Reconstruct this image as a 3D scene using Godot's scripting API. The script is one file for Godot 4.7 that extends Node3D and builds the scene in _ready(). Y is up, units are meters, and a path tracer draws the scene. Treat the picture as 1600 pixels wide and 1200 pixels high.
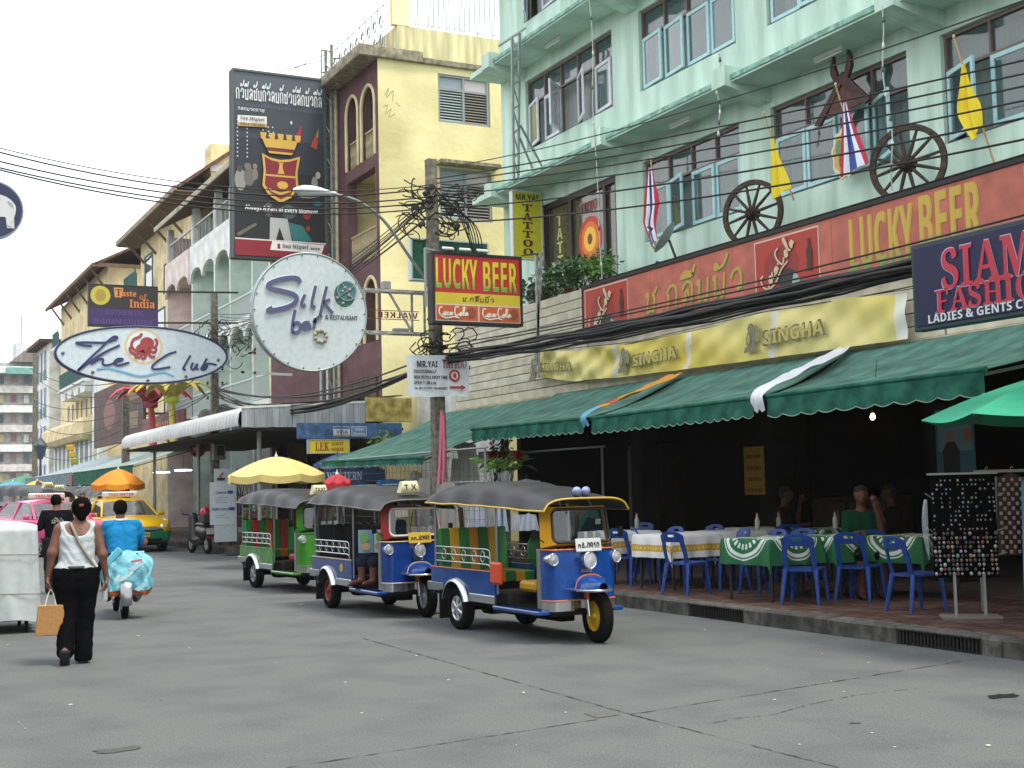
extends Node3D

# ---------------------------------------------------------------- geometry helper
class Geo:
	var v := PackedVector3Array()
	var n := PackedVector3Array()
	var c := PackedColorArray()
	var t := PackedVector2Array()
	var col := Color.WHITE
	var cols := false
	var uvs := false
	var xf := Transform3D()
	func at(b: Basis, o: Vector3) -> Geo:
		xf = Transform3D(b, o)
		return self
	func tri(a: Vector3, b: Vector3, d: Vector3, na: Vector3, nb: Vector3, nd: Vector3, ua := Vector2.ZERO, ub := Vector2.ZERO, ud := Vector2.ZERO) -> void:
		if (d - a).cross(b - a).dot(na + nb + nd) < 0.0:
			var s := b
			b = d
			d = s
			s = nb
			nb = nd
			nd = s
			var q := ub
			ub = ud
			ud = q
		v.append(xf * a); v.append(xf * b); v.append(xf * d)
		n.append((xf.basis * na).normalized()); n.append((xf.basis * nb).normalized()); n.append((xf.basis * nd).normalized())
		if cols:
			c.append(col); c.append(col); c.append(col)
		if uvs:
			t.append(ua); t.append(ub); t.append(ud)
	func flat(a: Vector3, b: Vector3, d: Vector3, hint: Vector3) -> void:
		var m := (d - a).cross(b - a)
		if m.length_squared() < 1e-16:
			return
		if m.dot(hint) < 0.0:
			m = -m
		m = m.normalized()
		tri(a, b, d, m, m, m)
	func quad(a: Vector3, b: Vector3, d: Vector3, e: Vector3, hint: Vector3) -> void:
		flat(a, b, d, hint)
		flat(a, d, e, hint)
	func quv(a: Vector3, b: Vector3, d: Vector3, e: Vector3, m: Vector3) -> void:
		uvs = true
		tri(a, b, d, m, m, m, Vector2(0, 1), Vector2(1, 1), Vector2(1, 0))
		tri(a, d, e, m, m, m, Vector2(0, 1), Vector2(1, 0), Vector2(0, 0))
	func box(o: Vector3, s: Vector3, e := 0.0, bs := Basis.IDENTITY) -> Geo:
		var h := s * 0.5
		e = minf(e, minf(h.x, minf(h.y, h.z)) * 0.8)
		var ax := [Vector3.RIGHT, Vector3.UP, Vector3.BACK]
		for i in 3:
			var j := (i + 1) % 3
			var k := (i + 2) % 3
			for g in [-1.0, 1.0]:
				var f: Vector3 = ax[i] * (h[i] * g)
				var p: Vector3 = ax[j] * (h[j] - e)
				var q: Vector3 = ax[k] * (h[k] - e)
				var m: Vector3 = bs * (ax[i] * g)
				quad(o + bs * (f - p - q), o + bs * (f + p - q), o + bs * (f + p + q), o + bs * (f - p + q), m)
				if e > 0.0:
					for g2 in [-1.0, 1.0]:
						var f2: Vector3 = ax[j] * (h[j] * g2)
						var a1: Vector3 = f + ax[j] * ((h[j] - e) * g2)
						var b1: Vector3 = f2 + ax[i] * ((h[i] - e) * g)
						var m2: Vector3 = bs * (ax[i] * g + ax[j] * g2)
						quad(o + bs * (a1 - q), o + bs * (a1 + q), o + bs * (b1 + q), o + bs * (b1 - q), m2)
		if e > 0.0:
			for sx in [-1.0, 1.0]:
				for sy in [-1.0, 1.0]:
					for sz in [-1.0, 1.0]:
						var u := Vector3(sx, sy, sz)
						flat(o + bs * (u * Vector3(h.x, h.y - e, h.z - e)), o + bs * (u * Vector3(h.x - e, h.y, h.z - e)), o + bs * (u * Vector3(h.x - e, h.y - e, h.z)), bs * u)
		return self
	func bb(x0: float, x1: float, y0: float, y1: float, z0: float, z1: float, e := 0.0) -> Geo:
		return box(Vector3(x0 + x1, y0 + y1, z0 + z1) * 0.5, Vector3(absf(x1 - x0), absf(y1 - y0), absf(z1 - z0)), e)
	func bar(a: Vector3, b: Vector3, w: float, h: float, e := 0.0, up := Vector3.UP) -> Geo:
		var d := (b - a).normalized()
		if absf(d.dot(up)) > 0.98:
			up = Vector3.BACK if absf(d.z) < 0.9 else Vector3.RIGHT
		var x := up.cross(d).normalized()
		return box((a + b) * 0.5, Vector3(w, h, a.distance_to(b)), e, Basis(x, d.cross(x), d))
	func tube(p: PackedVector3Array, r, seg := 8, closed := false, caps := true) -> Geo:
		var m := p.size()
		var up := Vector3.UP
		var rings := []
		var nrm := []
		var dirs := []
		for i in m:
			var a := p[i - 1] if i > 0 else (p[m - 1] if closed else p[0])
			var b := p[i + 1] if i < m - 1 else (p[0] if closed else p[m - 1])
			dirs.append((b - a).normalized())
		var d0: Vector3 = dirs[0]
		if absf(d0.y) > 0.9:
			up = Vector3.RIGHT
		var x := up.cross(d0).normalized()
		for i in m:
			var d: Vector3 = dirs[i]
			x = (x - d * x.dot(d)).normalized()
			var y := d.cross(x)
			var rr: float = r if not (r is Array or r is PackedFloat32Array) else r[i]
			var ring := PackedVector3Array()
			var nn := PackedVector3Array()
			for k in seg + 1:
				var an := TAU * k / seg
				var o := x * cos(an) + y * sin(an)
				nn.append(o)
				ring.append(p[i] + o * rr)
			rings.append(ring)
			nrm.append(nn)
		var last := m if closed else m - 1
		for i in last:
			var a: PackedVector3Array = rings[i]
			var b: PackedVector3Array = rings[(i + 1) % m]
			var na: PackedVector3Array = nrm[i]
			var nb: PackedVector3Array = nrm[(i + 1) % m]
			for k in seg:
				tri(a[k], b[k], b[k + 1], na[k], nb[k], nb[k + 1])
				tri(a[k], b[k + 1], a[k + 1], na[k], nb[k + 1], na[k + 1])
		if caps and not closed:
			for k in seg:
				flat(p[0], rings[0][k], rings[0][k + 1], -dirs[0])
				flat(p[m - 1], rings[m - 1][k], rings[m - 1][k + 1], dirs[m - 1])
		return self
	func cyl(a: Vector3, b: Vector3, r0: float, r1 := -1.0, seg := 12) -> Geo:
		return tube(PackedVector3Array([a, b]), [r0, r1 if r1 >= 0.0 else r0], seg)
	# profile: Vector2(radius, along axis); axis is local y of bs
	func lathe(prof: Array, seg: int, o := Vector3.ZERO, bs := Basis.IDENTITY, sharp := false) -> Geo:
		var m := prof.size()
		var nn := []
		for i in m:
			var a: Vector2 = prof[maxi(i - 1, 0)]
			var b: Vector2 = prof[mini(i + 1, m - 1)]
			var d := (b - a)
			nn.append(Vector2(d.y, -d.x).normalized())
		for i in m - 1:
			var p0: Vector2 = prof[i]
			var p1: Vector2 = prof[i + 1]
			var n0: Vector2 = nn[i]
			var n1: Vector2 = nn[i + 1]
			if sharp:
				var dd := p1 - p0
				n0 = Vector2(dd.y, -dd.x).normalized()
				n1 = n0
			for k in seg:
				var a0 := TAU * k / seg
				var a1 := TAU * (k + 1) / seg
				var e0 := Vector3(cos(a0), 0, sin(a0))
				var e1 := Vector3(cos(a1), 0, sin(a1))
				var q00 := o + bs * (e0 * p0.x + Vector3.UP * p0.y)
				var q01 := o + bs * (e1 * p0.x + Vector3.UP * p0.y)
				var q10 := o + bs * (e0 * p1.x + Vector3.UP * p1.y)
				var q11 := o + bs * (e1 * p1.x + Vector3.UP * p1.y)
				var m00 := bs * (e0 * n0.x + Vector3.UP * n0.y)
				var m01 := bs * (e1 * n0.x + Vector3.UP * n0.y)
				var m10 := bs * (e0 * n1.x + Vector3.UP * n1.y)
				var m11 := bs * (e1 * n1.x + Vector3.UP * n1.y)
				if p0.x > 1e-5:
					tri(q00, q10, q01, m00, m10, m01)
				if p1.x > 1e-5:
					tri(q01, q10, q11, m01, m10, m11)
		return self
	func poly(p: PackedVector2Array, z: float, hint := Vector3.BACK) -> Geo:
		var ix := Geometry2D.triangulate_polygon(p)
		for i in range(0, ix.size(), 3):
			var a := p[ix[i]]
			var b := p[ix[i + 1]]
			var d := p[ix[i + 2]]
			flat(Vector3(a.x, a.y, z), Vector3(b.x, b.y, z), Vector3(d.x, d.y, z), hint)
		return self
	func prism(p: PackedVector2Array, z0: float, z1: float) -> Geo:
		poly(p, z1, Vector3.BACK)
		poly(p, z0, Vector3.FORWARD)
		var m := p.size()
		var area := 0.0
		for i in m:
			area += p[i].cross(p[(i + 1) % m])
		var g := 1.0 if area > 0 else -1.0
		for i in m:
			var a := p[i]
			var b := p[(i + 1) % m]
			var d := b - a
			var h := Vector3(d.y, -d.x, 0) * g
			quad(Vector3(a.x, a.y, z0), Vector3(b.x, b.y, z0), Vector3(b.x, b.y, z1), Vector3(a.x, a.y, z1), h)
		return self
	# rows of points -> smooth sheet; thick > 0 makes a two-sided slab along normals
	func sheet(rows: Array, thick := 0.0, wrap := false, rowcol := [], hint := Vector3.ZERO) -> Geo:
		var m := rows.size()
		var w: int = rows[0].size()
		var nr := []
		for i in m:
			var q := PackedVector3Array()
			for j in w:
				var du: Vector3 = rows[mini(i + 1, m - 1)][j] - rows[maxi(i - 1, 0)][j]
				var j0 := j - 1
				var j1 := j + 1
				if wrap:
					j0 = (j - 1 + w - 1) % (w - 1)
					j1 = (j + 1) % (w - 1)
				else:
					j0 = maxi(j0, 0)
					j1 = mini(j1, w - 1)
				var dv: Vector3 = rows[i][j1] - rows[i][j0]
				var k := du.cross(dv)
				q.append(k.normalized() if k.length_squared() > 1e-18 else Vector3.UP)
			nr.append(q)
		var g := 1.0
		if hint != Vector3.ZERO:
			var s := 0.0
			for i in m:
				for j in w:
					s += nr[i][j].dot(hint)
			g = -1.0 if s < 0 else 1.0
		var uu := uvs
		for side in (2 if thick > 0.0 else 1):
			var f := g if side == 0 else -g
			var o := 0.0 if side == 0 else -thick * g
			for i in m - 1:
				for j in w - 1:
					var a: Vector3 = rows[i][j] + nr[i][j] * o
					var b: Vector3 = rows[i + 1][j] + nr[i + 1][j] * o
					var d: Vector3 = rows[i + 1][j + 1] + nr[i + 1][j + 1] * o
					var e: Vector3 = rows[i][j + 1] + nr[i][j + 1] * o
					if rowcol.size() > 0:
						col = rowcol[i][j]
					var u0 := Vector2(float(j) / (w - 1), float(i) / (m - 1))
					var u1 := Vector2(float(j) / (w - 1), float(i + 1) / (m - 1))
					var u2 := Vector2(float(j + 1) / (w - 1), float(i + 1) / (m - 1))
					var u3 := Vector2(float(j + 1) / (w - 1), float(i) / (m - 1))
					tri(a, b, d, nr[i][j] * f, nr[i + 1][j] * f, nr[i + 1][j + 1] * f, u0, u1, u2)
					tri(a, d, e, nr[i][j] * f, nr[i + 1][j + 1] * f, nr[i][j + 1] * f, u0, u2, u3)
		if thick > 0.0:
			for i in m - 1:
				for j in [0, w - 1]:
					if wrap:
						continue
					var a: Vector3 = rows[i][j]
					var b: Vector3 = rows[i + 1][j]
					quad(a, b, b - nr[i + 1][j] * thick * g, a - nr[i][j] * thick * g, a - rows[i][1 if j == 0 else w - 2])
			for j in w - 1:
				for i in [0, m - 1]:
					var a: Vector3 = rows[i][j]
					var b: Vector3 = rows[i][j + 1]
					quad(a, b, b - nr[i][j + 1] * thick * g, a - nr[i][j] * thick * g, a - rows[1 if i == 0 else m - 2][j])
		uvs = uu
		return self
	func mesh() -> ArrayMesh:
		var a := []
		a.resize(Mesh.ARRAY_MAX)
		a[Mesh.ARRAY_VERTEX] = v
		a[Mesh.ARRAY_NORMAL] = n
		if cols:
			a[Mesh.ARRAY_COLOR] = c
		if uvs:
			a[Mesh.ARRAY_TEX_UV] = t
		var me := ArrayMesh.new()
		me.add_surface_from_arrays(Mesh.PRIMITIVE_TRIANGLES, a)
		return me

# ---------------------------------------------------------------- bookkeeping
var taken := {}
var mats := {}
var rng := RandomNumberGenerator.new()
var tex := {}

# short forms of the vector type and its constructors
const UP := Vector3.UP
const DOWN := Vector3.DOWN
const LEFT := Vector3.LEFT
const RIGHT := Vector3.RIGHT
const BACK := Vector3.BACK
const FORWARD := Vector3.FORWARD
const ONE := Vector3.ONE
const ZERO := Vector3.ZERO

func V(x: float, y: float, z: float) -> Vector3:
	return Vector3(x, y, z)

func P(x: float, y: float) -> Vector2:
	return Vector2(x, y)

func PA(a: Array) -> PackedVector3Array:
	return PackedVector3Array(a)

func geo() -> Geo:
	return Geo.new()

func numbered(s: String) -> String:
	var k: int = taken.get(s, 0)
	taken[s] = k + 1
	return s if k == 0 else "%s_%03d" % [s, k]

func tag(o: Node3D, label: String, category: String, group := "") -> Node3D:
	o.set_meta("label", label)
	o.set_meta("category", category)
	if group:
		o.set_meta("group", group)
	return o

func thing(called: String, label: String, category: String, at := ZERO, turn := 0.0, group := "") -> Node3D:
	var o := Node3D.new()
	o.name = numbered(called)
	add_child(o)
	o.position = at
	o.rotation.y = turn
	return tag(o, label, category, group)

func part(called: String, g: Geo, m: Material, parent: Node, label := "") -> MeshInstance3D:
	var o := MeshInstance3D.new()
	o.name = called
	if g.v.size() == 0:
		push_error("empty " + called)
	o.mesh = g.mesh()
	o.material_override = m
	parent.add_child(o, true)
	if label:
		o.set_meta("label", label)
	return o

func solo(called: String, g: Geo, m: Material, label: String, category: String, group := "") -> MeshInstance3D:
	var o := part(numbered(called), g, m, self)
	tag(o, label, category, group)
	return o

func ground(called: String, g: Geo, m: Material) -> MeshInstance3D:
	var o := part(numbered(called), g, m, self)
	o.set_meta("kind", "structure")
	return o

func copy(o: Node3D, label: String, at: Vector3, turn: float, scale_by := ONE) -> Node3D:
	var base := String(o.name)
	var k := base.rfind("_")
	if k > 0 and base.substr(k + 1).is_valid_int():
		base = base.substr(0, k)
	var r: Node3D = o.duplicate()
	r.name = numbered(base)
	add_child(r)
	r.position = at
	r.rotation.y = turn
	r.scale = scale_by
	r.set_meta("label", label)
	return r

# ---------------------------------------------------------------- materials
func noise(key: String, freq: float, lo: float, hi: float, size := 512, oct := 4, tint_lo := Color.WHITE, pw := 1.0) -> NoiseTexture2D:
	if tex.has(key):
		return tex[key]
	var f := FastNoiseLite.new()
	f.noise_type = FastNoiseLite.TYPE_SIMPLEX_SMOOTH
	f.frequency = freq
	f.fractal_octaves = oct
	f.seed = hash(key) % 1000
	var n := NoiseTexture2D.new()
	n.noise = f
	n.seamless = true
	n.width = size
	n.height = size
	var g := Gradient.new()
	g.offsets = PackedFloat32Array([0.0, 0.3, 0.5, 0.72, 1.0])
	var cs := PackedColorArray()
	for o in [0.0, 0.3, 0.5, 0.72, 1.0]:
		var w := lo + (hi - lo) * pow(o, pw)
		cs.append(Color(w, w, w) * Color.WHITE.lerp(tint_lo, 1.0 - o))
	g.colors = cs
	n.color_ramp = g
	tex[key] = n
	return n

func bump(key: String, freq: float, strength: float, size := 512) -> NoiseTexture2D:
	if tex.has(key):
		return tex[key]
	var f := FastNoiseLite.new()
	f.noise_type = FastNoiseLite.TYPE_SIMPLEX_SMOOTH
	f.frequency = freq
	f.fractal_octaves = 4
	f.seed = hash(key) % 1000
	var n := NoiseTexture2D.new()
	n.noise = f
	n.seamless = true
	n.width = size
	n.height = size
	n.as_normal_map = true
	n.bump_strength = strength
	tex[key] = n
	return n

# plain material: sRGB colour, roughness, metallic
func mt(hex: String, rough := 0.6, metal := 0.0) -> StandardMaterial3D:
	var key := "%s|%.2f|%.2f" % [hex, rough, metal]
	if mats.has(key):
		return mats[key]
	var m := StandardMaterial3D.new()
	m.albedo_color = Color(hex)
	m.roughness = rough
	m.metallic = metal
	if rough > 0.75:
		m.metallic_specular = 0.15
	mats[key] = m
	return m

# weathered material: colour times grime noise, world triplanar
func wm(hex: String, rough := 0.8, key := "grime", scale := 0.35, metal := 0.0, nrm := "", nscale := 0.4) -> StandardMaterial3D:
	var id := "w%s|%.2f|%s|%.2f|%.2f|%s" % [hex, rough, key, scale, metal, nrm]
	if mats.has(id):
		return mats[id]
	var m := StandardMaterial3D.new()
	m.albedo_color = Color(hex)
	m.roughness = rough
	m.metallic = metal
	m.albedo_texture = tex[key]
	m.metallic_specular = 0.15 if rough > 0.75 else 0.45
	m.uv1_triplanar = true
	m.uv1_world_triplanar = true
	m.uv1_scale = V(1, 0.12 if key == "stucco" or key == "streak" else 1.0, 1) * scale
	if nrm:
		m.normal_enabled = true
		m.normal_texture = tex[nrm]
		m.normal_scale = nscale
	mats[id] = m
	return m

func glass(hex: String, alpha: float, rough := 0.03) -> StandardMaterial3D:
	var key := "g%s%.2f" % [hex, alpha]
	if mats.has(key):
		return mats[key]
	var m := StandardMaterial3D.new()
	m.albedo_color = Color(Color(hex), alpha)
	m.transparency = BaseMaterial3D.TRANSPARENCY_ALPHA
	m.roughness = rough
	m.metallic_specular = 0.6
	mats[key] = m
	return m

func vcol(rough := 0.7, metal := 0.0) -> StandardMaterial3D:
	var key := "vc%.2f%.2f" % [rough, metal]
	if mats.has(key):
		return mats[key]
	var m := StandardMaterial3D.new()
	m.vertex_color_use_as_albedo = true
	m.roughness = rough
	m.metallic = metal
	mats[key] = m
	return m

func lin(hex: String) -> Color:
	return Color(hex).srgb_to_linear()

func make_textures():
	noise("grime", 0.006, 0.84, 1.05, 512, 5)
	noise("grime_strong", 0.008, 0.62, 1.06, 512, 6)
	noise("speck", 0.08, 0.72, 1.1, 512, 3)
	noise("cloth", 0.02, 0.94, 1.03, 512, 3)
	noise("streak", 0.012, 0.74, 1.04, 512, 5)
	bump("rough_bump", 0.06, 3.0)
	bump("fold_bump", 0.012, 5.0)
	bump("grain_bump", 0.25, 2.0)

# ---------------------------------------------------------------- lettering and strokes
var fonts := {}
func font(kind: String) -> SystemFont:
	if not fonts.has(kind):
		var f := SystemFont.new()
		f.font_names = PackedStringArray(["Droid Serif" if kind.begins_with("serif") else "Droid Sans"])
		f.font_weight = 700 if kind.ends_with("bold") else 400
		fonts[kind] = f
	return fonts[kind]

# lettering that fills w x h, centred at o in the parent's plane (facing +z)
func text(parent: Node, s: String, o: Vector3, w: float, h: float, m: Material, kind := "sans_bold", depth := 0.004, turn := 0.0, called := "lettering") -> MeshInstance3D:
	var t := TextMesh.new()
	t.text = s
	t.font = font(kind)
	t.font_size = 48
	t.pixel_size = 0.01
	t.depth = 0.05
	t.curve_step = 1.5
	var o3 := MeshInstance3D.new()
	o3.name = called
	o3.mesh = t
	o3.material_override = m
	var bx := t.get_aabb()
	var sc := V(w / maxf(bx.size.x, 0.001), h / maxf(bx.size.y, 0.001), depth / 0.05)
	var cc := bx.position + bx.size * 0.5
	var b := Basis(BACK, turn) * Basis.from_scale(sc)
	o3.transform = Transform3D(b, o - b * cc)
	parent.add_child(o3, true)
	return o3

# flat brush strokes in the xy plane
func stroke(g: Geo, p: PackedVector2Array, w: float, z0: float, z1: float):
	for q in Geometry2D.offset_polyline(p, w * 0.5, Geometry2D.JOIN_ROUND, Geometry2D.END_ROUND):
		if not Geometry2D.is_polygon_clockwise(q):
			g.prism(q, z0, z1)

func smooth(p: PackedVector2Array, steps := 6) -> PackedVector2Array:
	var o := PackedVector2Array()
	var m := p.size()
	for i in m - 1:
		var a := p[maxi(i - 1, 0)]
		var b := p[i]
		var d := p[i + 1]
		var e := p[mini(i + 2, m - 1)]
		for k in steps:
			o.append(b.cubic_interpolate(d, a, e, float(k) / steps))
	o.append(p[m - 1])
	return o

func smooth3(p: PackedVector3Array, steps := 6, closed := false) -> PackedVector3Array:
	var o := PackedVector3Array()
	var m := p.size()
	for i in (m if closed else m - 1):
		var a := p[(i - 1 + m) % m] if closed else p[maxi(i - 1, 0)]
		var b := p[i]
		var d := p[(i + 1) % m]
		var e := p[(i + 2) % m] if closed else p[mini(i + 2, m - 1)]
		for k in steps:
			o.append(b.cubic_interpolate(d, a, e, float(k) / steps))
	if not closed:
		o.append(p[m - 1])
	return o

func ellipse(cx: float, cy: float, rx: float, ry: float, seg := 32, a0 := 0.0, a1 := TAU) -> PackedVector2Array:
	var o := PackedVector2Array()
	var full := absf(a1 - a0 - TAU) < 0.001
	for i in (seg if full else seg + 1):
		var a := a0 + (a1 - a0) * i / seg
		o.append(P(cx + rx * cos(a), cy + ry * sin(a)))
	return o

func rrect(x0: float, x1: float, y0: float, y1: float, r: float, seg := 5) -> PackedVector2Array:
	var o := PackedVector2Array()
	for q in [[x1 - r, y1 - r, 0.0], [x0 + r, y1 - r, PI / 2], [x0 + r, y0 + r, PI], [x1 - r, y0 + r, PI * 1.5]]:
		for i in seg + 1:
			var a: float = q[2] + PI / 2 * i / seg
			o.append(P(q[0] + r * cos(a), q[1] + r * sin(a)))
	return o

func rect(x0: float, x1: float, y0: float, y1: float) -> PackedVector2Array:
	return PackedVector2Array([P(x0, y0), P(x1, y0), P(x1, y1), P(x0, y1)])

func v2(a: Array) -> PackedVector2Array:
	var o := PackedVector2Array()
	for i in range(0, a.size(), 2):
		o.append(P(a[i], a[i + 1]))
	return o

func v3(a: Array) -> PackedVector3Array:
	var o := PackedVector3Array()
	for i in range(0, a.size(), 3):
		o.append(V(a[i], a[i + 1], a[i + 2]))
	return o

# a print of coloured shapes: items [hex, polygon]; later ones lie a hair in front
func printed(called: String, parent: Node, items: Array, z: float, rough := 0.6, step := 0.003) -> MeshInstance3D:
	var g := geo()
	g.cols = true
	var k := 0
	for it in items:
		g.col = lin(it[0])
		g.poly(it[1], z + step * k)
		k += 1
	return part(called, g, vcol(rough), parent)

func sag(a: Vector3, b: Vector3, drop: float, steps := 20) -> PackedVector3Array:
	var o := PackedVector3Array()
	for i in steps + 1:
		var k := float(i) / steps
		o.append(a.lerp(b, k) - UP * drop * 4.0 * k * (1.0 - k))
	return o

# ---------------------------------------------------------------- the scene
func _ready():
	rng.seed = 7
	# camera
	var cam := Camera3D.new()
	cam.name = "camera"
	var yaw := deg_to_rad(26.85)
	var pitch := deg_to_rad(4.52)
	var roll := deg_to_rad(1.3)
	var fw := V(sin(yaw) * cos(pitch), sin(pitch), -cos(yaw) * cos(pitch))
	var rt := V(cos(yaw), 0, sin(yaw))
	var up := rt.cross(fw)
	cam.transform = Transform3D(Basis(rt * cos(roll) - up * sin(roll), up * cos(roll) + rt * sin(roll), -fw), V(0, 1.55, 0))
	cam.fov = rad_to_deg(2.0 * atan(600.0 / 2050.0))
	cam.near = 0.05
	cam.far = 1500.0
	add_child(cam)
	cam.current = true
	# bright overcast sky
	var sm := ProceduralSkyMaterial.new()
	sm.sky_top_color = Color(0.93, 0.95, 0.98)
	sm.sky_horizon_color = Color(0.985, 0.985, 0.985)
	sm.sky_curve = 0.2
	sm.ground_bottom_color = Color(0.35, 0.35, 0.35)
	sm.ground_horizon_color = Color(0.6, 0.6, 0.6)
	sm.sun_angle_max = 1.0
	sm.sky_energy_multiplier = 1.0
	var sky := Sky.new()
	sky.sky_material = sm
	var env := Environment.new()
	env.background_mode = Environment.BG_SKY
	env.sky = sky
	env.background_energy_multiplier = 1.0
	env.ambient_light_source = Environment.AMBIENT_SOURCE_SKY
	env.tonemap_mode = Environment.TONE_MAPPER_LINEAR
	env.tonemap_exposure = 2.35
	env.sdfgi_enabled = true
	env.ssao_enabled = true
	env.ssil_enabled = true
	env.fog_enabled = true
	env.fog_density = 0.0003
	env.fog_light_color = Color(0.93, 0.95, 0.97)
	var we := WorldEnvironment.new()
	we.name = "daylight"
	we.environment = env
	add_child(we)
	# sun behind thin cloud: high, soft
	var sun := DirectionalLight3D.new()
	sun.name = "sun"
	sun.light_energy = 0.5
	sun.light_color = Color(1.0, 0.97, 0.92)
	sun.light_angular_distance = 14.0
	sun.shadow_enabled = true
	sun.rotation_degrees = V(-66, 30, 0)
	add_child(sun)
	make_textures()
	build_road()
	build_green_building()
	build_canopy_front()
	build_upper_decor()
	build_yellow_building()
	build_far_buildings()
	build_signs()
	build_poles_and_wires()
	build_awnings()
	build_stalls()
	build_restaurant()
	build_tuktuks()
	build_cars()
	build_people()
	build_market()
	build_opposite_side()
	print("done")

# ---------------------------------------------------------------- road, kerb, pavement
const KX := 8.85
const KH := 0.16
func build_road():
	# asphalt-and-concrete carriageway: coarse stains x fine grain
	var m := StandardMaterial3D.new()
	noise("road_big", 0.008, 0.91, 1.06, 1024, 6, Color(0.98, 0.99, 1.0))
	noise("road_fine", 0.11, 0.66, 1.22, 1024, 4)
	m.albedo_color = Color("6c6e6d")
	m.albedo_texture = tex["road_big"]
	m.uv1_triplanar = true
	m.uv1_world_triplanar = true
	m.uv1_scale = ONE * 0.11
	m.roughness = 0.9
	m.metallic_specular = 0.15
	m.normal_enabled = true
	m.normal_texture = bump("road_bump", 0.2, 2.5, 1024)
	m.normal_scale = 0.5
	m.detail_enabled = true
	m.detail_blend_mode = BaseMaterial3D.BLEND_MODE_MUL
	m.detail_albedo = tex["road_fine"]
	m.detail_uv_layer = BaseMaterial3D.DETAIL_UV_2
	m.uv2_triplanar = true
	m.uv2_world_triplanar = true
	m.uv2_scale = ONE * 0.6
	var g := geo()
	g.quad(V(-400, -0.004, 60), V(400, -0.004, 60), V(400, -0.004, -700), V(-400, -0.004, -700), UP)
	ground("ground", g, wm("5d5e5b", 0.9, "speck", 0.3))
	g = geo()
	g.quad(V(-5.0, 0, 20), V(KX, 0, 20), V(KX, 0, -200), V(-5.0, 0, -200), UP)
	var road := ground("road", g, m)
	# tar-filled joints between the slabs and wandering cracks
	var tar := wm("454542", 0.9, "speck", 1.0)
	var g1 := [V(4.87, 0, -13.22), V(4.75, 0, -8.06), V(4.75, 0, -7.72), V(8.68, 0, -8.39), V(2.24, 0, -7.34), V(4.46, 0, -7.68), V(4.8, 0, -5.68)]
	var lines := [[g1[0], g1[2]], [g1[2], g1[3]], [g1[4], g1[5]], [g1[2], g1[6]]]
	for l in lines:
		var a: Vector3 = l[0]
		var b: Vector3 = l[1]
		var k := int(a.distance_to(b) / 0.06)
		var s := (b - a).cross(UP).normalized()
		var cg := geo()
		var pa := a
		var wa := 0.008
		for i in k:
			var f := float(i + 1) / k
			var pb := a.lerp(b, f) + s * rng.randf_range(-0.006, 0.006)
			var wb := rng.randf_range(0.001, 0.009) if rng.randf() > 0.25 else 0.0006
			cg.quad(pa - s * wa + UP * 0.004, pb - s * wb + UP * 0.004, pb + s * wb + UP * 0.004, pa + s * wa + UP * 0.004, UP)
			pa = pb
			wa = wb
		part("crack", cg, tar, road)
	# thin secondary crack
	var cr := geo()
	var pts := [V(4.97, 0, -7.14), V(5.29, 0, -7.2), V(5.54, 0, -7.18), V(5.95, 0, -7.35), V(6.54, 0, -7.49), V(7.13, 0, -7.47)]
	for i in pts.size() - 1:
		for j in 14:
			var a: Vector3 = pts[i].lerp(pts[i + 1], j / 14.0)
			var b: Vector3 = pts[i].lerp(pts[i + 1], (j + 1) / 14.0)
			if rng.randf() < 0.35:
				continue
			var w := V(0.3, 0, 1).normalized() * rng.randf_range(0.002, 0.006)
			cr.quad(a - w + UP * 0.004, b - w + UP * 0.004, b + w + UP * 0.004, a + w + UP * 0.004, UP)
	part("crack", cr, tar, road)
	# concrete patch at the joint, oil stains
	var pg := geo()
	var o := V(4.59, 0, -7.82)
	pg.quad(o + V(-0.10, 0.004, 0.10), o + V(0.10, 0.004, 0.07), o + V(0.09, 0.004, -0.10), o + V(-0.08, 0.004, -0.12), UP)
	part("patch", pg, wm("6a6a66", 0.95, "speck", 2.0), road)
	for q in [[V(7.33, 0, -6.87), 0.10], [V(1.5, 0, -8.43), 0.09], [V(5.77, 0, -6.65), 0.03], [V(2.14, 0, -10.24), 0.012]]:
		var sg := geo()
		var so: Vector3 = q[0]
		var pol := PackedVector2Array()
		for i in 14:
			var rr: float = q[1] * rng.randf_range(0.55, 1.25)
			pol.append(P(cos(TAU * i / 14) * rr * 1.5, sin(TAU * i / 14) * rr))
		sg.at(Basis(RIGHT, -PI / 2), so + UP * 0.004)
		sg.poly(pol, 0)
		part("stain", sg, wm("5c5d5b", 0.9, "speck", 3.0) if q[1] < 0.095 else wm("2c2c2b", 0.9, "speck", 3.0), road)
	# litter
	var litter := geo()
	var lp := [V(2.9, 0, -15.06), V(3.11, 0, -13.53), V(4.77, 0, -11.53), V(3.63, 0, -10.29), V(4.38, 0, -9.92), V(4.42, 0, -8.03), V(4.58, 0, -8.97), V(5.91, 0, -7.65), V(5.03, 0, -6.29), V(5.43, 0, -5.93), V(5.62, 0, -6.33), V(5.9, 0, -5.67), V(7.75, 0, -8.73), V(6.81, 0, -8.1), V(3.23, 0, -8.82), V(1.51, 0, -10.43), V(5.62, 0, -17.73), V(8.11, 0, -11.63), V(7.82, 0, -9.41), V(1.54, 0, -15.08)]
	for i in 12:
		lp.append(V(rng.randf_range(1.0, 8.5), 0, rng.randf_range(-14.0, -6.0)))
	var idx := 0
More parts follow.
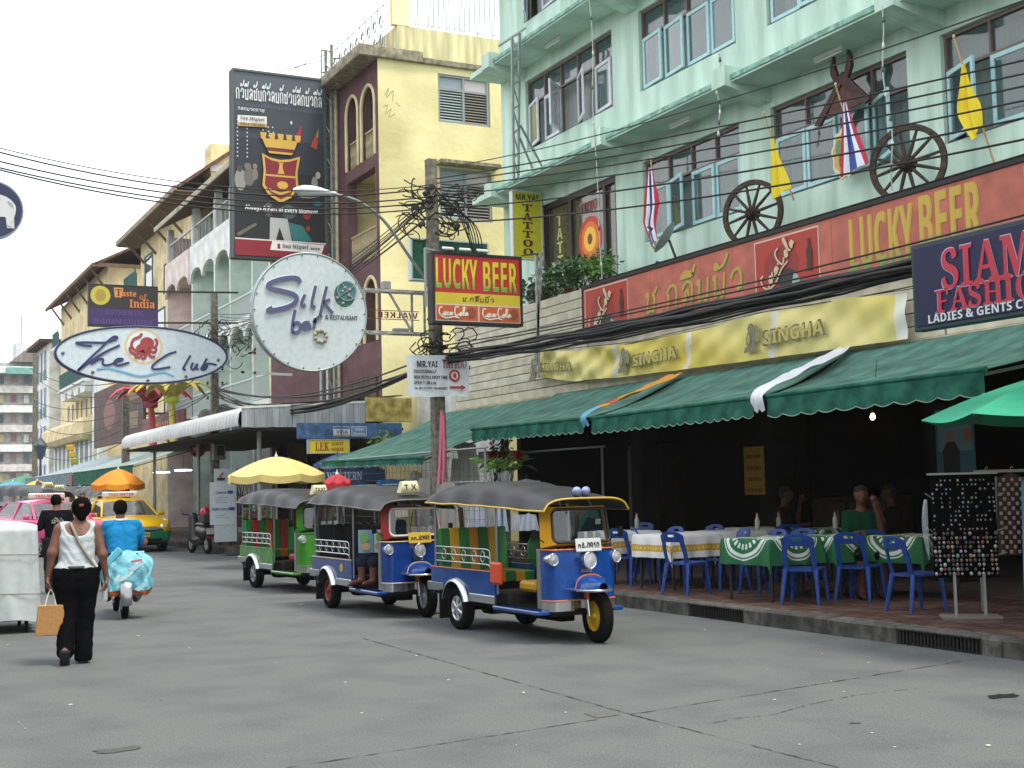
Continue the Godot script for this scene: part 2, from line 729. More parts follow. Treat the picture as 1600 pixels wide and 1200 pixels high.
	for q in lp:
		var so: Vector3 = q
		var s := rng.randf_range(0.008, 0.018) if idx < 20 else rng.randf_range(0.004, 0.009)
		litter.box(so + V(0, 0.004 + s * 0.12, 0), V(s * 1.6, s * 0.24, s), 0.0, Basis(UP, rng.randf() * TAU) * Basis(RIGHT, rng.randf_range(-0.1, 0.1)))
		idx += 1
	var lo := ground("litter", litter, mt("c9c8c0", 0.9))
	lo.set_meta("kind", "stuff")
	tag(lo, "small pale scraps of litter scattered over the road", "litter")
	# kerb stones (each about 1 m) with the two drain inlets left open
	var kroot := Node3D.new()
	kroot.name = "kerb"
	kroot.set_meta("kind", "structure")
	add_child(kroot)
	var km := [wm("64635e", 0.9, "grime_strong", 1.3, 0.0, "rough_bump"), wm("5a5954", 0.9, "grime_strong", 1.1, 0.0, "rough_bump"), wm("6e6d67", 0.9, "grime_strong", 1.6, 0.0, "rough_bump")]
	var drains := [[-13.05, -11.98], [-9.60, -8.55]]
	var z := 6.0
	var k2 := 0
	while z > -120.0:
		var z1 := z - rng.randf_range(0.95, 1.1)
		var cut := false
		for d in drains:
			if z > d[0] and z1 < d[1]:
				if z > d[1] + 0.02:
					z1 = d[1]
				else:
					z1 = d[0]
					cut = true
		if not cut:
			var kg := geo()
			var dy := rng.randf_range(-0.006, 0.006)
			kg.bb(KX, KX + 0.24, -0.05, KH + 0.006 + dy, z1 + 0.004, z - 0.004, 0.022)
			part("kerb_stone", kg, km[k2 % 3], kroot)
			k2 += 1
		z = z1
	# drain inlets: lintel above a grille of upright bars in front of a near-black sheet
	for d in drains:
		var lg := geo()
		lg.bb(KX + 0.005, KX + 0.24, KH - 0.03, KH + 0.004, d[0], d[1], 0.012)
		part("drain_lintel", lg, km[2], kroot)
		var bg := geo()
		bg.bb(KX + 0.20, KX + 0.24, -0.05, KH - 0.03, d[0], d[1])
		part("drain_back", bg, mt("161615", 0.95), kroot)
		var zz: float = d[0] + 0.03
		while zz < d[1]:
			var rg := geo()
			rg.bb(KX + 0.03, KX + 0.05, 0.0, KH - 0.03, zz, zz + 0.016, 0.002)
			part("drain_bar", rg, mt("3b3a38", 0.8, 0.3), kroot)
			zz += 0.045
	# pavement sheet, then tiles near enough to be told apart
	g = geo()
	g.bb(KX + 0.24, 40.0, -0.05, KH - 0.006, -130, 8)
	var pave := ground("pavement", g, wm("6e625a", 0.9, "grime", 0.8))
	var tm := [wm("6a534a", 0.85, "grime_strong", 0.9), wm("604b43", 0.85, "grime_strong", 1.2), wm("705950", 0.85, "grime_strong", 0.7)]
	var tg := geo()
	tg.box(ZERO, V(0.293, 0.02, 0.293), 0.004)
	var tmesh := tg.mesh()
	var n := 0
	for i in 9:
		for j in 33:
			var t := MeshInstance3D.new()
			t.name = "tile"
			t.mesh = tmesh
			t.material_override = tm[rng.randi() % 3]
			t.position = V(KX + 0.24 + 0.15 + i * 0.3, KH - 0.008 + rng.randf_range(-0.001, 0.0015), -6.6 - j * 0.3)
			pave.add_child(t, true)
			n += 1

# ---------------------------------------------------------------- pale green hotel
const GX := 13.2
const GZ := -26.3
var hotel: Node3D

func facade(called: String, label: String, x: float, z: float, category := "building", group := "") -> Node3D:
	return thing(called, label, category, V(x, 0, z), -PI / 2, group)

func sash(parent: Node, u0: float, u1: float, y0: float, y1: float, w: float, ang: float, hinge_left: bool, m: Material, gl: Material, bar := 0.065):
	var wd := u1 - u0 - 0.012
	var g := geo()
	var gp := geo()
	var s := 1.0 if hinge_left else -1.0
	var b := Basis(UP, -ang * s)
	var o := V(u0 + 0.006 if hinge_left else u1 - 0.006, 0, w)
	g.at(b, o)
	gp.at(b, o)
	var x0 := 0.0 if hinge_left else -wd
	var x1 := wd if hinge_left else 0.0
	g.bb(x0, x0 + bar, y0, y1, -0.02, 0.02, 0.004)
	g.bb(x1 - bar, x1, y0, y1, -0.02, 0.02, 0.004)
	g.bb(x0 + bar, x1 - bar, y0, y0 + bar, -0.019, 0.019, 0.004)
	g.bb(x0 + bar, x1 - bar, y1 - bar, y1, -0.019, 0.019, 0.004)
	gp.bb(x0 + bar, x1 - bar, y0 + bar, y1 - bar, -0.003, 0.003)
	part("sash", g, m, parent)
	part("pane", gp, gl, parent)

func hotel_window(u0: float, u1: float, sill: float, head: float, tr: float, n: int, m: Material, angs: Array, hinges: Array, curtain: Material):
	var fm := mt("6b5a52", 0.6)
	var w0 := -0.10
	var g := geo()
	g.bb(u0, u1, head - 0.05, head, w0 - 0.05, w0 + 0.03)
	g.bb(u0, u1, sill, sill + 0.04, w0 - 0.05, w0 + 0.04)
	g.bb(u0, u0 + 0.04, sill + 0.04, head - 0.05, w0 - 0.05, w0 + 0.03)
	g.bb(u1 - 0.04, u1, sill + 0.04, head - 0.05, w0 - 0.05, w0 + 0.03)
	g.bb(u0 + 0.04, u1 - 0.04, tr - 0.02, tr + 0.02, w0 - 0.05, w0 + 0.031)
	var d := (u1 - u0 - 0.08) / n
	for i in range(1, n):
		g.bb(u0 + 0.04 + d * i - 0.018, u0 + 0.04 + d * i + 0.018, tr + 0.02, head - 0.05, w0 - 0.05, w0 + 0.03)
		g.bb(u0 + 0.04 + d * i - 0.018, u0 + 0.04 + d * i + 0.018, sill + 0.04, tr - 0.02, w0 - 0.05, w0 - 0.012)
	var win := part("window", g, fm, hotel)
	var gl := glass("4c6463", 0.38)
	for i in n:
		var a := u0 + 0.04 + d * i
		var tp := geo()
		tp.bb(a + 0.018, a + d - 0.018, tr + 0.02, head - 0.05, w0 - 0.018, w0 - 0.012)
		part("pane", tp, gl, win)
		sash(win, a, a + d, sill + 0.045, tr - 0.024, w0 + 0.035, angs[i % angs.size()], hinges[i % hinges.size()], m, gl)
	# gathered curtain behind the glass
	var rows := []
	for y in [sill + 0.05, head - 0.06]:
		var r := PackedVector3Array()
		var k := int((u1 - u0) / 0.035)
		for i in k + 1:
			r.append(V(u0 + 0.06 + (u1 - u0 - 0.12) * i / k, y, w0 - 0.24 + 0.026 * sin(i * 1.35) + 0.01 * sin(i * 0.37 + u0)))
		rows.append(r)
	var cg := geo()
	cg.sheet(rows, 0.0, false, [], BACK)
	part("curtain", cg, curtain, win)

func build_green_building():
	hotel = facade("hotel_building", "pale green hotel with projecting concrete sunshades and blue casement windows", GX, GZ)
	noise("stucco", 0.008, 0.84, 1.04, 512, 6, Color(0.97, 1.0, 0.97))
	var wallm := wm("c8dfd3", 0.82, "stucco", 0.5, 0.0, "rough_bump", 0.15)
	var soffit := wm("c3dfcf", 0.85, "grime", 0.25)
	var L := 24.6
	var bays := [[1.2, 4.87, 5], [5.85, 8.84, 4], [9.68, 12.74, 4], [13.38, 16.5, 4], [17.2, 20.3, 4], [21.0, 24.0, 4]]
	var sills := [6.05, 8.92, 11.79]
	var heads := [7.57, 10.47, 13.34]
	var g := geo()
	# full-length bands (first band cut round the tattoo shop window), then piers
	g.bb(4.87, L, 3.3, 6.05, -0.2, 0)
	g.bb(0, 1.83, 3.3, 6.05, -0.2, 0)
	g.bb(1.83, 4.87, 3.3, 5.2, -0.2, 0)
	g.bb(0, L, 7.57, 8.92, -0.2, 0)
	g.bb(0, L, 10.47, 11.79, -0.2, 0)
	g.bb(0, L, 13.34, 15.0, -0.2, 0)
	for f in 3:
		var u := 0.0
		for b in bays:
			var e: float = b[0]
			if f == 0 and b[0] < 2.0:
				e = 1.83
			g.bb(u, e, sills[f], heads[f], -0.2, 0)
			u = b[1]
		g.bb(u, L, sills[f], heads[f], -0.2, 0)
	part("wall", g, wallm, hotel)
	g = geo()
	for u in [0.0, L - 0.2]:
		g = geo()
		g.bb(u, u + 0.2, 3.3, 15.0, -9.0, -0.2)
		part("side_wall", g, wallm, hotel)
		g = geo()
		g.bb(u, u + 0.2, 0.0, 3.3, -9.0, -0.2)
		part("ground_side_wall", g, mt("2a2724", 0.9), hotel)  # dark paint stands in for the shade behind the stall
	g = geo()
	g.bb(0.2, L - 0.2, 3.3, 15.0, -4.2, -4.0)
	for y in [5.0, 8.15, 11.02, 13.9]:
		g.bb(0.2, L - 0.2, y, y + 0.15, -4.0, -0.2)
	part("inner_floor", g, mt("6f6a62", 0.9), hotel)
	g = geo()
	g.bb(-0.1, L + 0.1, 15.0, 15.2, -9.0, 0.9)
	part("roof", g, wm("8c8c86", 0.9), hotel)
	# sunshades between the cantilever beams
	var cant := [1.05, 5.68, 9.53, 13.3, 17.1, 20.9, 24.4]
	var edge := wm("93c4b2", 0.75, "grime_strong", 0.9)
	for y in [7.9, 10.77, 13.64]:
		for i in cant.size() - 1:
			var a: float = cant[i] + 0.18
			var b: float = cant[i + 1] - 0.18
			var sg := geo()
			sg.bb(a, b, y, y + 0.12, 0.0, 0.78)
			var s := part("sunshade", sg, soffit, hotel)
			var eg := geo()
			eg.bb(a, b, y + 0.03, y + 0.115, 0.782, 0.806, 0.006)
			part("edge_trim", eg, edge, s)
		for u in cant:
			var bg := geo()
			bg.prism(v2([0, y - 0.24, 0.9, y - 0.06, 0.9, y + 0.26, 0, y + 0.26]), -0.18, 0.18)
			# turn the profile so that it runs out of the wall
			var o := part("beam", bg, wallm, hotel)
			o.transform = Transform3D(Basis(UP, -PI / 2), V(u, 0, 0.001))
		var lft := geo()
		lft.bb(0.0, 1.05 - 0.18, y, y + 0.12, 0.0, 0.78)
		part("sunshade", lft, soffit, hotel)
	# fluorescent fittings under the shades
	for q in [[3.1, 10.77], [7.6, 7.9], [11.5, 7.9], [15.4, 7.9], [7.6, 10.77]]:
		var fg := geo()
		fg.bb(q[0] - 0.32, q[0] + 0.32, q[1] - 0.07, q[1] - 0.002, 0.30, 0.36, 0.008)
		var fo := part("light_fitting", fg, mt("c9cfc8", 0.5), hotel)
		var tg := geo()
		tg.cyl(V(q[0] - 0.29, q[1] - 0.09, 0.33), V(q[0] + 0.29, q[1] - 0.09, 0.33), 0.014, -1, 8)
		part("tube", tg, mt("e6ebe6", 0.3), fo)
	# windows
	var blue := wm("a6cfd2", 0.5, "cloth", 0.8)
	var lilac := wm("cfd0dc", 0.5, "cloth", 0.8)
	var cur1 := mt("8fa7a2", 0.9)
	var cur2 := mt("b3bdb8", 0.9)
	for f in 3:
		for i in bays.size():
			var b: Array = bays[i]
			if f == 0 and i == 0:
				continue
			var angs := [0.0, 0.06, 0.0, 0.0]
			var hg := [true, false, true, false]
			if f == 1 and i == 0:
				angs = [0.22, 0.05, 0.85, 0.38, 0.10]
				hg = [true, true, true, true, true]
			elif f == 1 and i == 1:
				angs = [0.10, 0.12, 0.05, 0.04]
				hg = [true, true, true, true]
			elif f == 0 and i == 1:
				angs = [0.0, 0.28, 0.05, 0.02]
				hg = [true, true, true, true]
			elif f == 0 and i == 2:
				angs = [0.02, 0.05, 0.12, 0.45]
				hg = [true, true, true, true]
			elif f == 0 and i == 3:
				angs = [0.35, 0.0, 0.1, 0.0]
				hg = [true, true, true, true]
			elif f == 2 and i == 0:
				angs = [0.6, 0.1, 0.5, 0.3, 0.1]
				hg = [true, true, true, true, true]
			hotel_window(b[0], b[1], sills[f], heads[f], [7.07, 9.95, 12.82][f], b[2], lilac if i == 0 and f > 0 else blue, angs, hg, cur1 if f == 0 else cur2)
	build_tattoo_window()
	build_ground_floor()

func build_tattoo_window():
	var dk := mt("2e231d", 0.5)
	var g := geo()
	var u0 := 1.83
	var u1 := 4.87
	g.bb(u0, u1, 7.45, 7.57, -0.16, -0.04)
	g.bb(u0, u1, 5.2, 5.28, -0.16, -0.04)
	for u in [u0, 2.92, 4.30, u1 - 0.1]:
		g.bb(u, u + 0.1, 5.28, 7.45, -0.16, -0.04)
	var w := part("window", g, dk, hotel, "dark brown framed shop window of the tattoo parlour")
	var gl := glass("5b5a4c", 0.5)
	for q in [[u0 + 0.1, 2.92], [3.02, 4.30], [4.40, u1 - 0.1]]:
		var p := geo()
		p.bb(q[0], q[1], 5.28, 7.45, -0.11, -0.10)
		part("pane", p, gl, w)
	# curtains behind
	for q in [[u0 + 0.12, 2.9, "a39673"], [3.04, 4.28, "b9ae93"], [4.42, 4.75, "8d887a"]]:
		var rows := []
		for y in [5.3, 7.44]:
			var r := PackedVector3Array()
			for i in 33:
				r.append(V(lerpf(q[0], q[1], i / 32.0), y, -0.26 + 0.03 * sin(i * 1.1)))
			rows.append(r)
		part("curtain", geo().sheet(rows, 0.0, false, [], BACK), mt(q[2], 0.9), w)
	# letters pasted down the first pane, the round design on the second
	var cream := mt("c8bd8a", 0.8)
	var k := 0
	for ch in ["T", "A", "T", "T", "O", "O"]:
		text(w, ch, V(2.42, 7.15 - k * 0.29, -0.094), 0.24, 0.24, cream, "sans_bold", 0.004)
		k += 1
	printed("round_poster", w, [["c23b22", ellipse(3.68, 6.52, 0.46, 0.47, 40)], ["e2702a", ellipse(3.68, 6.52, 0.35, 0.36, 40)], ["f0c13e", ellipse(3.68, 6.52, 0.24, 0.25, 36)], ["7a3a20", ellipse(3.68, 6.52, 0.10, 0.12, 7)]], -0.096)
	text(w, "TATTOO", V(3.68, 7.19, -0.09), 0.75, 0.24, mt("c9a9a0", 0.7), "serif_bold", 0.004)
	text(w, "TATTOO", V(3.68, 7.19, -0.084), 0.70, 0.20, mt("7e2f33", 0.7), "serif_bold", 0.004)

# open ground floor: canopy room in front, fascia of cream boards, dining room painted dark for shade
func build_ground_floor():
	var L := 24.6
	var W := 1.4
	var g := geo()
	g.bb(0.3, L, 5.0, 5.08, 0.0, W - 0.05)
	part("canopy_roof", g, wm("8b8b84", 0.9), hotel)
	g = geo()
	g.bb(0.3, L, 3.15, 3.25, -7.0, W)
	part("ceiling", g, mt("332d26", 0.9), hotel)  # dark colour stands in for shade under the ceiling
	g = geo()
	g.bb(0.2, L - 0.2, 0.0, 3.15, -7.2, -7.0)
	part("back_wall", g, mt("2c251e", 0.9), hotel)  # deep shade of the room put into the wall colour
	# posts standing in the opening
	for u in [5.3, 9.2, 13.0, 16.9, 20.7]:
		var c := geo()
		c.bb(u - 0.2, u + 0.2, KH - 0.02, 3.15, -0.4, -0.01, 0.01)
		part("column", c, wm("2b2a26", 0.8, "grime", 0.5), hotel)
	# partition seen deep inside
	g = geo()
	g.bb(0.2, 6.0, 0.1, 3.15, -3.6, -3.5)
	part("partition", g, mt("2a241d", 0.9), hotel)  # painted dark like the back wall, for shade
	# fascia boards, one by one
	var bm := [wm("d0c9b2", 0.75, "grime", 0.7), wm("cac4ad", 0.75, "grime", 0.9), wm("d6d0ba", 0.75, "grime", 0.6)]
	var back := geo()
	back.bb(0.3, L, 3.26, 5.0, W - 0.06, W - 0.03)
	var fo := part("fascia", back, mt("55503f", 0.9), hotel, "cream board fascia above the awnings")
	var n := 11
	var h := (5.12 - 3.27) / n
	for seg in [[0.3, 6.03], [6.05, 14.6], [14.62, L]]:
		for i in n:
			var p := geo()
			p.box(V((seg[0] + seg[1]) * 0.5, 3.27 + h * (i + 0.5) - 0.004, W - 0.012), V(seg[1] - seg[0] - 0.008, h - 0.016, 0.026), 0.005, Basis(RIGHT, 0.05))
			part("plank", p, bm[(i * 7 + int(seg[0])) % 3], fo)
	# end boards that close the canopy's side over the lane
	for i in n:
		var p := geo()
		p.bb(0.26, 0.29, 3.27 + h * i, 3.27 + h * (i + 1) - 0.018, 0.0, W, 0.005)
		part("plank", p, bm[i % 3], fo)
	g = geo()
	g.bb(0.3, L, 3.16, 3.27, W, W + 0.03, 0.01)
	part("gutter_board", g, wm("b9ad85", 0.7, "streak", 0.5), hotel)
# ---------------------------------------------------------------- long red sign, banner, blue tailor sign
# Thai words as brush strokes in a 1 x 1 box per letter: lines of points
const THAI := {
	"cho": [[0.18, 0.62, 0.10, 0.72, 0.20, 0.80, 0.30, 0.70, 0.24, 0.40, 0.28, 0.02, 0.50, 0.10, 0.78, 0.05, 0.80, 0.55, 0.66, 0.70, 0.80, 0.80, 0.98, 1.0]],
	"dot": [[0.4, 0.05, 0.5, 0.08]],
	"ko": [[0.18, 0.0, 0.20, 0.45, 0.08, 0.58, 0.30, 0.85, 0.62, 0.84, 0.80, 0.62, 0.80, 0.0]],
	"lo": [[0.30, 0.30, 0.18, 0.18, 0.30, 0.06, 0.42, 0.18, 0.34, 0.42, 0.52, 0.52, 0.62, 0.30], [0.10, 0.60, 0.36, 0.86, 0.70, 0.80, 0.84, 0.55, 0.82, 0.0]],
	"ii": [[-0.10, 1.06, 0.30, 1.28, 0.84, 1.10, -0.10, 1.06], [0.82, 1.10, 0.98, 1.48]],
	"bo": [[0.26, 0.70, 0.14, 0.80, 0.08, 0.68, 0.22, 0.60, 0.24, 0.02, 0.50, 0.10, 0.80, 0.02, 0.82, 0.86]],
	"an": [[0.10, 1.10, 0.28, 1.04, 0.34, 1.18, 0.18, 1.24, 0.12, 1.08, 0.70, 1.14, 1.0, 1.55]],
	"wo": [[0.74, 0.08, 0.62, 0.18, 0.76, 0.28, 0.84, 0.14, 0.84, 0.56, 0.62, 0.86, 0.28, 0.78, 0.14, 0.55]],
}

func thai(g: Geo, word: Array, x0: float, y0: float, w: float, h: float, pen: float, z0: float, z1: float, italic := 0.12):
	# word: [letter, column]; upper marks share the column of their letter
	var cols := 0.0
	for q in word:
		cols = maxf(cols, q[1] + 1.0)
	for q in word:
		for line in THAI[q[0]]:
			var p := PackedVector2Array()
			for i in range(0, line.size(), 2):
				p.append(P(x0 + (q[1] + line[i] * 0.86 + line[i + 1] * italic) * w / cols, y0 + line[i + 1] * h))
			stroke(g, smooth(p, 5), pen, z0, z1)

const WORD := [["cho", 0.0], ["dot", 0.9], ["ko", 1.5], ["lo", 2.5], ["ii", 2.5], ["bo", 3.5], ["bo", 4.5], ["an", 4.5], ["wo", 5.5]]

# curly script cola wordmark made of strokes, in a box w x h at o, along turn
func cola_script(g: Geo, o: Vector2, w: float, h: float, turn: float, pen: float, z0: float, z1: float):
	var lines := [
		[0.12, 0.78, 0.04, 0.80, 0.0, 0.45, 0.05, 0.10, 0.14, 0.22],
		[0.20, 0.42, 0.16, 0.20, 0.22, 0.12, 0.25, 0.36, 0.20, 0.42],
		[0.33, 0.40, 0.28, 0.34, 0.28, 0.14, 0.35, 0.22],
		[0.43, 0.38, 0.38, 0.36, 0.37, 0.16, 0.43, 0.22, 0.44, 0.40, 0.46, 0.16],
		[0.49, 0.36, 0.53, 0.38],
		[0.68, 0.86, 0.58, 0.86, 0.54, 0.50, 0.58, 0.12, 0.68, 0.26],
		[0.75, 0.42, 0.71, 0.20, 0.76, 0.12, 0.79, 0.36, 0.75, 0.42],
		[0.83, 0.20, 0.89, 0.80, 0.85, 0.84, 0.83, 0.30, 0.87, 0.14],
		[0.97, 0.38, 0.92, 0.36, 0.91, 0.16, 0.96, 0.22, 0.98, 0.40, 1.0, 0.16],
		[0.02, 0.10, 0.25, -0.10, 0.50, 0.02, 0.70, -0.06],
	]
	for l in lines:
		var p := PackedVector2Array()
		for i in range(0, l.size(), 2):
			p.append(o + P((l[i] - 0.5) * w, (l[i + 1] - 0.4) * h).rotated(turn))
		stroke(g, smooth(p, 4), pen, z0, z1)

func bottle_outline(x: float, y: float, h: float) -> PackedVector2Array:
	var w := h * 0.135
	var half := [[0.45, 0.0], [0.95, 0.04], [0.92, 0.22], [0.78, 0.34], [1.0, 0.50], [0.92, 0.62], [0.50, 0.76], [0.40, 0.93], [0.46, 0.94], [0.46, 1.0]]
	var o := PackedVector2Array()
	for q in half:
		o.append(P(x + q[0] * w, y + q[1] * h))
	half.reverse()
	for q in half:
		o.append(P(x - q[0] * w, y + q[1] * h))
	return o

func cola_panel(root: Node, x0: float, x1: float, y0: float, y1: float):
	var w := x1 - x0
	var h := y1 - y0
	var p := printed("cola_panel", root, [["cfc4b6", rect(x0, x1, y0, y1)], ["a8301f", rect(x0 + 0.02, x1 - 0.02, y0 + 0.02, y1 - 0.02)], ["8c2a1e", ellipse(x0 + w * 0.42, y0 + h * 0.46, w * 0.27, h * 0.36, 28)], ["2b2420", ellipse(x0 + w * 0.50, y0 + h * 0.22, w * 0.16, h * 0.16, 14)], ["8fa79a", v2([x0 + w * 0.58, y0 + 0.05, x0 + w * 0.72, y0 + 0.05, x0 + w * 0.68, y0 + h * 0.22, x0 + w * 0.62, y0 + h * 0.28])], ["35261f", bottle_outline(x0 + w * 0.86, y0 + h * 0.24, h * 0.58)]], 0.006, 0.55)
	var g := geo()
	cola_script(g, P(x0 + w * 0.38, y0 + h * 0.50), w * 0.62, h * 0.42, 0.72, h * 0.036, 0.027, 0.030)
	part("lettering", g, mt("c4b896", 0.6), p)

func build_canopy_front():
	# red fascia sign standing on the canopy front: local x runs along the street towards the camera
	var z0 := -20.28
	var r := facade("long_red_sign", "long faded red fascia sign with golden letters above the awnings", 11.74, z0, "sign")
	var y0 := 4.15
	var y1 := 5.10
	var len := 15.6
	noise("sign_red", 0.008, 0.84, 1.05, 512, 5)
	var redm := wm("c06a58", 0.6, "sign_red", 0.5)
	# sheets with narrow joints
	for i in 7:
		var g := geo()
		g.bb(i * 2.23 + 0.003, (i + 1) * 2.23 - 0.003, y0 + 0.03, y1 - 0.03, -0.03, 0.0, 0.002)
		part("panel", g, redm, r)
	var fr := geo()
	fr.bb(-0.03, len, y1 - 0.03, y1 + 0.03, -0.10, 0.02, 0.006)
	fr.bb(-0.03, len, y0 - 0.03, y0 + 0.03, -0.10, 0.02, 0.006)
	fr.bb(-0.03, 0.0, y0, y1, -0.10, 0.02, 0.004)
	part("frame", fr, mt("231f1d", 0.7), r)
	var bk := geo()
	bk.bb(0, len, y0, y1, -0.10, -0.035)
	part("backing", bk, mt("4a2a26", 0.8), r)
	# edge of loose rubble and cable ducts lying on top
	var eg := geo()
	eg.cyl(V(0.2, y1 + 0.05, -0.05), V(len, y1 + 0.05, -0.04), 0.028, -1, 8)
	eg.cyl(V(1.2, y1 + 0.06, -0.10), V(len, y1 + 0.055, -0.12), 0.022, -1, 8)
	part("conduit", eg, wm("2a2826", 0.9, "speck", 2.0), r)
	cola_panel(r, 0.07, 1.52, y0 + 0.06, y1 - 0.06)
	cola_panel(r, 5.02, 6.44, y0 + 0.09, y1 - 0.08)
	cola_panel(r, 9.95, 11.4, y0 + 0.09, y1 - 0.08)
	# golden Thai lettering with green feet
	var g := geo()
	thai(g, WORD, 2.02, y0 + 0.22, 2.75, 0.40, 0.050, 0.004, 0.010)
	part("lettering", g, mt("b3983f", 0.6), r)
	g = geo()
	thai(g, WORD, 2.035, y0 + 0.205, 2.75, 0.40, 0.056, 0.0015, 0.004)
	part("lettering", g, mt("4e7a4a", 0.6), r)
	# LUCKY BEER: tall letters, yellow above, green below (two rows of cut letters)
	for k in 2:
		text_grad(r, "LUCKY", V(7.62 + k * 0.018, y0 + 0.47, 0.006 - k * 0.003), 1.16, 0.70, "c0a13c", "3f8a4c", 0.30)
		text_grad(r, "BEER", V(8.80 + k * 0.018, y0 + 0.52, 0.006 - k * 0.003), 0.98, 0.70, "c0a13c", "3f8a4c", 0.30)
	# the yellow beer banner, tied along cables, wrinkled and sagging
	var b := facade("yellow_banner", "wrinkled yellow cloth banner with grey letters and lion emblems above the awnings", 11.62, -22.0, "banner")
	var top := [[0.0, 4.10], [1.8, 3.98], [3.6, 3.90], [5.2, 3.90], [7.0, 3.95], [8.6, 3.93], [9.86, 3.84]]
	var bot := [[0.0, 3.62], [1.8, 3.42], [3.6, 3.36], [5.2, 3.33], [7.0, 3.30], [8.6, 3.28], [9.86, 3.27]]
	var rows := []
	var cc := []
	var nu := 150
	var nv := 22
	for j in nv + 1:
		var row := PackedVector3Array()
		var rc := []
		for i in nu + 1:
			var u := 9.86 * i / nu
			var v := float(j) / nv
			var y := lerpf(curve(bot, u), curve(top, u), v)
			var wr := 0.030 * sin(u * 3.1 + v * 5.5) * (0.3 + v) + 0.018 * sin(u * 7.7 - v * 9.0) + 0.010 * sin(u * 17.0 + v * 4.0)
			wr *= 1.3 if u < 3.5 else 0.6
			row.append(V(u, y, wr))
			var c := lin("cbbb55").lerp(lin("d6cc85"), 0.5 + 0.5 * sin(u * 0.9 + v * 1.5))
			for s in [2.9, 5.05, 7.15]:
				if absf(u - s - v * 0.12) < 0.07:
					c = lin("cdcbbb")
			if u > 9.62:
				c = lin("d4d3c4")
			rc.append(c)
		rows.append(row)
		cc.append(rc)
	g = geo()
	g.cols = true
	g.sheet(rows, 0.0, false, cc, BACK)
	part("cloth", g, vcol(0.7), b)
	# printed words and lions
	var gm := mt("7f7b5e", 0.7)
	var gd := mt("6e6a55", 0.7)
	for q in [[0.95, 3.74, 1.25, 0.17, -0.075], [4.25, 3.60, 1.35, 0.22, 0.02], [7.75, 3.585, 1.35, 0.23, 0.01]]:
		text(b, "SINGHA", V(q[0], q[1], 0.062), q[2], q[3], gd, "sans_bold", 0.004, q[4])
		text(b, "SINGHA", V(q[0] + 0.006, q[1], 0.068), q[2] - 0.09, q[3] - 0.05, mt("b9ad62", 0.7), "sans_bold", 0.003, q[4])
		var x: float = q[0] - q[2] * 0.5 - 0.28
		var y: float = q[1] + 0.02
		printed("lion_emblem", b, [["7a755e", ellipse(x, y - 0.02, 0.11, 0.15, 11)], ["7a755e", ellipse(x + 0.02, y + 0.15, 0.08, 0.08, 9)], ["86815f", ellipse(x + 0.16, y + 0.06, 0.05, 0.13, 8)], ["7a755e", v2([x - 0.16, y - 0.19, x + 0.16, y - 0.19, x + 0.12, y - 0.11, x - 0.12, y - 0.11])], ["a39a63", ellipse(x - 0.03, y + 0.0, 0.04, 0.07, 8)]], 0.060)
	g = geo()
	g.tube(v3([-0.3, 4.16, 0, 0, 4.12, 0.0, 3.6, 3.92, 0.0, 7, 3.97, 0.0, 10.2, 3.87, 0]), 0.006, 5)
	part("cord", g, mt("2b2b28", 0.8), b)
	# tailor's sign
	var t := facade("tailor_sign", "dark blue box sign with red serif letters in front of the awning", 8.95, -9.27, "sign")
	t.scale = ONE * 0.825
	t.position.y = 0.271
	g = geo()
	g.bb(0, 3.6, 3.22, 4.22, -0.16, -0.012, 0.01)
	part("box", g, mt("16333a", 0.5), t)
	g = geo()
	g.bb(0.05, 3.55, 3.27, 4.17, -0.011, 0.0, 0.003)
	part("face", g, wm("10133e", 0.5, "cloth", 0.6), t)
	var red := mt("b3263a", 0.5)
	var pale := mt("b0a3b8", 0.5)
	text(t, "SIAM", V(1.12, 3.86, 0.003), 1.30, 0.47, pale, "serif_bold", 0.004)
	text(t, "SIAM", V(1.12, 3.86, 0.008), 1.27, 0.445, red, "serif_bold", 0.004)
	text(t, "FASHION", V(1.20, 3.515, 0.003), 1.68, 0.27, pale, "serif_bold", 0.004)
	text(t, "FASHION", V(1.20, 3.515, 0.008), 1.655, 0.25, red, "serif_bold", 0.004)
	text(t, "LADIES & GENTS CUSTOM TAILORS", V(1.52, 3.335, 0.003), 2.55, 0.095, mt("c9d2cf", 0.5), "sans_bold", 0.003)
	g = geo()
	for u in [0.6, 2.9]:
		g.bar(V(u, 3.9, -0.16), V(u, 4.4, -3.4), 0.03, 0.03)
		g.bar(V(u, 3.4, -0.16), V(u, 4.0, -3.4), 0.03, 0.03)
	part("bracket", g, mt("3c3b38", 0.7, 0.4), t)

func curve(pts: Array, x: float) -> float:
	for i in pts.size() - 1:
		if x <= pts[i + 1][0]:
			var k: float = clampf((x - pts[i][0]) / (pts[i + 1][0] - pts[i][0]), 0, 1)
			return lerpf(pts[i][1], pts[i + 1][1], k * k * (3 - 2 * k))
	return pts[-1][1]
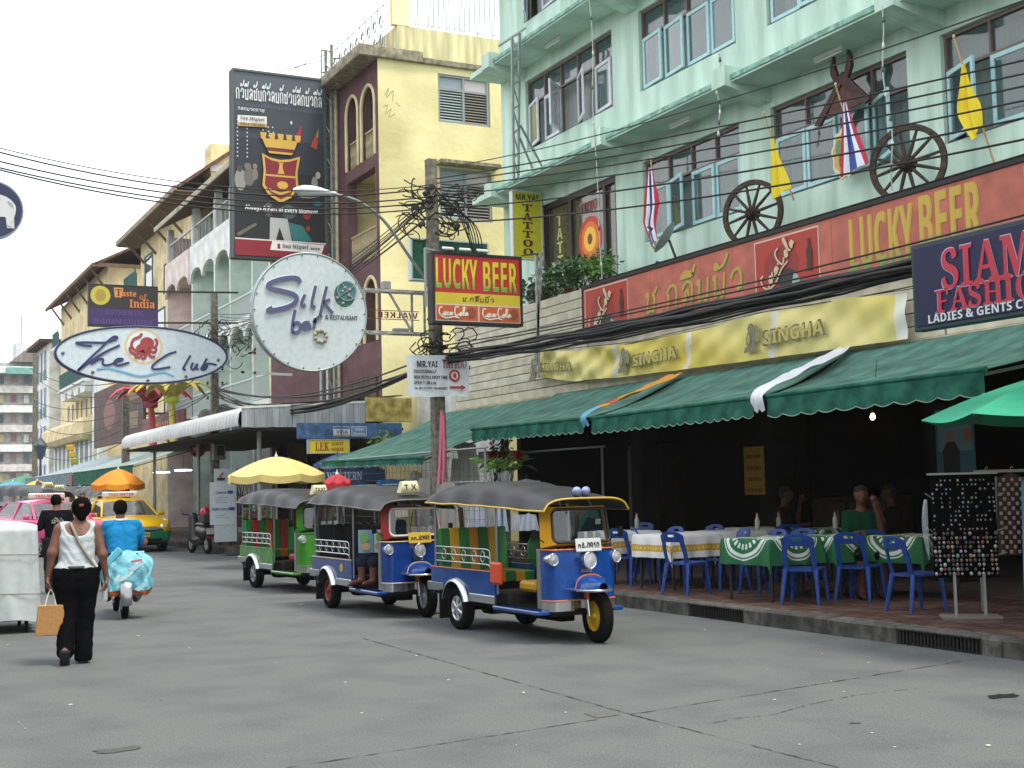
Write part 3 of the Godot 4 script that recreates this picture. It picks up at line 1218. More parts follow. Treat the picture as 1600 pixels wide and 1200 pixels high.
# ---------------------------------------------------------------- things on the hotel front
func wagon_wheel(label: String, at: Vector3, turn: float):
	var wood := wm("5a5048", 0.85, "grime_strong", 2.5, 0.0, "rough_bump")
	var dark := wm("463c35", 0.85, "grime_strong", 2.5, 0.0, "rough_bump")
	var r := thing("wagon_wheel", label, "wheel", at, turn, "old wagon wheels on the sign ledge")
	var R := 0.53
	var g := geo()
	g.lathe([P(R - 0.075, -0.03), P(R - 0.005, -0.032), P(R, -0.026), P(R, 0.026), P(R - 0.005, 0.032), P(R - 0.075, 0.03), P(R - 0.08, 0.024), P(R - 0.08, -0.024), P(R - 0.075, -0.03)], 48, ZERO, Basis(RIGHT, PI / 2), true)
	part("rim", g, wood, r)
	g = geo()
	g.lathe([P(0.0, -0.08), P(0.09, -0.08), P(0.115, -0.04), P(0.118, 0.03), P(0.095, 0.07), P(0.07, 0.12), P(0.06, 0.135), P(0.0, 0.135)], 20, ZERO, Basis(RIGHT, PI / 2))
	part("hub", g, dark, r)
	for i in 12:
		var a := TAU * (i + 0.4) / 12
		var d := V(cos(a), sin(a), 0)
		var s := geo()
		s.tube(PA([d * 0.10 + V(0, 0, 0.03), d * 0.2 + V(0, 0, 0.02), d * (R - 0.06)]), [0.024, 0.027, 0.019], 6)
		part("spoke", s, wood, r)

func limp_flag(label: String, pa: Vector3, pb: Vector3, L: PackedVector3Array, R: PackedVector3Array, bands: Array, group := "") -> Node3D:
	var r := thing("flag", label, "flag", pb, 0.0, "flags on the hotel front")
	var g := geo()
	g.cyl(ZERO, pa - pb, 0.014, 0.011, 8)
	part("pole", g, mt("b9a06a", 0.6), r)
	g = geo()
	g.lathe([P(0, 0), P(0.02, 0.01), P(0.014, 0.035), P(0, 0.05)], 8, pa - pb)
	part("finial", g, mt("c9b980", 0.5), r)
	var l := smooth3(L, 8)
	var q := smooth3(R, 8)
	var rows := []
	var cc := []
	var nu := 28
	for i in l.size():
		var row := PackedVector3Array()
		var rc := []
		for j in nu + 1:
			var k := float(j) / nu
			var f := 0.022 * sin(k * 9.0 + i * 0.10) * clampf(i * 0.08, 0.15, 1.0) + 0.01 * sin(k * 21.0 + i * 0.2)
			row.append(l[i].lerp(q[i], k) - pb + V(-f, 0, 0))
			var c: Color = lin(bands[-1][1])
			for b in bands:
				if k <= b[0]:
					c = lin(b[1])
					break
			rc.append(c)
		rows.append(row)
		cc.append(rc)
	g = geo()
	g.cols = true
	g.sheet(rows, 0.0, false, cc, LEFT)
	part("cloth", g, vcol(0.75), r)
	return r

func leaf_clump(g: Geo, o: Vector3, rad: Vector3, count: int, size: float, droop := 0.2):
	for i in count:
		var d := V(rng.randfn(), rng.randfn(), rng.randfn()).normalized() * pow(rng.randf(), 0.45)
		var p := o + d * rad
		var a := V(rng.randfn(), rng.randfn() * 0.6 - droop, rng.randfn()).normalized()
		var b := a.cross(V(rng.randfn(), rng.randfn(), rng.randfn())).normalized()
		var s := size * rng.randf_range(0.6, 1.3)
		var nn := a.cross(b).normalized()
		var mid := p + a * s * 0.5 + nn * s * 0.08
		g.flat(p, mid + b * s * 0.22, p + a * s, nn)
		g.flat(p, mid - b * s * 0.22, p + a * s, nn)

func leafm(hex: String) -> StandardMaterial3D:
	var key := "leaf" + hex
	if not mats.has(key):
		var m := StandardMaterial3D.new()
		m.albedo_color = Color(hex)
		m.roughness = 0.55
		m.backlight_enabled = true
		m.backlight = Color(hex) * 0.5
		mats[key] = m
	return mats[key]

func potted(called: String, label: String, at: Vector3, crown_r: Vector3, crown_y: float, hex: String, leaf: float, count: int, group := ""):
	var r := thing(called, label, "plant", at, 0.0, group)
	var g := geo()
	g.lathe([P(0, 0), P(0.10, 0), P(0.14, 0.2), P(0.15, 0.2), P(0.15, 0.23), P(0.125, 0.23), P(0, 0.21)], 14)
	part("pot", g, wm("6d4a3a", 0.8, "grime_strong", 2.0), r)
	g = geo()
	for i in 5:
		var a := TAU * i / 5.0
		g.tube(PA([V(0, 0.18, 0), V(cos(a) * 0.1, crown_y * 0.6, sin(a) * 0.1), V(cos(a) * crown_r.x * 0.6, crown_y, sin(a) * crown_r.z * 0.6)]), [0.015, 0.01, 0.005], 5)
	part("stem", g, mt("4c4a30", 0.8), r)
	g = geo()
	leaf_clump(g, V(0, crown_y, 0), crown_r, count, leaf)
	part("crown", g, leafm(hex), r)

func build_upper_decor():
	wagon_wheel("weathered wagon wheel on the red sign beside the yellow flag, partly over a casement", V(12.45, 5.70, -16.2), deg_to_rad(-68))
	wagon_wheel("weathered wagon wheel on the red sign right of the emblem board", V(12.45, 5.70, -12.85), deg_to_rad(-66))
	var yel := [[1.0, "d8c21f"]]
	limp_flag("limp red white and blue flag beside the satellite dish", V(12.35, 7.19, -18.86), V(12.35, 5.56, -18.81),
		v3([12.3, 7.03, -18.87, 12.3, 6.73, -18.95, 12.3, 6.24, -19.04, 12.3, 6.06, -19.07, 12.3, 5.67, -18.85]),
		v3([12.3, 7, -18.75, 12.3, 6.67, -18.67, 12.3, 6.38, -18.61, 12.3, 6.01, -18.71, 12.3, 5.73, -18.67]),
		[[0.12, "a8283a"], [0.30, "d9d9e2"], [0.62, "2c3f7e"], [0.80, "dcdce4"], [1.0, "b42a3c"]])
	limp_flag("plain yellow flag hanging over a wagon wheel rim", V(12.1, 7.02, -15.39), V(12.6, 5.75, -15.39),
		v3([12.15, 6.65, -15.3, 12.1, 6.29, -15.24, 12.1, 5.96, -15.26, 12.1, 5.7, -15.26]),
		v3([12.15, 6.64, -15.24, 12.15, 6.26, -15.11, 12.15, 6, -14.99, 12.15, 5.81, -14.9]), yel)
	limp_flag("limp red white and blue flag in front of the emblem board", V(12.1, 6.99, -13.79), V(12.6, 5.91, -13.91),
		v3([12.1, 6.71, -13.65, 12.05, 6.34, -13.62, 12.05, 6, -13.66, 12.05, 5.67, -13.71]),
		v3([12.1, 6.7, -13.58, 12.1, 6.35, -13.46, 12.1, 6.05, -13.33, 12.1, 5.78, -13.22]),
		[[0.10, "b3303c"], [0.28, "d7d9e4"], [0.62, "34478c"], [0.84, "d9dbe4"], [1.0, "b22c44"]])
	limp_flag("yellow flag with dark printed emblem under the upper casements", V(12.1, 6.96, -11.61), V(12.6, 5.36, -11.52),
		v3([12.1, 6.6, -11.5, 12.05, 6.27, -11.5, 12.05, 5.96, -11.54, 12.05, 5.6, -11.35]),
		v3([12.1, 6.58, -11.45, 12.1, 6.24, -11.36, 12.1, 6.01, -11.26, 12.1, 5.77, -11.24]), yel)
	# emblem on the last flag
	# royal emblem board
	var e := facade("emblem_board", "small cream edged emblem board fixed below the casement behind the flag", 12.92, -15.0, "emblem")
	var outl := PackedVector2Array()
	for i in 40:
		var a := TAU * i / 40
		var rr := 1.0 + 0.07 * sin(a * 9.0)
		outl.append(P(0.40 + 0.27 * rr * cos(a), 6.32 + 0.37 * rr * sin(a)))
	var g := geo()
	g.prism(outl, -0.02, 0.0)
	part("board", g, mt("cfc3a6", 0.6), e)
	var inner := PackedVector2Array()
	for p in outl:
		inner.append(P(0.40, 6.32) + (p - P(0.40, 6.32)) * 0.86)
	printed("emblem", e, [["b79b4a", inner], ["8a3a34", ellipse(0.40, 6.22, 0.12, 0.16, 12)], ["5e7a4e", ellipse(0.30, 6.42, 0.08, 0.12, 9)], ["c9b45e", ellipse(0.45, 6.48, 0.09, 0.10, 9)]], 0.003)
	# carved gable ornament with crossed horns
	var wood := wm("4b2f28", 0.7, "grime_strong", 1.5)
	var wood2 := wm("5e3a30", 0.7, "grime_strong", 1.5)
	var go := facade("gable_ornament", "dark carved wooden gable ornament with crossed horn finials", 12.95, -15.3, "ornament")
	g = geo()
	g.prism(v2([0.66, 7.50, 0.76, 7.44, 0.14, 6.86, 0.02, 6.90]), -0.05, 0.0)
	part("rafter", g, wood, go)
	g = geo()
	g.prism(v2([0.62, 7.44, 0.74, 7.52, 1.30, 6.96, 1.18, 6.92]), 0.004, 0.05)
	part("rafter", g, wood, go)
	g = geo()
	g.prism(v2([0.66, 7.40, 1.12, 6.97, 0.28, 6.93]), -0.04, -0.01)
	part("infill", g, wood2, go)
	for s in [-1.0, 1.0]:
		g = geo()
		var hp := PackedVector2Array()
		for q in [[0.0, 7.36], [0.10, 7.52], [0.16, 7.68], [0.17, 7.82], [0.23, 7.70], [0.24, 7.56], [0.16, 7.42], [0.08, 7.30]]:
			hp.append(P(0.69 + s * q[0], q[1]))
		g.prism(hp, -0.03 + s * 0.012, 0.03 + s * 0.012)
		part("horn", g, wood, go)
	# satellite dish on its mast
	var o := V(12.35, 5.69, -18.41)
	var d := thing("satellite_dish", "grey satellite dish tilted up beside the hanging flag", "dish", V(o.x, 5.08, o.z))
	var c := V(0, o.y - 5.08, 0)
	var nz := V(-0.62, 0.58, -0.53).normalized()
	var bx := nz.cross(UP).normalized()
	var bs := Basis(bx, nz, bx.cross(nz))
	g = geo()
	g.lathe([P(0, 0.0), P(0.1, 0.008), P(0.2, 0.035), P(0.29, 0.075), P(0.30, 0.078), P(0.30, 0.07), P(0.2, 0.026), P(0.1, -0.002), P(0, -0.01)], 28, c, bs)
	part("reflector", g, mt("8e9694", 0.5, 0.2), d)
	g = geo()
	g.tube(PA([c - bs.z * 0.28 + nz * 0.06, c - bs.z * 0.22 + nz * 0.2, c - bs.z * 0.05 + nz * 0.36]), 0.012, 6)
	part("feed_arm", g, mt("5a5f5e", 0.5, 0.3), d)
	g = geo()
	g.cyl(c + nz * 0.32, c + nz * 0.42, 0.03, 0.022, 10)
	part("receiver", g, mt("3a3c3d", 0.6), d)
	g = geo()
	g.tube(PA([V(0.14, 0.0, 0.08), V(0.14, 0.16, 0.08), c - nz * 0.02]), 0.022, 8)
	part("mast", g, mt("40413f", 0.6, 0.3), d)
	# spotlight on the ledge
	var so := V(12.2, 5.38, -18.47)
	var sp := thing("spotlight", "small black floodlight on the red sign under the dish", "floodlight", V(so.x, 5.13, so.z))
	g = geo()
	g.box(V(0, 0.12, 0), V(0.12, 0.10, 0.14), 0.015, Basis(UP, 0.5) * Basis(RIGHT, 0.5))
	part("lamp_housing", g, mt("222222", 0.6), sp)
	g = geo()
	g.bar(V(0, 0, 0), V(0, 0.10, 0), 0.03, 0.02)
	part("stand", g, mt("222222", 0.6), sp)
	# plants on the canopy roof in front of the tattoo parlour
	for q in [[12.25, -21.6, 0.42, 0.46, "2f5a24", 0.15, 420, "dark leafy bush on the canopy roof beside the air conditioner"], [12.5, -20.95, 0.34, 0.55, "4d7a2a", 0.14, 300, "bright green bush on the canopy roof against the corner pier"], [12.1, -22.6, 0.36, 0.30, "37592c", 0.15, 260, "low trailing plant on the canopy roof behind the cream boards"], [12.2, -23.9, 0.3, 0.34, "44663a", 0.12, 200, "sparse plant on the canopy roof behind the steel posts"]]:
		potted("roof_plant", q[7], V(q[0], 5.08, q[1]), V(q[2], q[2] * 0.8, q[2] * 1.3), q[3] + 0.05, q[4], q[5], q[6], "plants on the canopy roof")
	# air conditioner outdoor unit
	var ac := thing("air_conditioner", "white air conditioner unit on the canopy roof under the tattoo sign", "air conditioner", V(12.35, 5.08, -23.0), -PI / 2)
	g = geo()
	g.bb(-0.42, 0.42, 0.06, 0.60, -0.16, 0.16, 0.015)
	part("casing", g, wm("c9ccc4", 0.5, "cloth", 0.8), ac)
	g = geo()
	g.lathe([P(0.0, 0.0), P(0.2, 0.0), P(0.215, 0.012), P(0.23, 0.0)], 24, V(-0.1, 0.33, 0.162), Basis(RIGHT, PI / 2))
	part("fan_grille", g, mt("777b78", 0.6), ac)
	for s in [-1, 1]:
		g = geo()
		g.bb(s * 0.3 - 0.03, s * 0.3 + 0.03, 0, 0.06, -0.18, 0.18)
		part("foot", g, mt("55554f", 0.7), ac)
	# strings of small bulbs hanging down the front
	var k := 0
	for q in [[V(12.25, 10.62, -20.63), V(12.3, 5.29, -20.56), "string of small bulbs hanging down past the open lilac casements"], [V(12.35, 8.41, -16.81), V(12.35, 7.06, -16.87), "short string of bulbs hanging from the sunshade beam over the flags"], [V(12.3, 7.89, -13.06), V(12.35, 5.18, -13.02), "string of bulbs hanging down beside the larger visible wagon wheel"]]:
		var a: Vector3 = q[0]
		var b: Vector3 = q[1]
		var s := thing("light_string", q[2], "string lights", V(b.x, b.y, b.z), 0.0, "strings of bulbs on the hotel front")
		var pts := PackedVector3Array()
		var n := 16
		for i in n + 1:
			var t := float(i) / n
			pts.append(a.lerp(b, t) - b + V(0.02 * sin(t * 13.0), 0, 0.03 * sin(t * 9.0 + k)))
		g = geo()
		g.tube(pts, 0.011, 5)
		part("cable", g, mt("a9b3a8", 0.6), s)
		for i in range(1, n, 2):
			g = geo()
			g.lathe([P(0, 0.03), P(0.016, 0.02), P(0.016, 0.0), P(0.024, -0.02), P(0.02, -0.05), P(0, -0.06)], 8, pts[i])
			part("bulb", g, mt("4b504c", 0.3) if i % 4 == 1 else mt("c9cfc9", 0.3), s)
		k += 1
	# steel lattice frame at the hotel's far corner
	var st := wm("8f9896", 0.5, "grime", 1.0, 0.4)
	var la := thing("lattice_frame", "rusty steel lattice frame fixed at the hotel corner", "frame", V(12.4, 8.0, -25.6))
	var corners := [V(12.15, 10.87, -23.64), V(12.3, 10.95, -23.58), V(12.15, 7.82, -23.7), V(12.3, 7.99, -23.79)]
	var b0 := V(12.4, 8.0, -25.6)
	for i in 2:
		g = geo()
		g.bar(corners[i] - b0, corners[i + 2] - b0, 0.045, 0.045)
		part("upright", g, st, la)
	for i in 7:
		var t := i / 6.0
		g = geo()
		g.bar(corners[0].lerp(corners[2], t) - b0, corners[1].lerp(corners[3], t) - b0, 0.03, 0.03)
		part("rung", g, st, la)
		if i < 6:
			g = geo()
			g.bar(corners[0].lerp(corners[2], t) - b0, corners[1].lerp(corners[3], t + 1.0 / 6) - b0, 0.022, 0.022)
			part("brace", g, st, la)
	for q in [[V(12.3, 9.03, -23.65), V(12.9, 8.23, -23.83)], [V(12.3, 8.77, -23.69), V(12.9, 8.33, -24.29)], [V(12.1, 10.84, -24.17), V(12.5, 11.13, -23.67)]]:
		g = geo()
		g.bar(q[0] - b0, q[1] - b0, 0.035, 0.035)
		part("strut", g, st, la)
# ---------------------------------------------------------------- yellow and maroon corner building
func arch_panel(g: Geo, u0: float, u1: float, y0: float, y1: float, a0: float, a1: float, b0: float, spring: float, z0: float, z1: float):
	# wall field u0..u1 x y0..y1 with a round-headed opening a0..a1 from b0, springing at spring
	if a0 > u0:
		g.bb(u0, a0, y0, y1, z0, z1)
	if u1 > a1:
		g.bb(a1, u1, y0, y1, z0, z1)
	if b0 > y0:
		g.bb(a0, a1, y0, b0, z0, z1)
	var r := (a1 - a0) * 0.5
	var p := PackedVector2Array()
	for i in 17:
		var an := PI * i / 16.0
		p.append(P((a0 + a1) * 0.5 + r * cos(an), spring + r * 1.15 * sin(an)))
	p.append(P(a0, y1))
	p.append(P(a1, y1))
	g.prism(p, z0, z1)

func balustrade(parent: Node, u0: float, u1: float, y0: float, y1: float, w: float, m: Material, step := 0.11):
	var g := geo()
	g.bb(u0, u1, y1 - 0.05, y1, w - 0.03, w + 0.03, 0.006)
	g.bb(u0, u1, y0, y0 + 0.05, w - 0.03, w + 0.03, 0.006)
	var o := part("railing", g, m, parent)
	var n := int((u1 - u0) / step)
	for i in n:
		var u := u0 + (u1 - u0) * (i + 0.5) / n
		var b := geo()
		b.lathe([P(0.012, y0 + 0.05), P(0.028, lerpf(y0, y1, 0.25)), P(0.016, lerpf(y0, y1, 0.45)), P(0.03, lerpf(y0, y1, 0.6)), P(0.012, y1 - 0.05)], 6, V(u, 0, w))
		part("baluster", b, m, o)

func louvre_window(root: Node, x0: float, x1: float, y0: float, y1: float, tr: float, z: float, awn: bool):
	# window in the camera-facing wall, local x right, y up, z out
	var fr := mt("8d8f92", 0.5)
	var g := geo()
	var mid := (x0 + x1) * 0.5
	for q in [[x0, x1, y1 - 0.06, y1], [x0, x1, y0, y0 + 0.06], [x0, x0 + 0.06, y0 + 0.06, y1 - 0.06], [x1 - 0.06, x1, y0 + 0.06, y1 - 0.06], [mid - 0.03, mid + 0.03, y0 + 0.06, y1 - 0.06], [x0 + 0.06, mid - 0.03, tr - 0.03, tr + 0.03], [mid + 0.03, x1 - 0.06, tr - 0.03, tr + 0.03]]:
		g.bb(q[0], q[1], q[2], q[3], z - 0.06, z + 0.035)
	var w := part("window", g, fr, root)
	for s in 2:
		var a := (x0 + 0.06) if s == 0 else (mid + 0.03)
		var b := (mid - 0.03) if s == 0 else (x1 - 0.06)
		var p := geo()
		p.bb(a, b, tr + 0.03, y1 - 0.06, z - 0.02, z - 0.01)
		part("pane", p, mt("8d9aa3" if s == 0 else "b9b4b6", 0.35), w)
		var bk := geo()
		bk.bb(a, b, y0 + 0.06, tr - 0.03, z - 0.058, z - 0.05)
		part("backing", bk, mt("4f5656" if s == 0 else "55504c", 0.8), w)
		var n := 11
		for i in n:
			var y := lerpf(y0 + 0.09, tr - 0.07, i / (n - 1.0))
			var sl := geo()
			sl.box(V((a + b) * 0.5, y, z - 0.005), V(b - a - 0.01, 0.012, 0.075), 0.0, Basis(RIGHT, 0.65))
			part("slat", sl, mt("b7c3c2" if s == 0 else "9b9690", 0.4), w)
	if awn:
		var h := geo()
		h.bb(x0 - 0.12, x1 + 0.12, y1 + 0.04, y1 + 0.14, z - 0.06, z + 0.45, 0.01)
		part("hood", h, wm("a39d86", 0.85, "grime_strong", 1.2), w)

func build_yellow_building():
	noise("yellow_wall", 0.004, 0.84, 1.04, 512, 6, Color(1.0, 0.99, 0.93))
	var ym := wm("ebe0b0", 0.85, "yellow_wall", 0.12, 0.0, "rough_bump", 0.15)
	var cream := wm("ded3a6", 0.85, "grime", 0.4)
	var maroon := wm("6d5456", 0.85, "grime", 0.3)
	var grey := wm("a7a08a", 0.9, "grime_strong", 0.8)
	# camera-facing side: own frame, x to the right, z towards the camera
	var r := thing("corner_building", "tall yellow building with maroon arched front and roof railing", "building", V(12.05, 0, -31.1))
	var wy := 12.72
	var wins := [[1.70, 3.20, 11.22, 12.53, 12.13], [1.70, 3.22, 8.62, 10.0, 9.60]]
	var g := geo()
	g.bb(0.003, 1.70, 0, wy, -0.25, 0)
	g.bb(3.22, 12.0, 0, wy, -0.25, 0)
	g.bb(1.70, 3.22, 0, 8.62, -0.25, 0)
	g.bb(1.70, 3.22, 10.0, 11.22, -0.25, 0)
	g.bb(1.70, 3.22, 12.53, wy, -0.25, 0)
	part("wall", g, ym, r)
	for w in wins:
		louvre_window(r, w[0] + 0.002, w[1] - 0.002, w[2] + 0.002, w[3] - 0.002, w[4], -0.06, w[2] < 9.0)
	# graffiti scribble near the corner
	g = geo()
	for q in [[0.18, 11.75, 0.30, 11.95, 0.24, 11.70, 0.42, 11.90, 0.40, 11.62], [0.16, 11.45, 0.26, 11.50, 0.20, 11.25, 0.36, 11.42, 0.30, 11.20, 0.48, 11.30], [0.50, 11.6, 0.62, 11.5]]:
		stroke(g, smooth(v2(q), 5), 0.018, 0.002, 0.005)
	part("graffiti", g, mt("a69d7c", 0.9), r)
	g = geo()
	g.bb(0.0, 12.0, 0.0, wy, -10.0, -9.8)
	g.bb(11.8, 12.0, 0, wy, -9.8, -0.25)
	part("rear_wall", g, cream, r)
	g = geo()
	g.bb(-0.55, 1.25, wy, wy + 0.30, -9.9, 0.12, 0.02)
	g.bb(1.255, 12.1, wy, wy + 0.16, -9.9, 0.10, 0.02)
	part("roof_slab", g, grey, r)
	# set-back roof storey with stained parapet
	g = geo()
	g.bb(0.75, 12.0, wy + 0.30, 13.86, -9.6, -0.45)
	part("parapet", g, wm("e0d8aa", 0.9, "streak", 0.5), r)
	g = geo()
	g.bb(0.62, 1.10, 13.86, 16.5, -0.62, -0.44)
	part("roof_pier", g, ym, r)
	# ornamental railing on the roof: panels along the street edge and the near edge
	var wire := mt("6c7276", 0.6)
	for e in 2:
		var n := 9 if e == 0 else 12
		for i in n:
			g = geo()
			var s := 0.46
			var o := V(0.72, 13.3, -0.55 - i * s) if e == 0 else V(1.3 + i * s, 13.86, -0.52)
			var d := V(0, 0, -1) if e == 0 else V(1, 0, 0)
			if e == 0:
				o = V(0.40, 13.02, -0.5 - i * s)
			var H := 1.35
			g.bar(o, o + V(0, H, 0), 0.018, 0.018)
			g.bar(o + V(0, H, 0), o + V(0, H, 0) + d * s, 0.018, 0.018)
			g.bar(o + V(0, 0.12, 0), o + V(0, 0.12, 0) + d * s, 0.016, 0.016)
			if e == 0:
				for yy in [0.45, 0.95]:
					var q := PackedVector3Array()
					for k in 11:
						var a := TAU * k / 8.0
						q.append(o + d * (s * 0.5 + cos(a) * (0.13 - k * 0.006)) + V(0, yy + sin(a) * (0.2 - k * 0.008), 0))
					g.tube(q, 0.016, 4)
			else:
				for k in 3:
					g.bar(o + d * s * (k + 0.5) / 3.0 + V(0, 0.12, 0), o + d * s * (k + 0.5) / 3.0 + V(0, H, 0), 0.02, 0.02)
			part("railing_panel", g, wire, r)
	# maroon front, turned to the street; u runs away from the corner as negative
	var f := Node3D.new()
	f.name = "street_front"
	f.rotation.y = -PI / 2
	r.add_child(f)
	g = geo()
	var z0 := -0.28
	g.bb(-9.8, -2.85, 3.4, wy, z0, -0.002)
	arch_panel(g, -2.85, -1.40, 10.05, wy, -2.42, -1.50, 10.25, 11.72, z0, -0.002)
	arch_panel(g, -1.40, -0.003, 10.05, wy, -1.24, -0.24, 10.25, 11.62, z0, -0.002)
	g.bb(-2.85, -2.42, 7.6, 10.05, z0, -0.002)
	g.bb(-0.24, -0.003, 7.6, 10.05, z0, -0.002)
	g.bb(-2.42, -0.24, 9.93, 10.05, z0, -0.002)
	g.bb(-2.85, -0.003, 7.25, 7.6, z0, -0.002)
	arch_panel(g, -2.85, -1.40, 4.6, 7.25, -2.42, -1.55, 5.4, 6.55, z0, -0.002)
	arch_panel(g, -1.40, -0.003, 4.6, 7.25, -1.20, -0.24, 5.4, 6.55, z0, -0.002)
	g.bb(-2.85, -0.003, 3.4, 4.6, z0, -0.002)
	part("front_wall", g, maroon, f)
	# cream reveals and the loggia walls behind
	g = geo()
	g.bb(-2.85, -0.25, 3.4, wy, -1.9, -1.8)
	g.bb(-2.85, -2.8, 3.4, wy, -1.8, z0)
	g.bb(-0.36, -0.26, 3.4, wy, -1.8, z0)
	for y in [4.5, 7.4, 10.08]:
		g.bb(-2.8, -0.36, y, y + 0.14, -1.8, z0)
	part("loggia", g, cream, f)
	for q in [[-2.42, -1.50, 10.25, 11.72], [-1.24, -0.24, 10.25, 11.62], [-1.20, -0.24, 5.4, 6.55], [-2.42, -1.55, 5.4, 6.55]]:
		var t := PackedVector3Array()
		var rr: float = (q[1] - q[0]) * 0.5
		t.append(V(q[0], q[2], 0.0))
		for i in 17:
			var an := PI - PI * i / 16.0
			t.append(V((q[0] + q[1]) * 0.5 + rr * cos(an), q[3] + rr * 1.15 * sin(an), 0.0))
		t.append(V(q[1], q[2], 0.0))
		g = geo()
		g.tube(t, 0.05, 6)
		part("arch_moulding", g, cream, f)
	var rail := wm("b6a98a", 0.8, "grime", 1.0)
	balustrade(f, -2.42, -1.50, 10.26, 11.05, -0.12, rail)
	balustrade(f, -1.24, -0.24, 10.26, 11.05, -0.12, rail)
	balustrade(f, -2.42, -0.24, 7.61, 8.45, -0.12, rail)
	# blue-grey drain pipes and pale pilasters left of the arches
	for q in [[-3.05, 0.07, "c9c2a0"], [-3.35, 0.05, "9fb3bb"], [-3.8, 0.09, "cfc9b4"], [-4.5, 0.05, "a9b6b4"]]:
		g = geo()
		g.cyl(V(q[0], 3.6, 0.10), V(q[0], wy, 0.10), q[1], -1, 10)
		part("drainpipe", g, wm(q[2], 0.7, "grime", 1.0), f)
	# dark shopfront below
	g = geo()
	g.bb(-9.8, 0.0, 0.1, 3.4, -9.0, -8.9)
	part("shop_back", g, mt("6a615a", 0.9), f)
	g = geo()
	g.bb(-9.8, -0.3, 3.3, 3.39, -9.0, -0.4)
	part("shop_ceiling", g, mt("6a615a", 0.9), f)
	for u in [-0.25, -3.2, -6.4, -9.6]:
		g = geo()
		g.bb(u - 0.2, u + 0.2, 0.1, 3.4, -0.4, -0.01)
		part("column", g, wm("5d5550", 0.85, "grime", 0.6), f)
	# balcony clutter at the second floor: dark shutters seen under the canopy cables
	g = geo()
	g.bb(-2.4, -0.3, 3.7, 4.5, 0.02, 0.06)
	part("shutter", g, wm("5c5347", 0.8, "streak", 0.8), f)
	# small lane shop walls between the corner building and the hotel
	g = geo()
	g.bb(13.0, 13.2, 0.0, 4.2, -31.1, -26.3)
	var lane := solo("lane_wall", g, wm("d9dad6", 0.8, "grime", 0.5), "white painted wall closing the lane beside the yellow building", "wall")
# ---------------------------------------------------------------- the row of buildings up the street
func scallop(u0: float, u1: float, ytop: float, ybot: float, n: int, drop: float) -> PackedVector2Array:
	var p := PackedVector2Array([P(u1, ytop), P(u0, ytop)])
	for i in n:
		var a := lerpf(u0, u1, float(i) / n)
		var b := lerpf(u0, u1, float(i + 1) / n)
		p.append(P(a, ybot - drop))
		for k in range(1, 8):
			var t := k / 8.0
			p.append(P(lerpf(a, b, t), ybot - drop + drop * pow(sin(PI * t), 0.45)))
	p.append(P(u1, ybot - drop))
	return p

func simple_window(root: Node, u0: float, u1: float, y0: float, y1: float, w: float, frame: Material, gl: Material):
	var g := geo()
	var b := minf(0.08, (u1 - u0) * 0.12)
	g.bb(u0, u1, y1 - b, y1, w, w + 0.05)
	g.bb(u0, u1, y0, y0 + b, w, w + 0.06)
	g.bb(u0, u0 + b, y0 + b, y1 - b, w, w + 0.05)
	g.bb(u1 - b, u1, y0 + b, y1 - b, w, w + 0.05)
	var o := part("window", g, frame, root)
	g = geo()
	g.bb(u0 + b, u1 - b, y0 + b, y1 - b, w + 0.003, w + 0.012)
	part("pane", g, gl, o)

func rail_fence(root: Node, a: Vector3, b: Vector3, h: float, m: Material, step: float, called := "railing"):
	var g := geo()
	g.bar(a + V(0, h, 0), b + V(0, h, 0), 0.06, 0.06)
	g.bar(a + V(0, 0.08, 0), b + V(0, 0.08, 0), 0.04, 0.04)
	var n := int(a.distance_to(b) / step)
	for i in n + 1:
		var p := a.lerp(b, float(i) / maxi(n, 1))
		g.bar(p, p + V(0, h, 0), 0.03, 0.03)
	part(called, g, m, root)

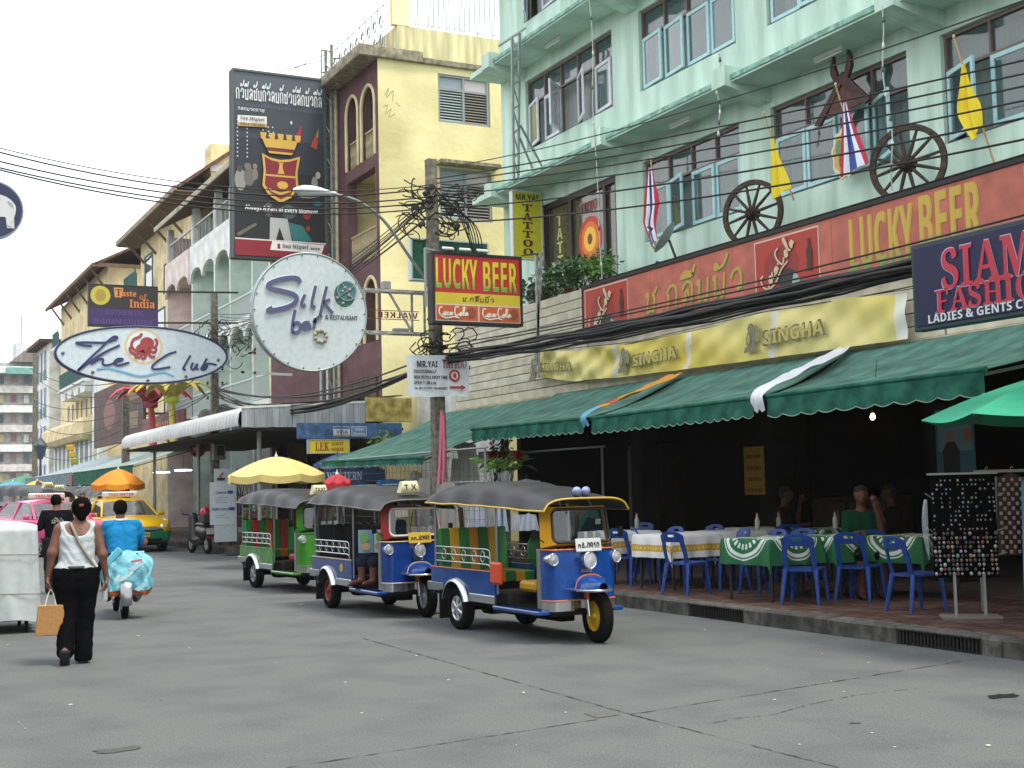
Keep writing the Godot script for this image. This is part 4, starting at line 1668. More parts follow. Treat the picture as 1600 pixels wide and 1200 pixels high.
func build_far_buildings():
	var dark := mt("3a3836", 0.7)
	var gl := glass("5f7078", 0.75)
	var white := wm("e2e6e0", 0.85, "grime", 0.3)
	var mint := wm("d3e2d9", 0.85, "grime", 0.3)
	var pink := wm("e0d0c8", 0.85, "grime", 0.3)
	var orange := wm("e3d2a6", 0.85, "grime", 0.3)
	var yellow := wm("e3d2a0", 0.85, "grime", 0.3)
	var teal := wm("3f6f68", 0.6, "grime", 0.8)
	var roofm := wm("6e5648", 0.85, "streak", 0.6)
	var brown := wm("76624f", 0.8, "grime", 0.8)
	var g: Geo
	# A: mint and pink shophouses with deep balconies and scalloped fascias
	for sec in 2:
		var zA := -53.65 if sec == 0 else -58.4
		var len := 12.6 if sec == 0 else 4.72
		var m: Material = mint if sec == 0 else pink
		var r := facade("shophouse", "pale mint shophouse with deep balconies behind the tall beer billboard" if sec == 0 else "narrow pink shophouse with scalloped balcony fascia", 12.5, zA, "building", "balconied shophouses")
		g = geo()
		g.bb(0, len, 3.3, 12.2, -8.0, -1.8)
		g.bb(0, len, 0, 3.3, -8.0, -7.8)
		part("wall", g, m, r)
		var fins := [0.0, 4.72] if sec == 1 else [0.02, 3.7, 6.0, 9.0, 12.5]
		for u in fins:
			g = geo()
			g.bb(u - 0.09, u + 0.09, 0.1, 13.0, -1.8, 0.0)
			part("party_fin", g, m, r)
		for y in [4.5, 7.55, 10.75]:
			g = geo()
			g.bb(0.1, len - 0.1, y, y + 0.16, -1.8, -0.02)
			part("balcony_slab", g, m, r)
			var pf := geo()
			pf.prism(scallop(0.1, len - 0.1, y + (0.95 if y > 10 else 0.2), y - 0.05, 2 if sec == 1 else 6, 0.5), 0.0, 0.12)
			part("fascia", pf, white if sec == 0 else pink, r)
			if y < 10:
				rail_fence(r, V(0.15, y + 0.2, 0.0), V(len - 0.15, y + 0.2, 0.0), 0.85, mt("b9c4bd", 0.6), 0.16)
			simple_window(r, 0.6, 2.0, y + 0.25, y + 2.3, -1.79, white, gl)
			if sec == 0:
				simple_window(r, 4.3, 5.6, y + 0.25, y + 2.3, -1.79, white, gl)
		# terrace under the roof: posts, rail, machines
		for u in fins:
			g = geo()
			g.bb(u - 0.13, u + 0.13, 11.7, 13.35, -0.3, -0.04)
			part("post", g, white, r)
		rail_fence(r, V(0.1, 11.7, -0.1), V(len - 0.1, 11.7, -0.1), 0.9, mt("a9a9a4", 0.5, 0.3), 0.6)
		if sec == 0:
			for u in [4.4, 5.3]:
				g = geo()
				g.bb(u, u + 0.75, 11.75, 12.5, -0.9, -0.45, 0.02)
				part("cooling_unit", g, white, r)
		g = geo()
		g.sheet([v3([-0.1, 13.35, 0.5, len + 0.1, 13.35, 0.5]), v3([-0.1, 15.2, -3.0, len + 0.1, 15.2, -3.0]), v3([-0.1, 13.2, -8.0, len + 0.1, 13.2, -8.0])], 0.08, false, [], UP)
		var ro := part("roof", g, brown, r)
		g = geo()
		g.bb(-0.1, len + 0.1, 13.22, 13.42, 0.5, 0.56)
		part("eave_board", g, wm("b3ad97", 0.8, "grime", 0.6), ro)
	# B: orange house with the big dark roof and projecting teal balcony
	var b := facade("gabled_house", "orange house with wide dark eaves and a teal balcony box", 14.0, -72.0, "building", "orange houses with dark roofs")
	var bl := 13.6
	g = geo()
	g.bb(0, bl, 0, 15.4, -8.0, 0.0)
	part("wall", g, orange, b)
	g = geo()
	g.sheet([v3([-0.8, 15.4, 1.1, bl + 0.2, 15.4, 1.1]), v3([-0.8, 19.2, -4.0, bl + 0.2, 19.2, -4.0]), v3([-0.8, 15.4, -9.0, bl + 0.2, 15.4, -9.0])], 0.15, false, [], UP)
	var rf := part("roof", g, roofm, b)
	g = geo()
	g.bb(-0.8, bl + 0.2, 15.16, 15.40, 1.1, 1.2)
	part("eave_board", g, wm("9c9078", 0.8, "grime", 0.6), rf)
	g = geo()
	g.bb(-0.8, bl + 0.2, 15.12, 15.18, 0.0, 1.1)
	part("soffit", g, brown, b)
	for u in [1.0, 4.0, 7.0, 10.0]:
		g = geo()
		g.bar(V(u, 14.0, 0.0), V(u, 15.1, 1.0), 0.1, 0.12)
		part("brace", g, brown, b)
	for q in [[0.6, 12.1], [3.6, 8.8]]:
		var u: float = q[0]
		var y: float = q[1]
		g = geo()
		g.prism(v2([u, y - 0.1, u + 3.4, y - 0.1, u + 3.2, y - 0.55, u + 0.5, y - 0.55]), 0.002, 1.0)
		g.bb(u, u + 3.4, y - 0.1, y + 0.05, 0.002, 1.1)
		var bo := part("balcony", g, white, b)
		rail_fence(b, V(u + 0.1, y + 0.05, 1.02), V(u + 3.3, y + 0.05, 1.02), 0.95, teal, 0.14)
		g = geo()
		g.bb(u + 0.1, u + 3.3, y + 0.1, y + 0.9, 0.94, 0.97)
		part("balcony_panel", g, teal, b)
		simple_window(b, u + 0.6, u + 2.6, y + 0.1, y + 2.2, 0.0, teal, gl)
	for u in [6.0, 8.2, 10.4, 12.2]:
		for y in [5.2, 8.4, 11.6]:
			simple_window(b, u, u + 0.7, y, y + 1.5, 0.0, brown, gl)
	# pale yellow block on the roof
	g = geo()
	g.bb(bl - 1.3, bl - 0.02, 15.2, 17.5, -4.2, -0.5)
	part("roof_block", g, yellow, b)
	g = geo()
	g.bb(bl - 1.35, bl + 0.03, 16.2, 16.5, -4.2, -0.45)
	part("roof_band", g, white, b)
	# C: second orange house, gable end towards the camera
	var c := facade("gabled_house", "orange house with gable end above the dark restaurant board", 13.3, -97.0, "building", "orange houses with dark roofs")
	var cl := 19.0
	g = geo()
	g.bb(0, cl, 0, 15.0, -7.0, 0.0)
	part("wall", g, orange, c)
	g = geo()
	g.sheet([v3([-0.6, 15.0, 0.9, cl + 0.7, 15.0, 0.9]), v3([-0.6, 17.2, -3.5, cl + 0.7, 17.2, -3.5]), v3([-0.6, 15.0, -8.0, cl + 0.7, 15.0, -8.0])], 0.15, false, [], UP)
	rf = part("roof", g, roofm, c)
	g = geo()
	g.bb(-0.6, cl + 0.7, 14.78, 15.0, 0.9, 1.0)
	g.bb(cl + 0.6, cl + 0.7, 14.78, 15.0, -7.0, 0.9)
	part("eave_board", g, brown, rf)
	for u in [1.5, 5.0, 8.5, 12.0, 15.5, 18.5]:
		g = geo()
		g.bar(V(u, 13.6, 0.0), V(u, 14.8, 0.85), 0.1, 0.12)
		part("brace", g, brown, c)
	for k in 2:
		g = geo()
		g.bar(V(cl + 0.05, 12.6, -1.6 - k * 2.6), V(cl + 0.6, 14.8, -1.4 - k * 2.6), 0.08, 0.1)
		part("brace", g, brown, c)
	for q in [[3.2, 11.6, 3.0], [6.6, 8.5, 10.5]]:
		var u: float = q[0]
		var y: float = q[1]
		var u2: float = u + q[2]
		g = geo()
		g.bb(u, u2, y - 0.1, y + 0.05, 0.002, 1.1)
		var n := int(q[2] / 2.6)
		for i in maxi(n, 1):
			var d: float = q[2] / maxi(n, 1)
			g.prism(v2([u + d * i, y - 0.1, u + d * (i + 1), y - 0.1, u + d * (i + 0.85), y - 0.7, u + d * (i + 0.3), y - 0.7]), 0.004, 0.95)
		part("balcony", g, white, c)
		rail_fence(c, V(u + 0.1, y + 0.05, 1.0), V(u2 - 0.1, y + 0.05, 1.0), 1.0, teal, 0.14)
		g = geo()
		g.bb(u + 0.1, u2 - 0.1, y + 0.12, y + 0.9, 0.93, 0.96)
		part("balcony_panel", g, teal, c)
	var navy := mt("3b4470", 0.6)
	for i in 8:
		var u := 3.6 + i * 1.9
		simple_window(c, u, u + 0.8, 6.5, 7.8, 0.0, yellow, navy)
		simple_window(c, u, u + 0.8, 9.4, 11.2, 0.0, yellow, navy)
	# curved yellow balcony band and the arcade of tall openings, each a flat navy sheet
	g = geo()
	g.bb(0.0, 16.5, 5.0, 6.3, 0.0, 1.3, 0.3)
	part("balcony_band", g, orange, c)
	for i in 9:
		g = geo()
		var u := 0.4 + i * 1.85
		g.bb(u, u + 0.55, 2.2, 5.0, 0.0, 0.5)
		part("pier", g, white, c)
		g = geo()
		g.bb(u + 0.55, u + 1.85, 2.2, 4.9, 0.002, 0.06)
		part("opening", g, navy, c)  # solid navy sheet on the wall, no real opening
		g = geo()
		g.bb(u + 0.57, u + 1.83, 2.2, 3.0, 0.3, 0.34)
		part("teal_panel", g, teal, c)
	# white panel with pointed arch at the near end
	g = geo()
	var pa := v2([16.6, 3.0, 16.6, 9.0, 19.0, 9.0, 19.0, 3.0, 18.4, 3.0, 18.4, 5.6, 18.1, 6.4, 17.8, 7.4, 17.5, 6.4, 17.2, 5.6, 17.2, 3.0])
	g.prism(pa, 0.0, 0.5)
	part("pointed_arch", g, white, c)
	# D: white corner tower
	var d := facade("corner_tower", "white corner tower with blue window strips and teal rails", 12.6, -104.6, "building")
	g = geo()
	g.bb(0, 7.0, 0, 12.6, -6.0, 0.0)
	part("wall", g, white, d)
	g = geo()
	g.bb(-0.4, 7.2, 12.6, 12.85, -6.2, 0.7)
	var dr := part("roof", g, roofm, d)
	for u in [0.6, 2.6, 4.6]:
		for y in [1.8, 4.6, 7.4, 10.1]:
			simple_window(d, u, u + 1.0, y, y + 2.2, 0.0, mt("bcc3c9", 0.6), navy)
			g = geo()
			g.bb(u, u + 1.0, y, y + 0.7, 0.07, 0.10)
			part("railing_panel", g, teal, d)
	# E: far apartment block facing down the street
	var e := thing("apartment_block", "grey apartment block with laundry balconies at the far left edge", "building", V(22, 0, -220))
	var ex := 6.0
	g = geo()
	g.bb(-16, ex, 0, 23.2, -10, -1.3)
	part("wall", g, wm("a9a7a3", 0.85, "grime", 0.3), e)
	g = geo()
	g.bb(4.0, ex, 0, 23.2, -1.3, 0)
	part("stair_wall", g, white, e)
	for k in 7:
		var y := 0.8 + k * 3.1
		g = geo()
		g.bb(-16, 4.0, y + 2.0, y + 3.1, -1.3, 0.1)
		var bal := part("balcony", g, white if k % 2 == 0 else wm("c9c6bf", 0.85, "grime", 0.3), e)
		for j in 6:
			g = geo()
			var x := 3.3 - j * 1.9
			var hx: String = ["5a6470", "a39c78", "7d5c58", "b9b9b4", "4a5056", "84706a"][(j * 5 + k * 3) % 6]
			g.bb(x - 0.6, x + 0.2, y + 0.4 + 0.2 * (j % 2), y + 1.7, -0.9, -0.84)
			part("laundry", g, mt(hx, 0.9), bal)
		simple_window(e, 4.6, 5.5, y + 0.7, y + 2.1, 0.0, mt("9aa3a8", 0.6), navy)
	g = geo()
	g.prism(v2([-0.1, 21.2, 4.0, 21.2, 4.0, 22.2, -0.1, 22.2]), 0.1, 1.4)
	part("awning", g, wm("6fa39a", 0.7, "grime", 0.4), e)
	g = geo()
	g.prism(v2([0.5, 23.2, ex + 0.4, 23.2, ex - 0.4, 25.0, 2.6, 25.0]), -10.0, 0.4)
	part("roof", g, wm("8a8078", 0.85, "streak", 0.3), e)
	# F: pale tower far away in the haze
	var f := thing("distant_tower", "hazy pale high-rise far beyond the apartment block", "building", V(35.93, 13.57, -330) * V(1, 0, 1))
	g = geo()
	g.bb(-2.5, 4.5, 0, 33.5, -15, 0)
	part("wall", g, wm("c9ccd0", 0.85, "grime", 0.05), f)
	g = geo()
	g.bb(-0.6, 2.6, 33.5, 39, -10, -3)
	part("roof_house", g, wm("c9ccd0", 0.85, "grime", 0.05), f)
	g = geo()
	for k in 8:
		g.bb(-2.0, 4.0, 4 + k * 3.6, 5.7 + k * 3.6, 0.02, 0.2)
	part("window_band", g, mt("8d959c", 0.6), f)
	g = geo()
	g.bar(V(1, 39, -6), V(1, 46, -6), 0.3, 0.3)
	g.bar(V(-0.5, 43, -6), V(2.5, 43, -6), 0.2, 0.2)
	part("mast", g, mt("8d959c", 0.6), f)
# ---------------------------------------------------------------- hanging and projecting signs
func text_grad(parent: Node, s: String, o: Vector3, w: float, h: float, top: String, bot: String, from := 0.35):
	var t := TextMesh.new()
	t.text = s
	t.font = font("sans_bold")
	t.font_size = 48
	t.pixel_size = 0.01
	t.depth = 0.05
	t.curve_step = 1.5
	var ar := t.get_mesh_arrays()
	var bx := t.get_aabb()
	var vs: PackedVector3Array = ar[Mesh.ARRAY_VERTEX]
	var ix: PackedInt32Array = ar[Mesh.ARRAY_INDEX]
	var g := geo()
	g.cols = true
	var sc := V(w / bx.size.x, h / bx.size.y, 0.08)
	var cc := bx.position + bx.size * 0.5
	# slice every triangle into rows so that the printed blend is even
	for i in range(0, ix.size(), 3):
		var p := PackedVector2Array()
		for k in 3:
			var q := vs[ix[i + k]]
			if q.z < 0.0:
				break
			p.append(P((q.x - cc.x) * sc.x, (q.y - cc.y) * sc.y))
		if p.size() < 3 or absf((p[1] - p[0]).cross(p[2] - p[0])) < 1e-9:
			continue
		for row in 8:
			var y0 := -h * 0.5 + h * row / 8.0
			var y1 := y0 + h / 8.0
			var clip := Geometry2D.intersect_polygons(p, rect(-w, w, y0, y1))
			var f := clampf(((row + 0.5) / 8.0) / from, 0, 1)
			g.col = lin(bot).lerp(lin(top), f)
			for c in clip:
				if c.size() >= 3:
					for k in range(1, c.size() - 1):
						g.flat(V(c[0].x, c[0].y, 0) + o, V(c[k].x, c[k].y, 0) + o, V(c[k + 1].x, c[k + 1].y, 0) + o, BACK)
	part("lettering", g, vcol(0.55), parent)

func px_lines(lines: Array, c: Vector2, k: float) -> Array:
	var o := []
	for l in lines:
		var p := PackedVector2Array()
		for i in range(0, l.size(), 2):
			p.append(P((l[i] - c.x) * k, (c.y - l[i + 1]) * k))
		o.append(smooth(p, 6))
	return o

func box_sign(r: Node3D, x0: float, x1: float, y0: float, y1: float, depth: float, frame: Material, face: Material, lip := 0.05):
	var g := geo()
	g.bb(x0, x1, y0, y1, -depth, -0.012, 0.008)
	part("case", g, frame, r)
	g = geo()
	g.bb(x0, x1, y1 - lip, y1, -0.012, 0.012, 0.003)
	g.bb(x0, x1, y0, y0 + lip, -0.012, 0.012, 0.003)
	g.bb(x0, x0 + lip, y0 + lip, y1 - lip, -0.012, 0.012, 0.003)
	g.bb(x1 - lip, x1, y0 + lip, y1 - lip, -0.012, 0.012, 0.003)
	part("frame", g, frame, r)
	g = geo()
	g.bb(x0 + lip, x1 - lip, y0 + lip, y1 - lip, -0.011, -0.001)
	part("face", g, face, r)

func build_signs():
	var g: Geo
	# tall beer billboard fixed to the maroon front
	var B := thing("tall_billboard", "tall dark beer billboard with red crowned shield above the round sign", "billboard", V(9.0, 7.8, -34.0))
	var W := 2.62
	var H := 5.15
	g = geo()
	g.bb(0, W, 0, H, -0.32, -0.01, 0.02)
	part("case", g, wm("39423f", 0.7, "grime", 0.6), B)
	g = geo()
	for q in [[0, W, H - 0.06, H], [0, W, 0, 0.07], [0, 0.05, 0.07, H - 0.06], [W - 0.05, W, 0.07, H - 0.06]]:
		g.bb(q[0], q[1], q[2], q[3], -0.01, 0.03)
	part("frame", g, mt("4a5450", 0.6), B)
	var it := []
	it.append(["4a545c", rect(0.05, W - 0.05, 0.07, H - 0.06)])
	it.append(["38404a", rect(0.05, W - 0.05, 0.07, 4.15)])
	it.append(["2b2f38", rect(0.05, W - 0.05, 0.07, 3.3)])
	it.append(["24242a", rect(0.05, W - 0.05, 0.07, 2.4)])
	# stage lights
	it.append(["b02a38", v2([1.92, 3.78, 1.70, 3.30, 1.90, 3.26])])
	it.append(["b5402c", v2([2.42, 3.74, 2.18, 3.22, 2.36, 3.14])])
	it.append(["8f9a3c", v2([2.42, 3.76, 2.34, 3.50, 2.40, 3.48])])
	it.append(["c9d3e6", ellipse(1.64, 3.82, 0.03, 0.05, 8)])
	# musicians in white jackets, dancers
	for q in [[0.22, 2.12, 0.16, 0.30, "8d8b85"], [0.20, 2.42, 0.07, 0.10, "4a4038"], [0.46, 2.22, 0.15, 0.26, "66635e"], [0.42, 2.50, 0.10, 0.09, "6f6a62"], [0.62, 2.30, 0.08, 0.16, "77726a"], [0.62, 2.52, 0.06, 0.07, "857b6c"], [0.98, 1.36, 0.12, 0.2, "55534f"], [1.55, 1.34, 0.2, 0.2, "4f5557"], [2.28, 2.18, 0.09, 0.20, "8f8f92"], [2.38, 2.42, 0.07, 0.10, "b9a58a"], [2.10, 1.86, 0.14, 0.12, "8c2a2e"], [2.05, 1.30, 0.11, 0.14, "9a2c2c"], [2.08, 0.92, 0.06, 0.08, "a5302e"], [2.35, 1.62, 0.12, 0.07, "2a6a72"]]:
		it.append([q[4], ellipse(q[0], q[1], q[2], q[3], 14)])
	it.append(["a9acab", v2([1.02, 1.15, 1.50, 1.15, 1.62, 0.55, 1.42, 0.50, 1.28, 0.90, 1.16, 0.50, 1.00, 0.52])])
	it.append(["2f7270", v2([1.52, 1.05, 1.92, 0.98, 2.20, 0.58, 1.66, 0.52])])
	it.append(["6a6258", v2([0.10, 0.66, 0.62, 0.98, 0.66, 0.92, 0.16, 0.58])])
	# strings of lamps
	for q in [[0.14, 2.75, 10, 0.0, 0.11], [0.40, 2.75, 8, 0.0, 0.11], [0.84, 3.30, 5, 0.0, 0.11], [0.98, 3.62, 4, 0.01, -0.12], [1.10, 3.62, 4, 0.02, -0.14]]:
		for i in q[2]:
			it.append(["cfd2cf", ellipse(q[0] + q[3] * i, q[1] + q[4] * i, 0.02, 0.024, 6)])
	# bottle label plate and its wordmark
	it.append(["d9d8d2", v2([0.14, 3.66, 0.94, 3.70, 0.94, 3.90, 0.14, 3.86])])
	it.append(["b59a62", v2([0.14, 3.56, 0.94, 3.60, 0.94, 3.70, 0.14, 3.66])])
	# crown
	var cr := PackedVector2Array()
	for i in 11:
		var t := i / 10.0
		cr.append(P(lerpf(0.92, 1.70, t), 3.02 - 0.16 * sin(PI * t)))
	for i in 11:
		var t := 1.0 - i / 10.0
		var x := lerpf(0.80, 1.82, t)
		var top := 3.36 - 0.06 * sin(PI * t) + (0.14 if i % 2 == 0 else 0.0)
		cr.append(P(x - 0.045, top))
		cr.append(P(x + 0.045 if i % 2 == 0 else x - 0.05, top))
	it.append(["c9a24a", v2([0.92, 3.04, 1.70, 3.04, 1.80, 3.30, 0.80, 3.30])])
	for i in 5:
		var x := lerpf(0.78, 1.74, i / 4.0)
		it.append(["c9a24a", v2([x, 3.28, x + 0.12, 3.28, x + 0.15, 3.46, x - 0.03, 3.46])])
	it.append(["6f2230", v2([0.96, 2.95, 1.66, 2.95, 1.70, 3.06, 0.92, 3.06])])
	it.append(["c9a24a", v2([1.00, 2.90, 1.62, 2.90, 1.66, 2.96, 0.96, 2.96])])
	# shield
	var sh := [0.80, 2.88, 1.02, 2.78, 1.30, 2.74, 1.58, 2.78, 1.86, 2.88, 1.78, 2.42, 1.80, 2.00, 1.60, 1.72, 1.30, 1.56, 0.98, 1.74, 0.80, 2.00, 0.84, 2.42]
	var so := v2(sh)
	it.append(["c9a24a", so])
	var si := PackedVector2Array()
	for p in so:
		si.append(P(1.31, 2.25) + (p - P(1.31, 2.25)) * 0.87)
	it.append(["7c1d2b", si])
	it.append(["c9a24a", rect(0.90, 1.72, 2.27, 2.32)])
	it.append(["c9a24a", v2([1.22, 2.36, 1.42, 2.36, 1.38, 2.46, 1.36, 2.62, 1.40, 2.66, 1.24, 2.66, 1.28, 2.62, 1.26, 2.46])])
	it.append(["c9a24a", ellipse(1.36, 2.05, 0.16, 0.11, 9)])
	it.append(["c9a24a", v2([0.98, 1.94, 1.30, 1.84, 1.62, 1.94, 1.58, 1.88, 1.30, 1.77, 1.02, 1.86])])
	# red foot with white label
	it.append(["d0cfca", rect(0.05, W - 0.05, 0.50, 0.535)])
	it.append(["82202c", rect(0.05, W - 0.05, 0.07, 0.50)])
	it.append(["dcdbd5", v2([1.00, 0.26, 2.44, 0.24, 2.52, 0.48, 1.06, 0.50])])
	it.append(["8a2a2e", rect(1.20, 1.28, 0.30, 0.44)])
	printed("picture", B, it, -0.002, 0.45, 0.001)
	var zt := 0.102
	var white := mt("cdd0cf", 0.5)
	# Thai headline
	g = geo()
	var keys := ["ko", "wo", "bo", "lo", "cho", "bo", "ko", "wo", "lo", "bo", "ko", "cho", "wo", "bo", "lo", "ko", "bo", "wo", "ko", "lo"]
	var word := []
	for i in keys.size():
		word.append([keys[i], float(i)])
		if i % 3 == 1:
			word.append(["an", float(i)])
		elif i % 4 == 2:
			word.append(["ii", float(i)])
	thai(g, word, 0.09, 4.30, 2.42, 0.34, 0.026, 0.080, 0.083, 0.0)
	part("lettering", g, white, B)
	g = geo()
	var w2 := []
	for i in 9:
		w2.append([keys[(i * 3) % 20], float(i)])
	thai(g, w2, 0.14, 4.0, 0.74, 0.09, 0.014, 0.080, 0.083, 0.0)
	part("lettering", g, white, B)
	text(B, "San Miguel", V(0.54, 3.785, zt - 0.02), 0.66, 0.12, mt("3b3230", 0.5), "serif_bold", 0.003)
	text(B, "PALE PILSEN", V(0.54, 3.635, zt - 0.02), 0.66, 0.06, mt("5a4226", 0.5), "sans_bold", 0.003)
	text(B, "Always A Part of Every Moment", V(1.33, 1.36, zt - 0.02), 2.02, 0.17, mt("e6e6e6", 0.5), "sans_bold", 0.003)
	text(B, "San Miguel", V(1.70, 0.375, zt - 0.02), 0.72, 0.15, mt("3a3634", 0.5), "serif_bold", 0.003)
	text(B, "BEER", V(2.26, 0.36, zt - 0.02), 0.26, 0.06, mt("3a3634", 0.5), "sans_bold", 0.003)
	# steel mast and frame between billboard and wall
	var steel := wm("8b8c80", 0.6, "grime_strong", 1.0, 0.3)
	var F := thing("billboard_mast", "grey steel lattice mast beside the tall beer billboard", "mast", V(11.85, 3.6, -34.1))
	for q in [[0.0, 0.0], [0.0, -0.5]]:
		g = geo()
		g.bar(V(q[0], 0, q[1]), V(q[0], 10.4, q[1]), 0.07, 0.07)
		part("upright", g, steel, F)
	for i in 11:
		g = geo()
		g.bar(V(0, 0.6 + i * 0.9, 0), V(0, 1.0 + i * 0.9, -0.5), 0.035, 0.035)
		g.bar(V(0, 0.6 + i * 0.9, 0), V(-0.26 if i > 4 else 0.15, 0.6 + i * 0.9, -0.1), 0.035, 0.035)
		part("brace", g, steel, F)
	for q in [[V(10.24, 12.99, -34), V(11.7, 13.54, -34)], [V(10.56, 13.04, -34), V(11.85, 13.78, -34)]]:
		g = geo()
		g.bar(q[0] - F.position, q[1] - F.position, 0.02, 0.02)
		part("stay", g, steel, F)
	g = geo()
	for y in [9.0, 9.5, 10.0]:
		g.bar(V(0, y, 0), V(0.9, y + 0.05, 0.4), 0.03, 0.03)
	g.bar(V(0.9, 8.9, 0.4), V(0.9, 10.1, 0.4), 0.03, 0.03)
	g.bar(V(-0.3, 9.0, 0), V(-0.3, 10.2, 0), 0.03, 0.03)
	g.bar(V(-0.3, 10.2, 0), V(0, 10.2, 0), 0.03, 0.03)
	part("top_frame", g, steel, F)
	# round white bar sign on a truss
	var S := thing("round_bar_sign", "large round white sign with violet script letters on a steel truss", "sign", V(6.97, 4.61, -21.3))
	var R := 1.02
	var face := wm("c3cfd0", 0.5, "cloth", 0.7)
	g = geo()
	g.lathe([P(0, -0.18), P(R - 0.02, -0.18), P(R, -0.16), P(R, -0.005), P(R - 0.03, 0.005)], 72, ZERO, Basis(RIGHT, PI / 2), true)
	part("drum", g, wm("a8adac", 0.5, "grime_strong", 1.0, 0.2), S)
	g = geo()
	g.prism(ellipse(0, 0, R - 0.02, R - 0.02, 72), -0.01, 0.004)
	part("face", g, face, S)
	g = geo()
	var ring := PackedVector3Array()
	for i in 72:
		ring.append(V(cos(TAU * i / 72), sin(TAU * i / 72), 0) * (R - 0.012))
	g.tube(ring, 0.018, 6, true)
	part("rim", g, mt("9aa5a5", 0.4, 0.4), S)
	for i in 22:
		var a := TAU * i / 22
		g = geo()
		g.lathe([P(0.014, 0), P(0.014, 0.012), P(0, 0.016)], 6, V(cos(a) * (R - 0.05), sin(a) * (R - 0.05), 0.006), Basis(RIGHT, PI / 2))
		part("stud", g, mt("6a625a", 0.6), S)
	var c := P(415, 427)
	var k := 0.00281
	var lines := px_lines([[348, 250, 330, 228, 280, 228, 210, 245, 155, 272, 165, 296, 230, 308, 305, 326, 326, 356, 296, 392, 225, 418, 150, 432, 175, 412]], c, k)
	var thin := px_lines([[378, 325, 358, 370, 360, 395, 380, 385], [446, 268, 424, 360, 424, 398, 442, 392], [516, 268, 490, 370, 472, 448], [536, 348, 500, 366, 520, 395, 552, 430], [316, 420, 300, 500, 298, 560], [300, 520, 325, 495, 345, 510, 340, 545, 300, 562], [404, 492, 372, 496, 362, 525, 385, 535, 404, 505, 406, 536], [440, 466, 432, 528], [434, 496, 456, 462, 484, 450]], c, k)
	g = geo()
	for l in lines:
		stroke(g, l, 0.105, 0.010, 0.020)
	for l in thin:
		stroke(g, l, 0.072, 0.010, 0.020)
	part("letter_outline", g, mt("dfe3e3", 0.5), S)
	g = geo()
	for l in lines:
		stroke(g, l, 0.078, 0.022, 0.045)
	for l in thin:
		stroke(g, l, 0.050, 0.022, 0.045)
	part("lettering", g, mt("4f5478", 0.5), S)
	text(S, "& RESTAURANT", V((612 - 415) * k, (427 - 455) * k, 0.010), 0.58, 0.075, mt("4c5250", 0.6), "sans", 0.012)
	var gc := V((640 - 415) * k, (427 - 300) * k, 0.0)
	printed("globe_patch", S, [["3c6a5e", ellipse(gc.x - 0.02, gc.y - 0.04, 0.19, 0.21, 20)], ["4f7d84", ellipse(gc.x + 0.02, gc.y + 0.03, 0.16, 0.16, 24)]], 0.008)
	g = geo()
	for a in [0.6, 2.2]:
		g.bar(gc + V(cos(a), sin(a), 0) * 0.17 + V(0.02, 0.03, 0.03), gc - V(cos(a), sin(a), 0) * 0.17 + V(0.02, 0.03, 0.03), 0.014, 0.014)
	var rg := PackedVector3Array()
	for i in 28:
		rg.append(gc + V(cos(TAU * i / 28) * 0.17 + 0.02, sin(TAU * i / 28) * 0.17 + 0.03, 0.03))
	g.tube(rg, 0.009, 5, true)
	part("globe_wire", g, mt("8fa39c", 0.5), S)
	g = geo()
	var m0 := V((475 - 415) * k, (427 - 575) * k, 0.006)
	for i in 9:
		var a := TAU * i / 9
		g.lathe([P(0.03, 0), P(0.036, 0.03), P(0.02, 0.05), P(0, 0.052)], 8, m0 + V(cos(a) * 0.10, sin(a) * 0.10, 0), Basis(RIGHT, PI / 2))
	for q in [[0.06, 0.05], [-0.06, 0.02], [0.05, -0.05], [-0.02, 0.08], [-0.16, -0.1], [-0.06, -0.19]]:
		g.lathe([P(0.026, 0.03), P(0.026, 0.05), P(0, 0.06)], 8, gc + V(q[0], q[1], 0), Basis(RIGHT, PI / 2))
	part("socket", g, mt("a89f86", 0.6), S)
	# truss from the drum to the pole
	var T := thing("sign_truss", "white steel truss carrying the round sign from the concrete pole", "truss", V(8.0, 4.3, -21.36))
	var wt := wm("b3b3ad", 0.6, "grime_strong", 1.2, 0.2)
	for y in [0.0, 0.74]:
		for zz in [-0.09, 0.09]:
			g = geo()
			g.bar(V(-0.06, y, zz), V(1.16, y, zz), 0.045, 0.045)
			part("chord", g, wt, T)
	for q in [[0.42, 0.74, 0.88, 0.0], [0.86, 0.74, 0.86, 0.0], [1.1, 0.74, 1.1, 0.0]]:
		g = geo()
		g.bar(V(q[0], q[1], 0), V(q[2], q[3], 0), 0.035, 0.035)
		part("brace", g, wt, T)
	g = geo()
	g.bb(0.30, 0.44, 0.77, 0.91, -0.08, 0.08, 0.01)
	part("lamp_box", g, mt("8d918e", 0.6), T)
	g = geo()
	g.bb(0.5, 0.78, 0.03, 0.09, -0.06, 0.06, 0.01)
	part("ballast", g, mt("6f716c", 0.6), T)
	# reversed red lettering strip seen from behind
	var K := thing("whisky_strip", "narrow open sign whose red letters read backwards behind the truss", "sign", V(8.1, 4.66, -22.2))
	g = geo()
	g.bb(0, 1.25, 0.0, 0.012, -0.02, 0.0)
	g.bb(0, 1.25, 0.158, 0.17, -0.02, 0.0)
	part("rails", g, mt("8c3a3a", 0.6), K)
	var tx := text(K, "WALKER", V(0.82, 0.085, 0.006), 0.80, 0.11, mt("7a2b2c", 0.6), "sans_bold", 0.004)
	tx.transform = Transform3D(Basis(UP, PI) * tx.transform.basis, V(1.64, 0, 0) + Basis(UP, PI) * tx.transform.origin + V(0, 0, 0.012))
	# oval club sign
	var C := thing("oval_club_sign", "large white oval sign with navy script and a red octopus", "sign", V(7.11, 5.38, -36.2))
	C.scale = ONE * 0.9526
	var rx := 2.43
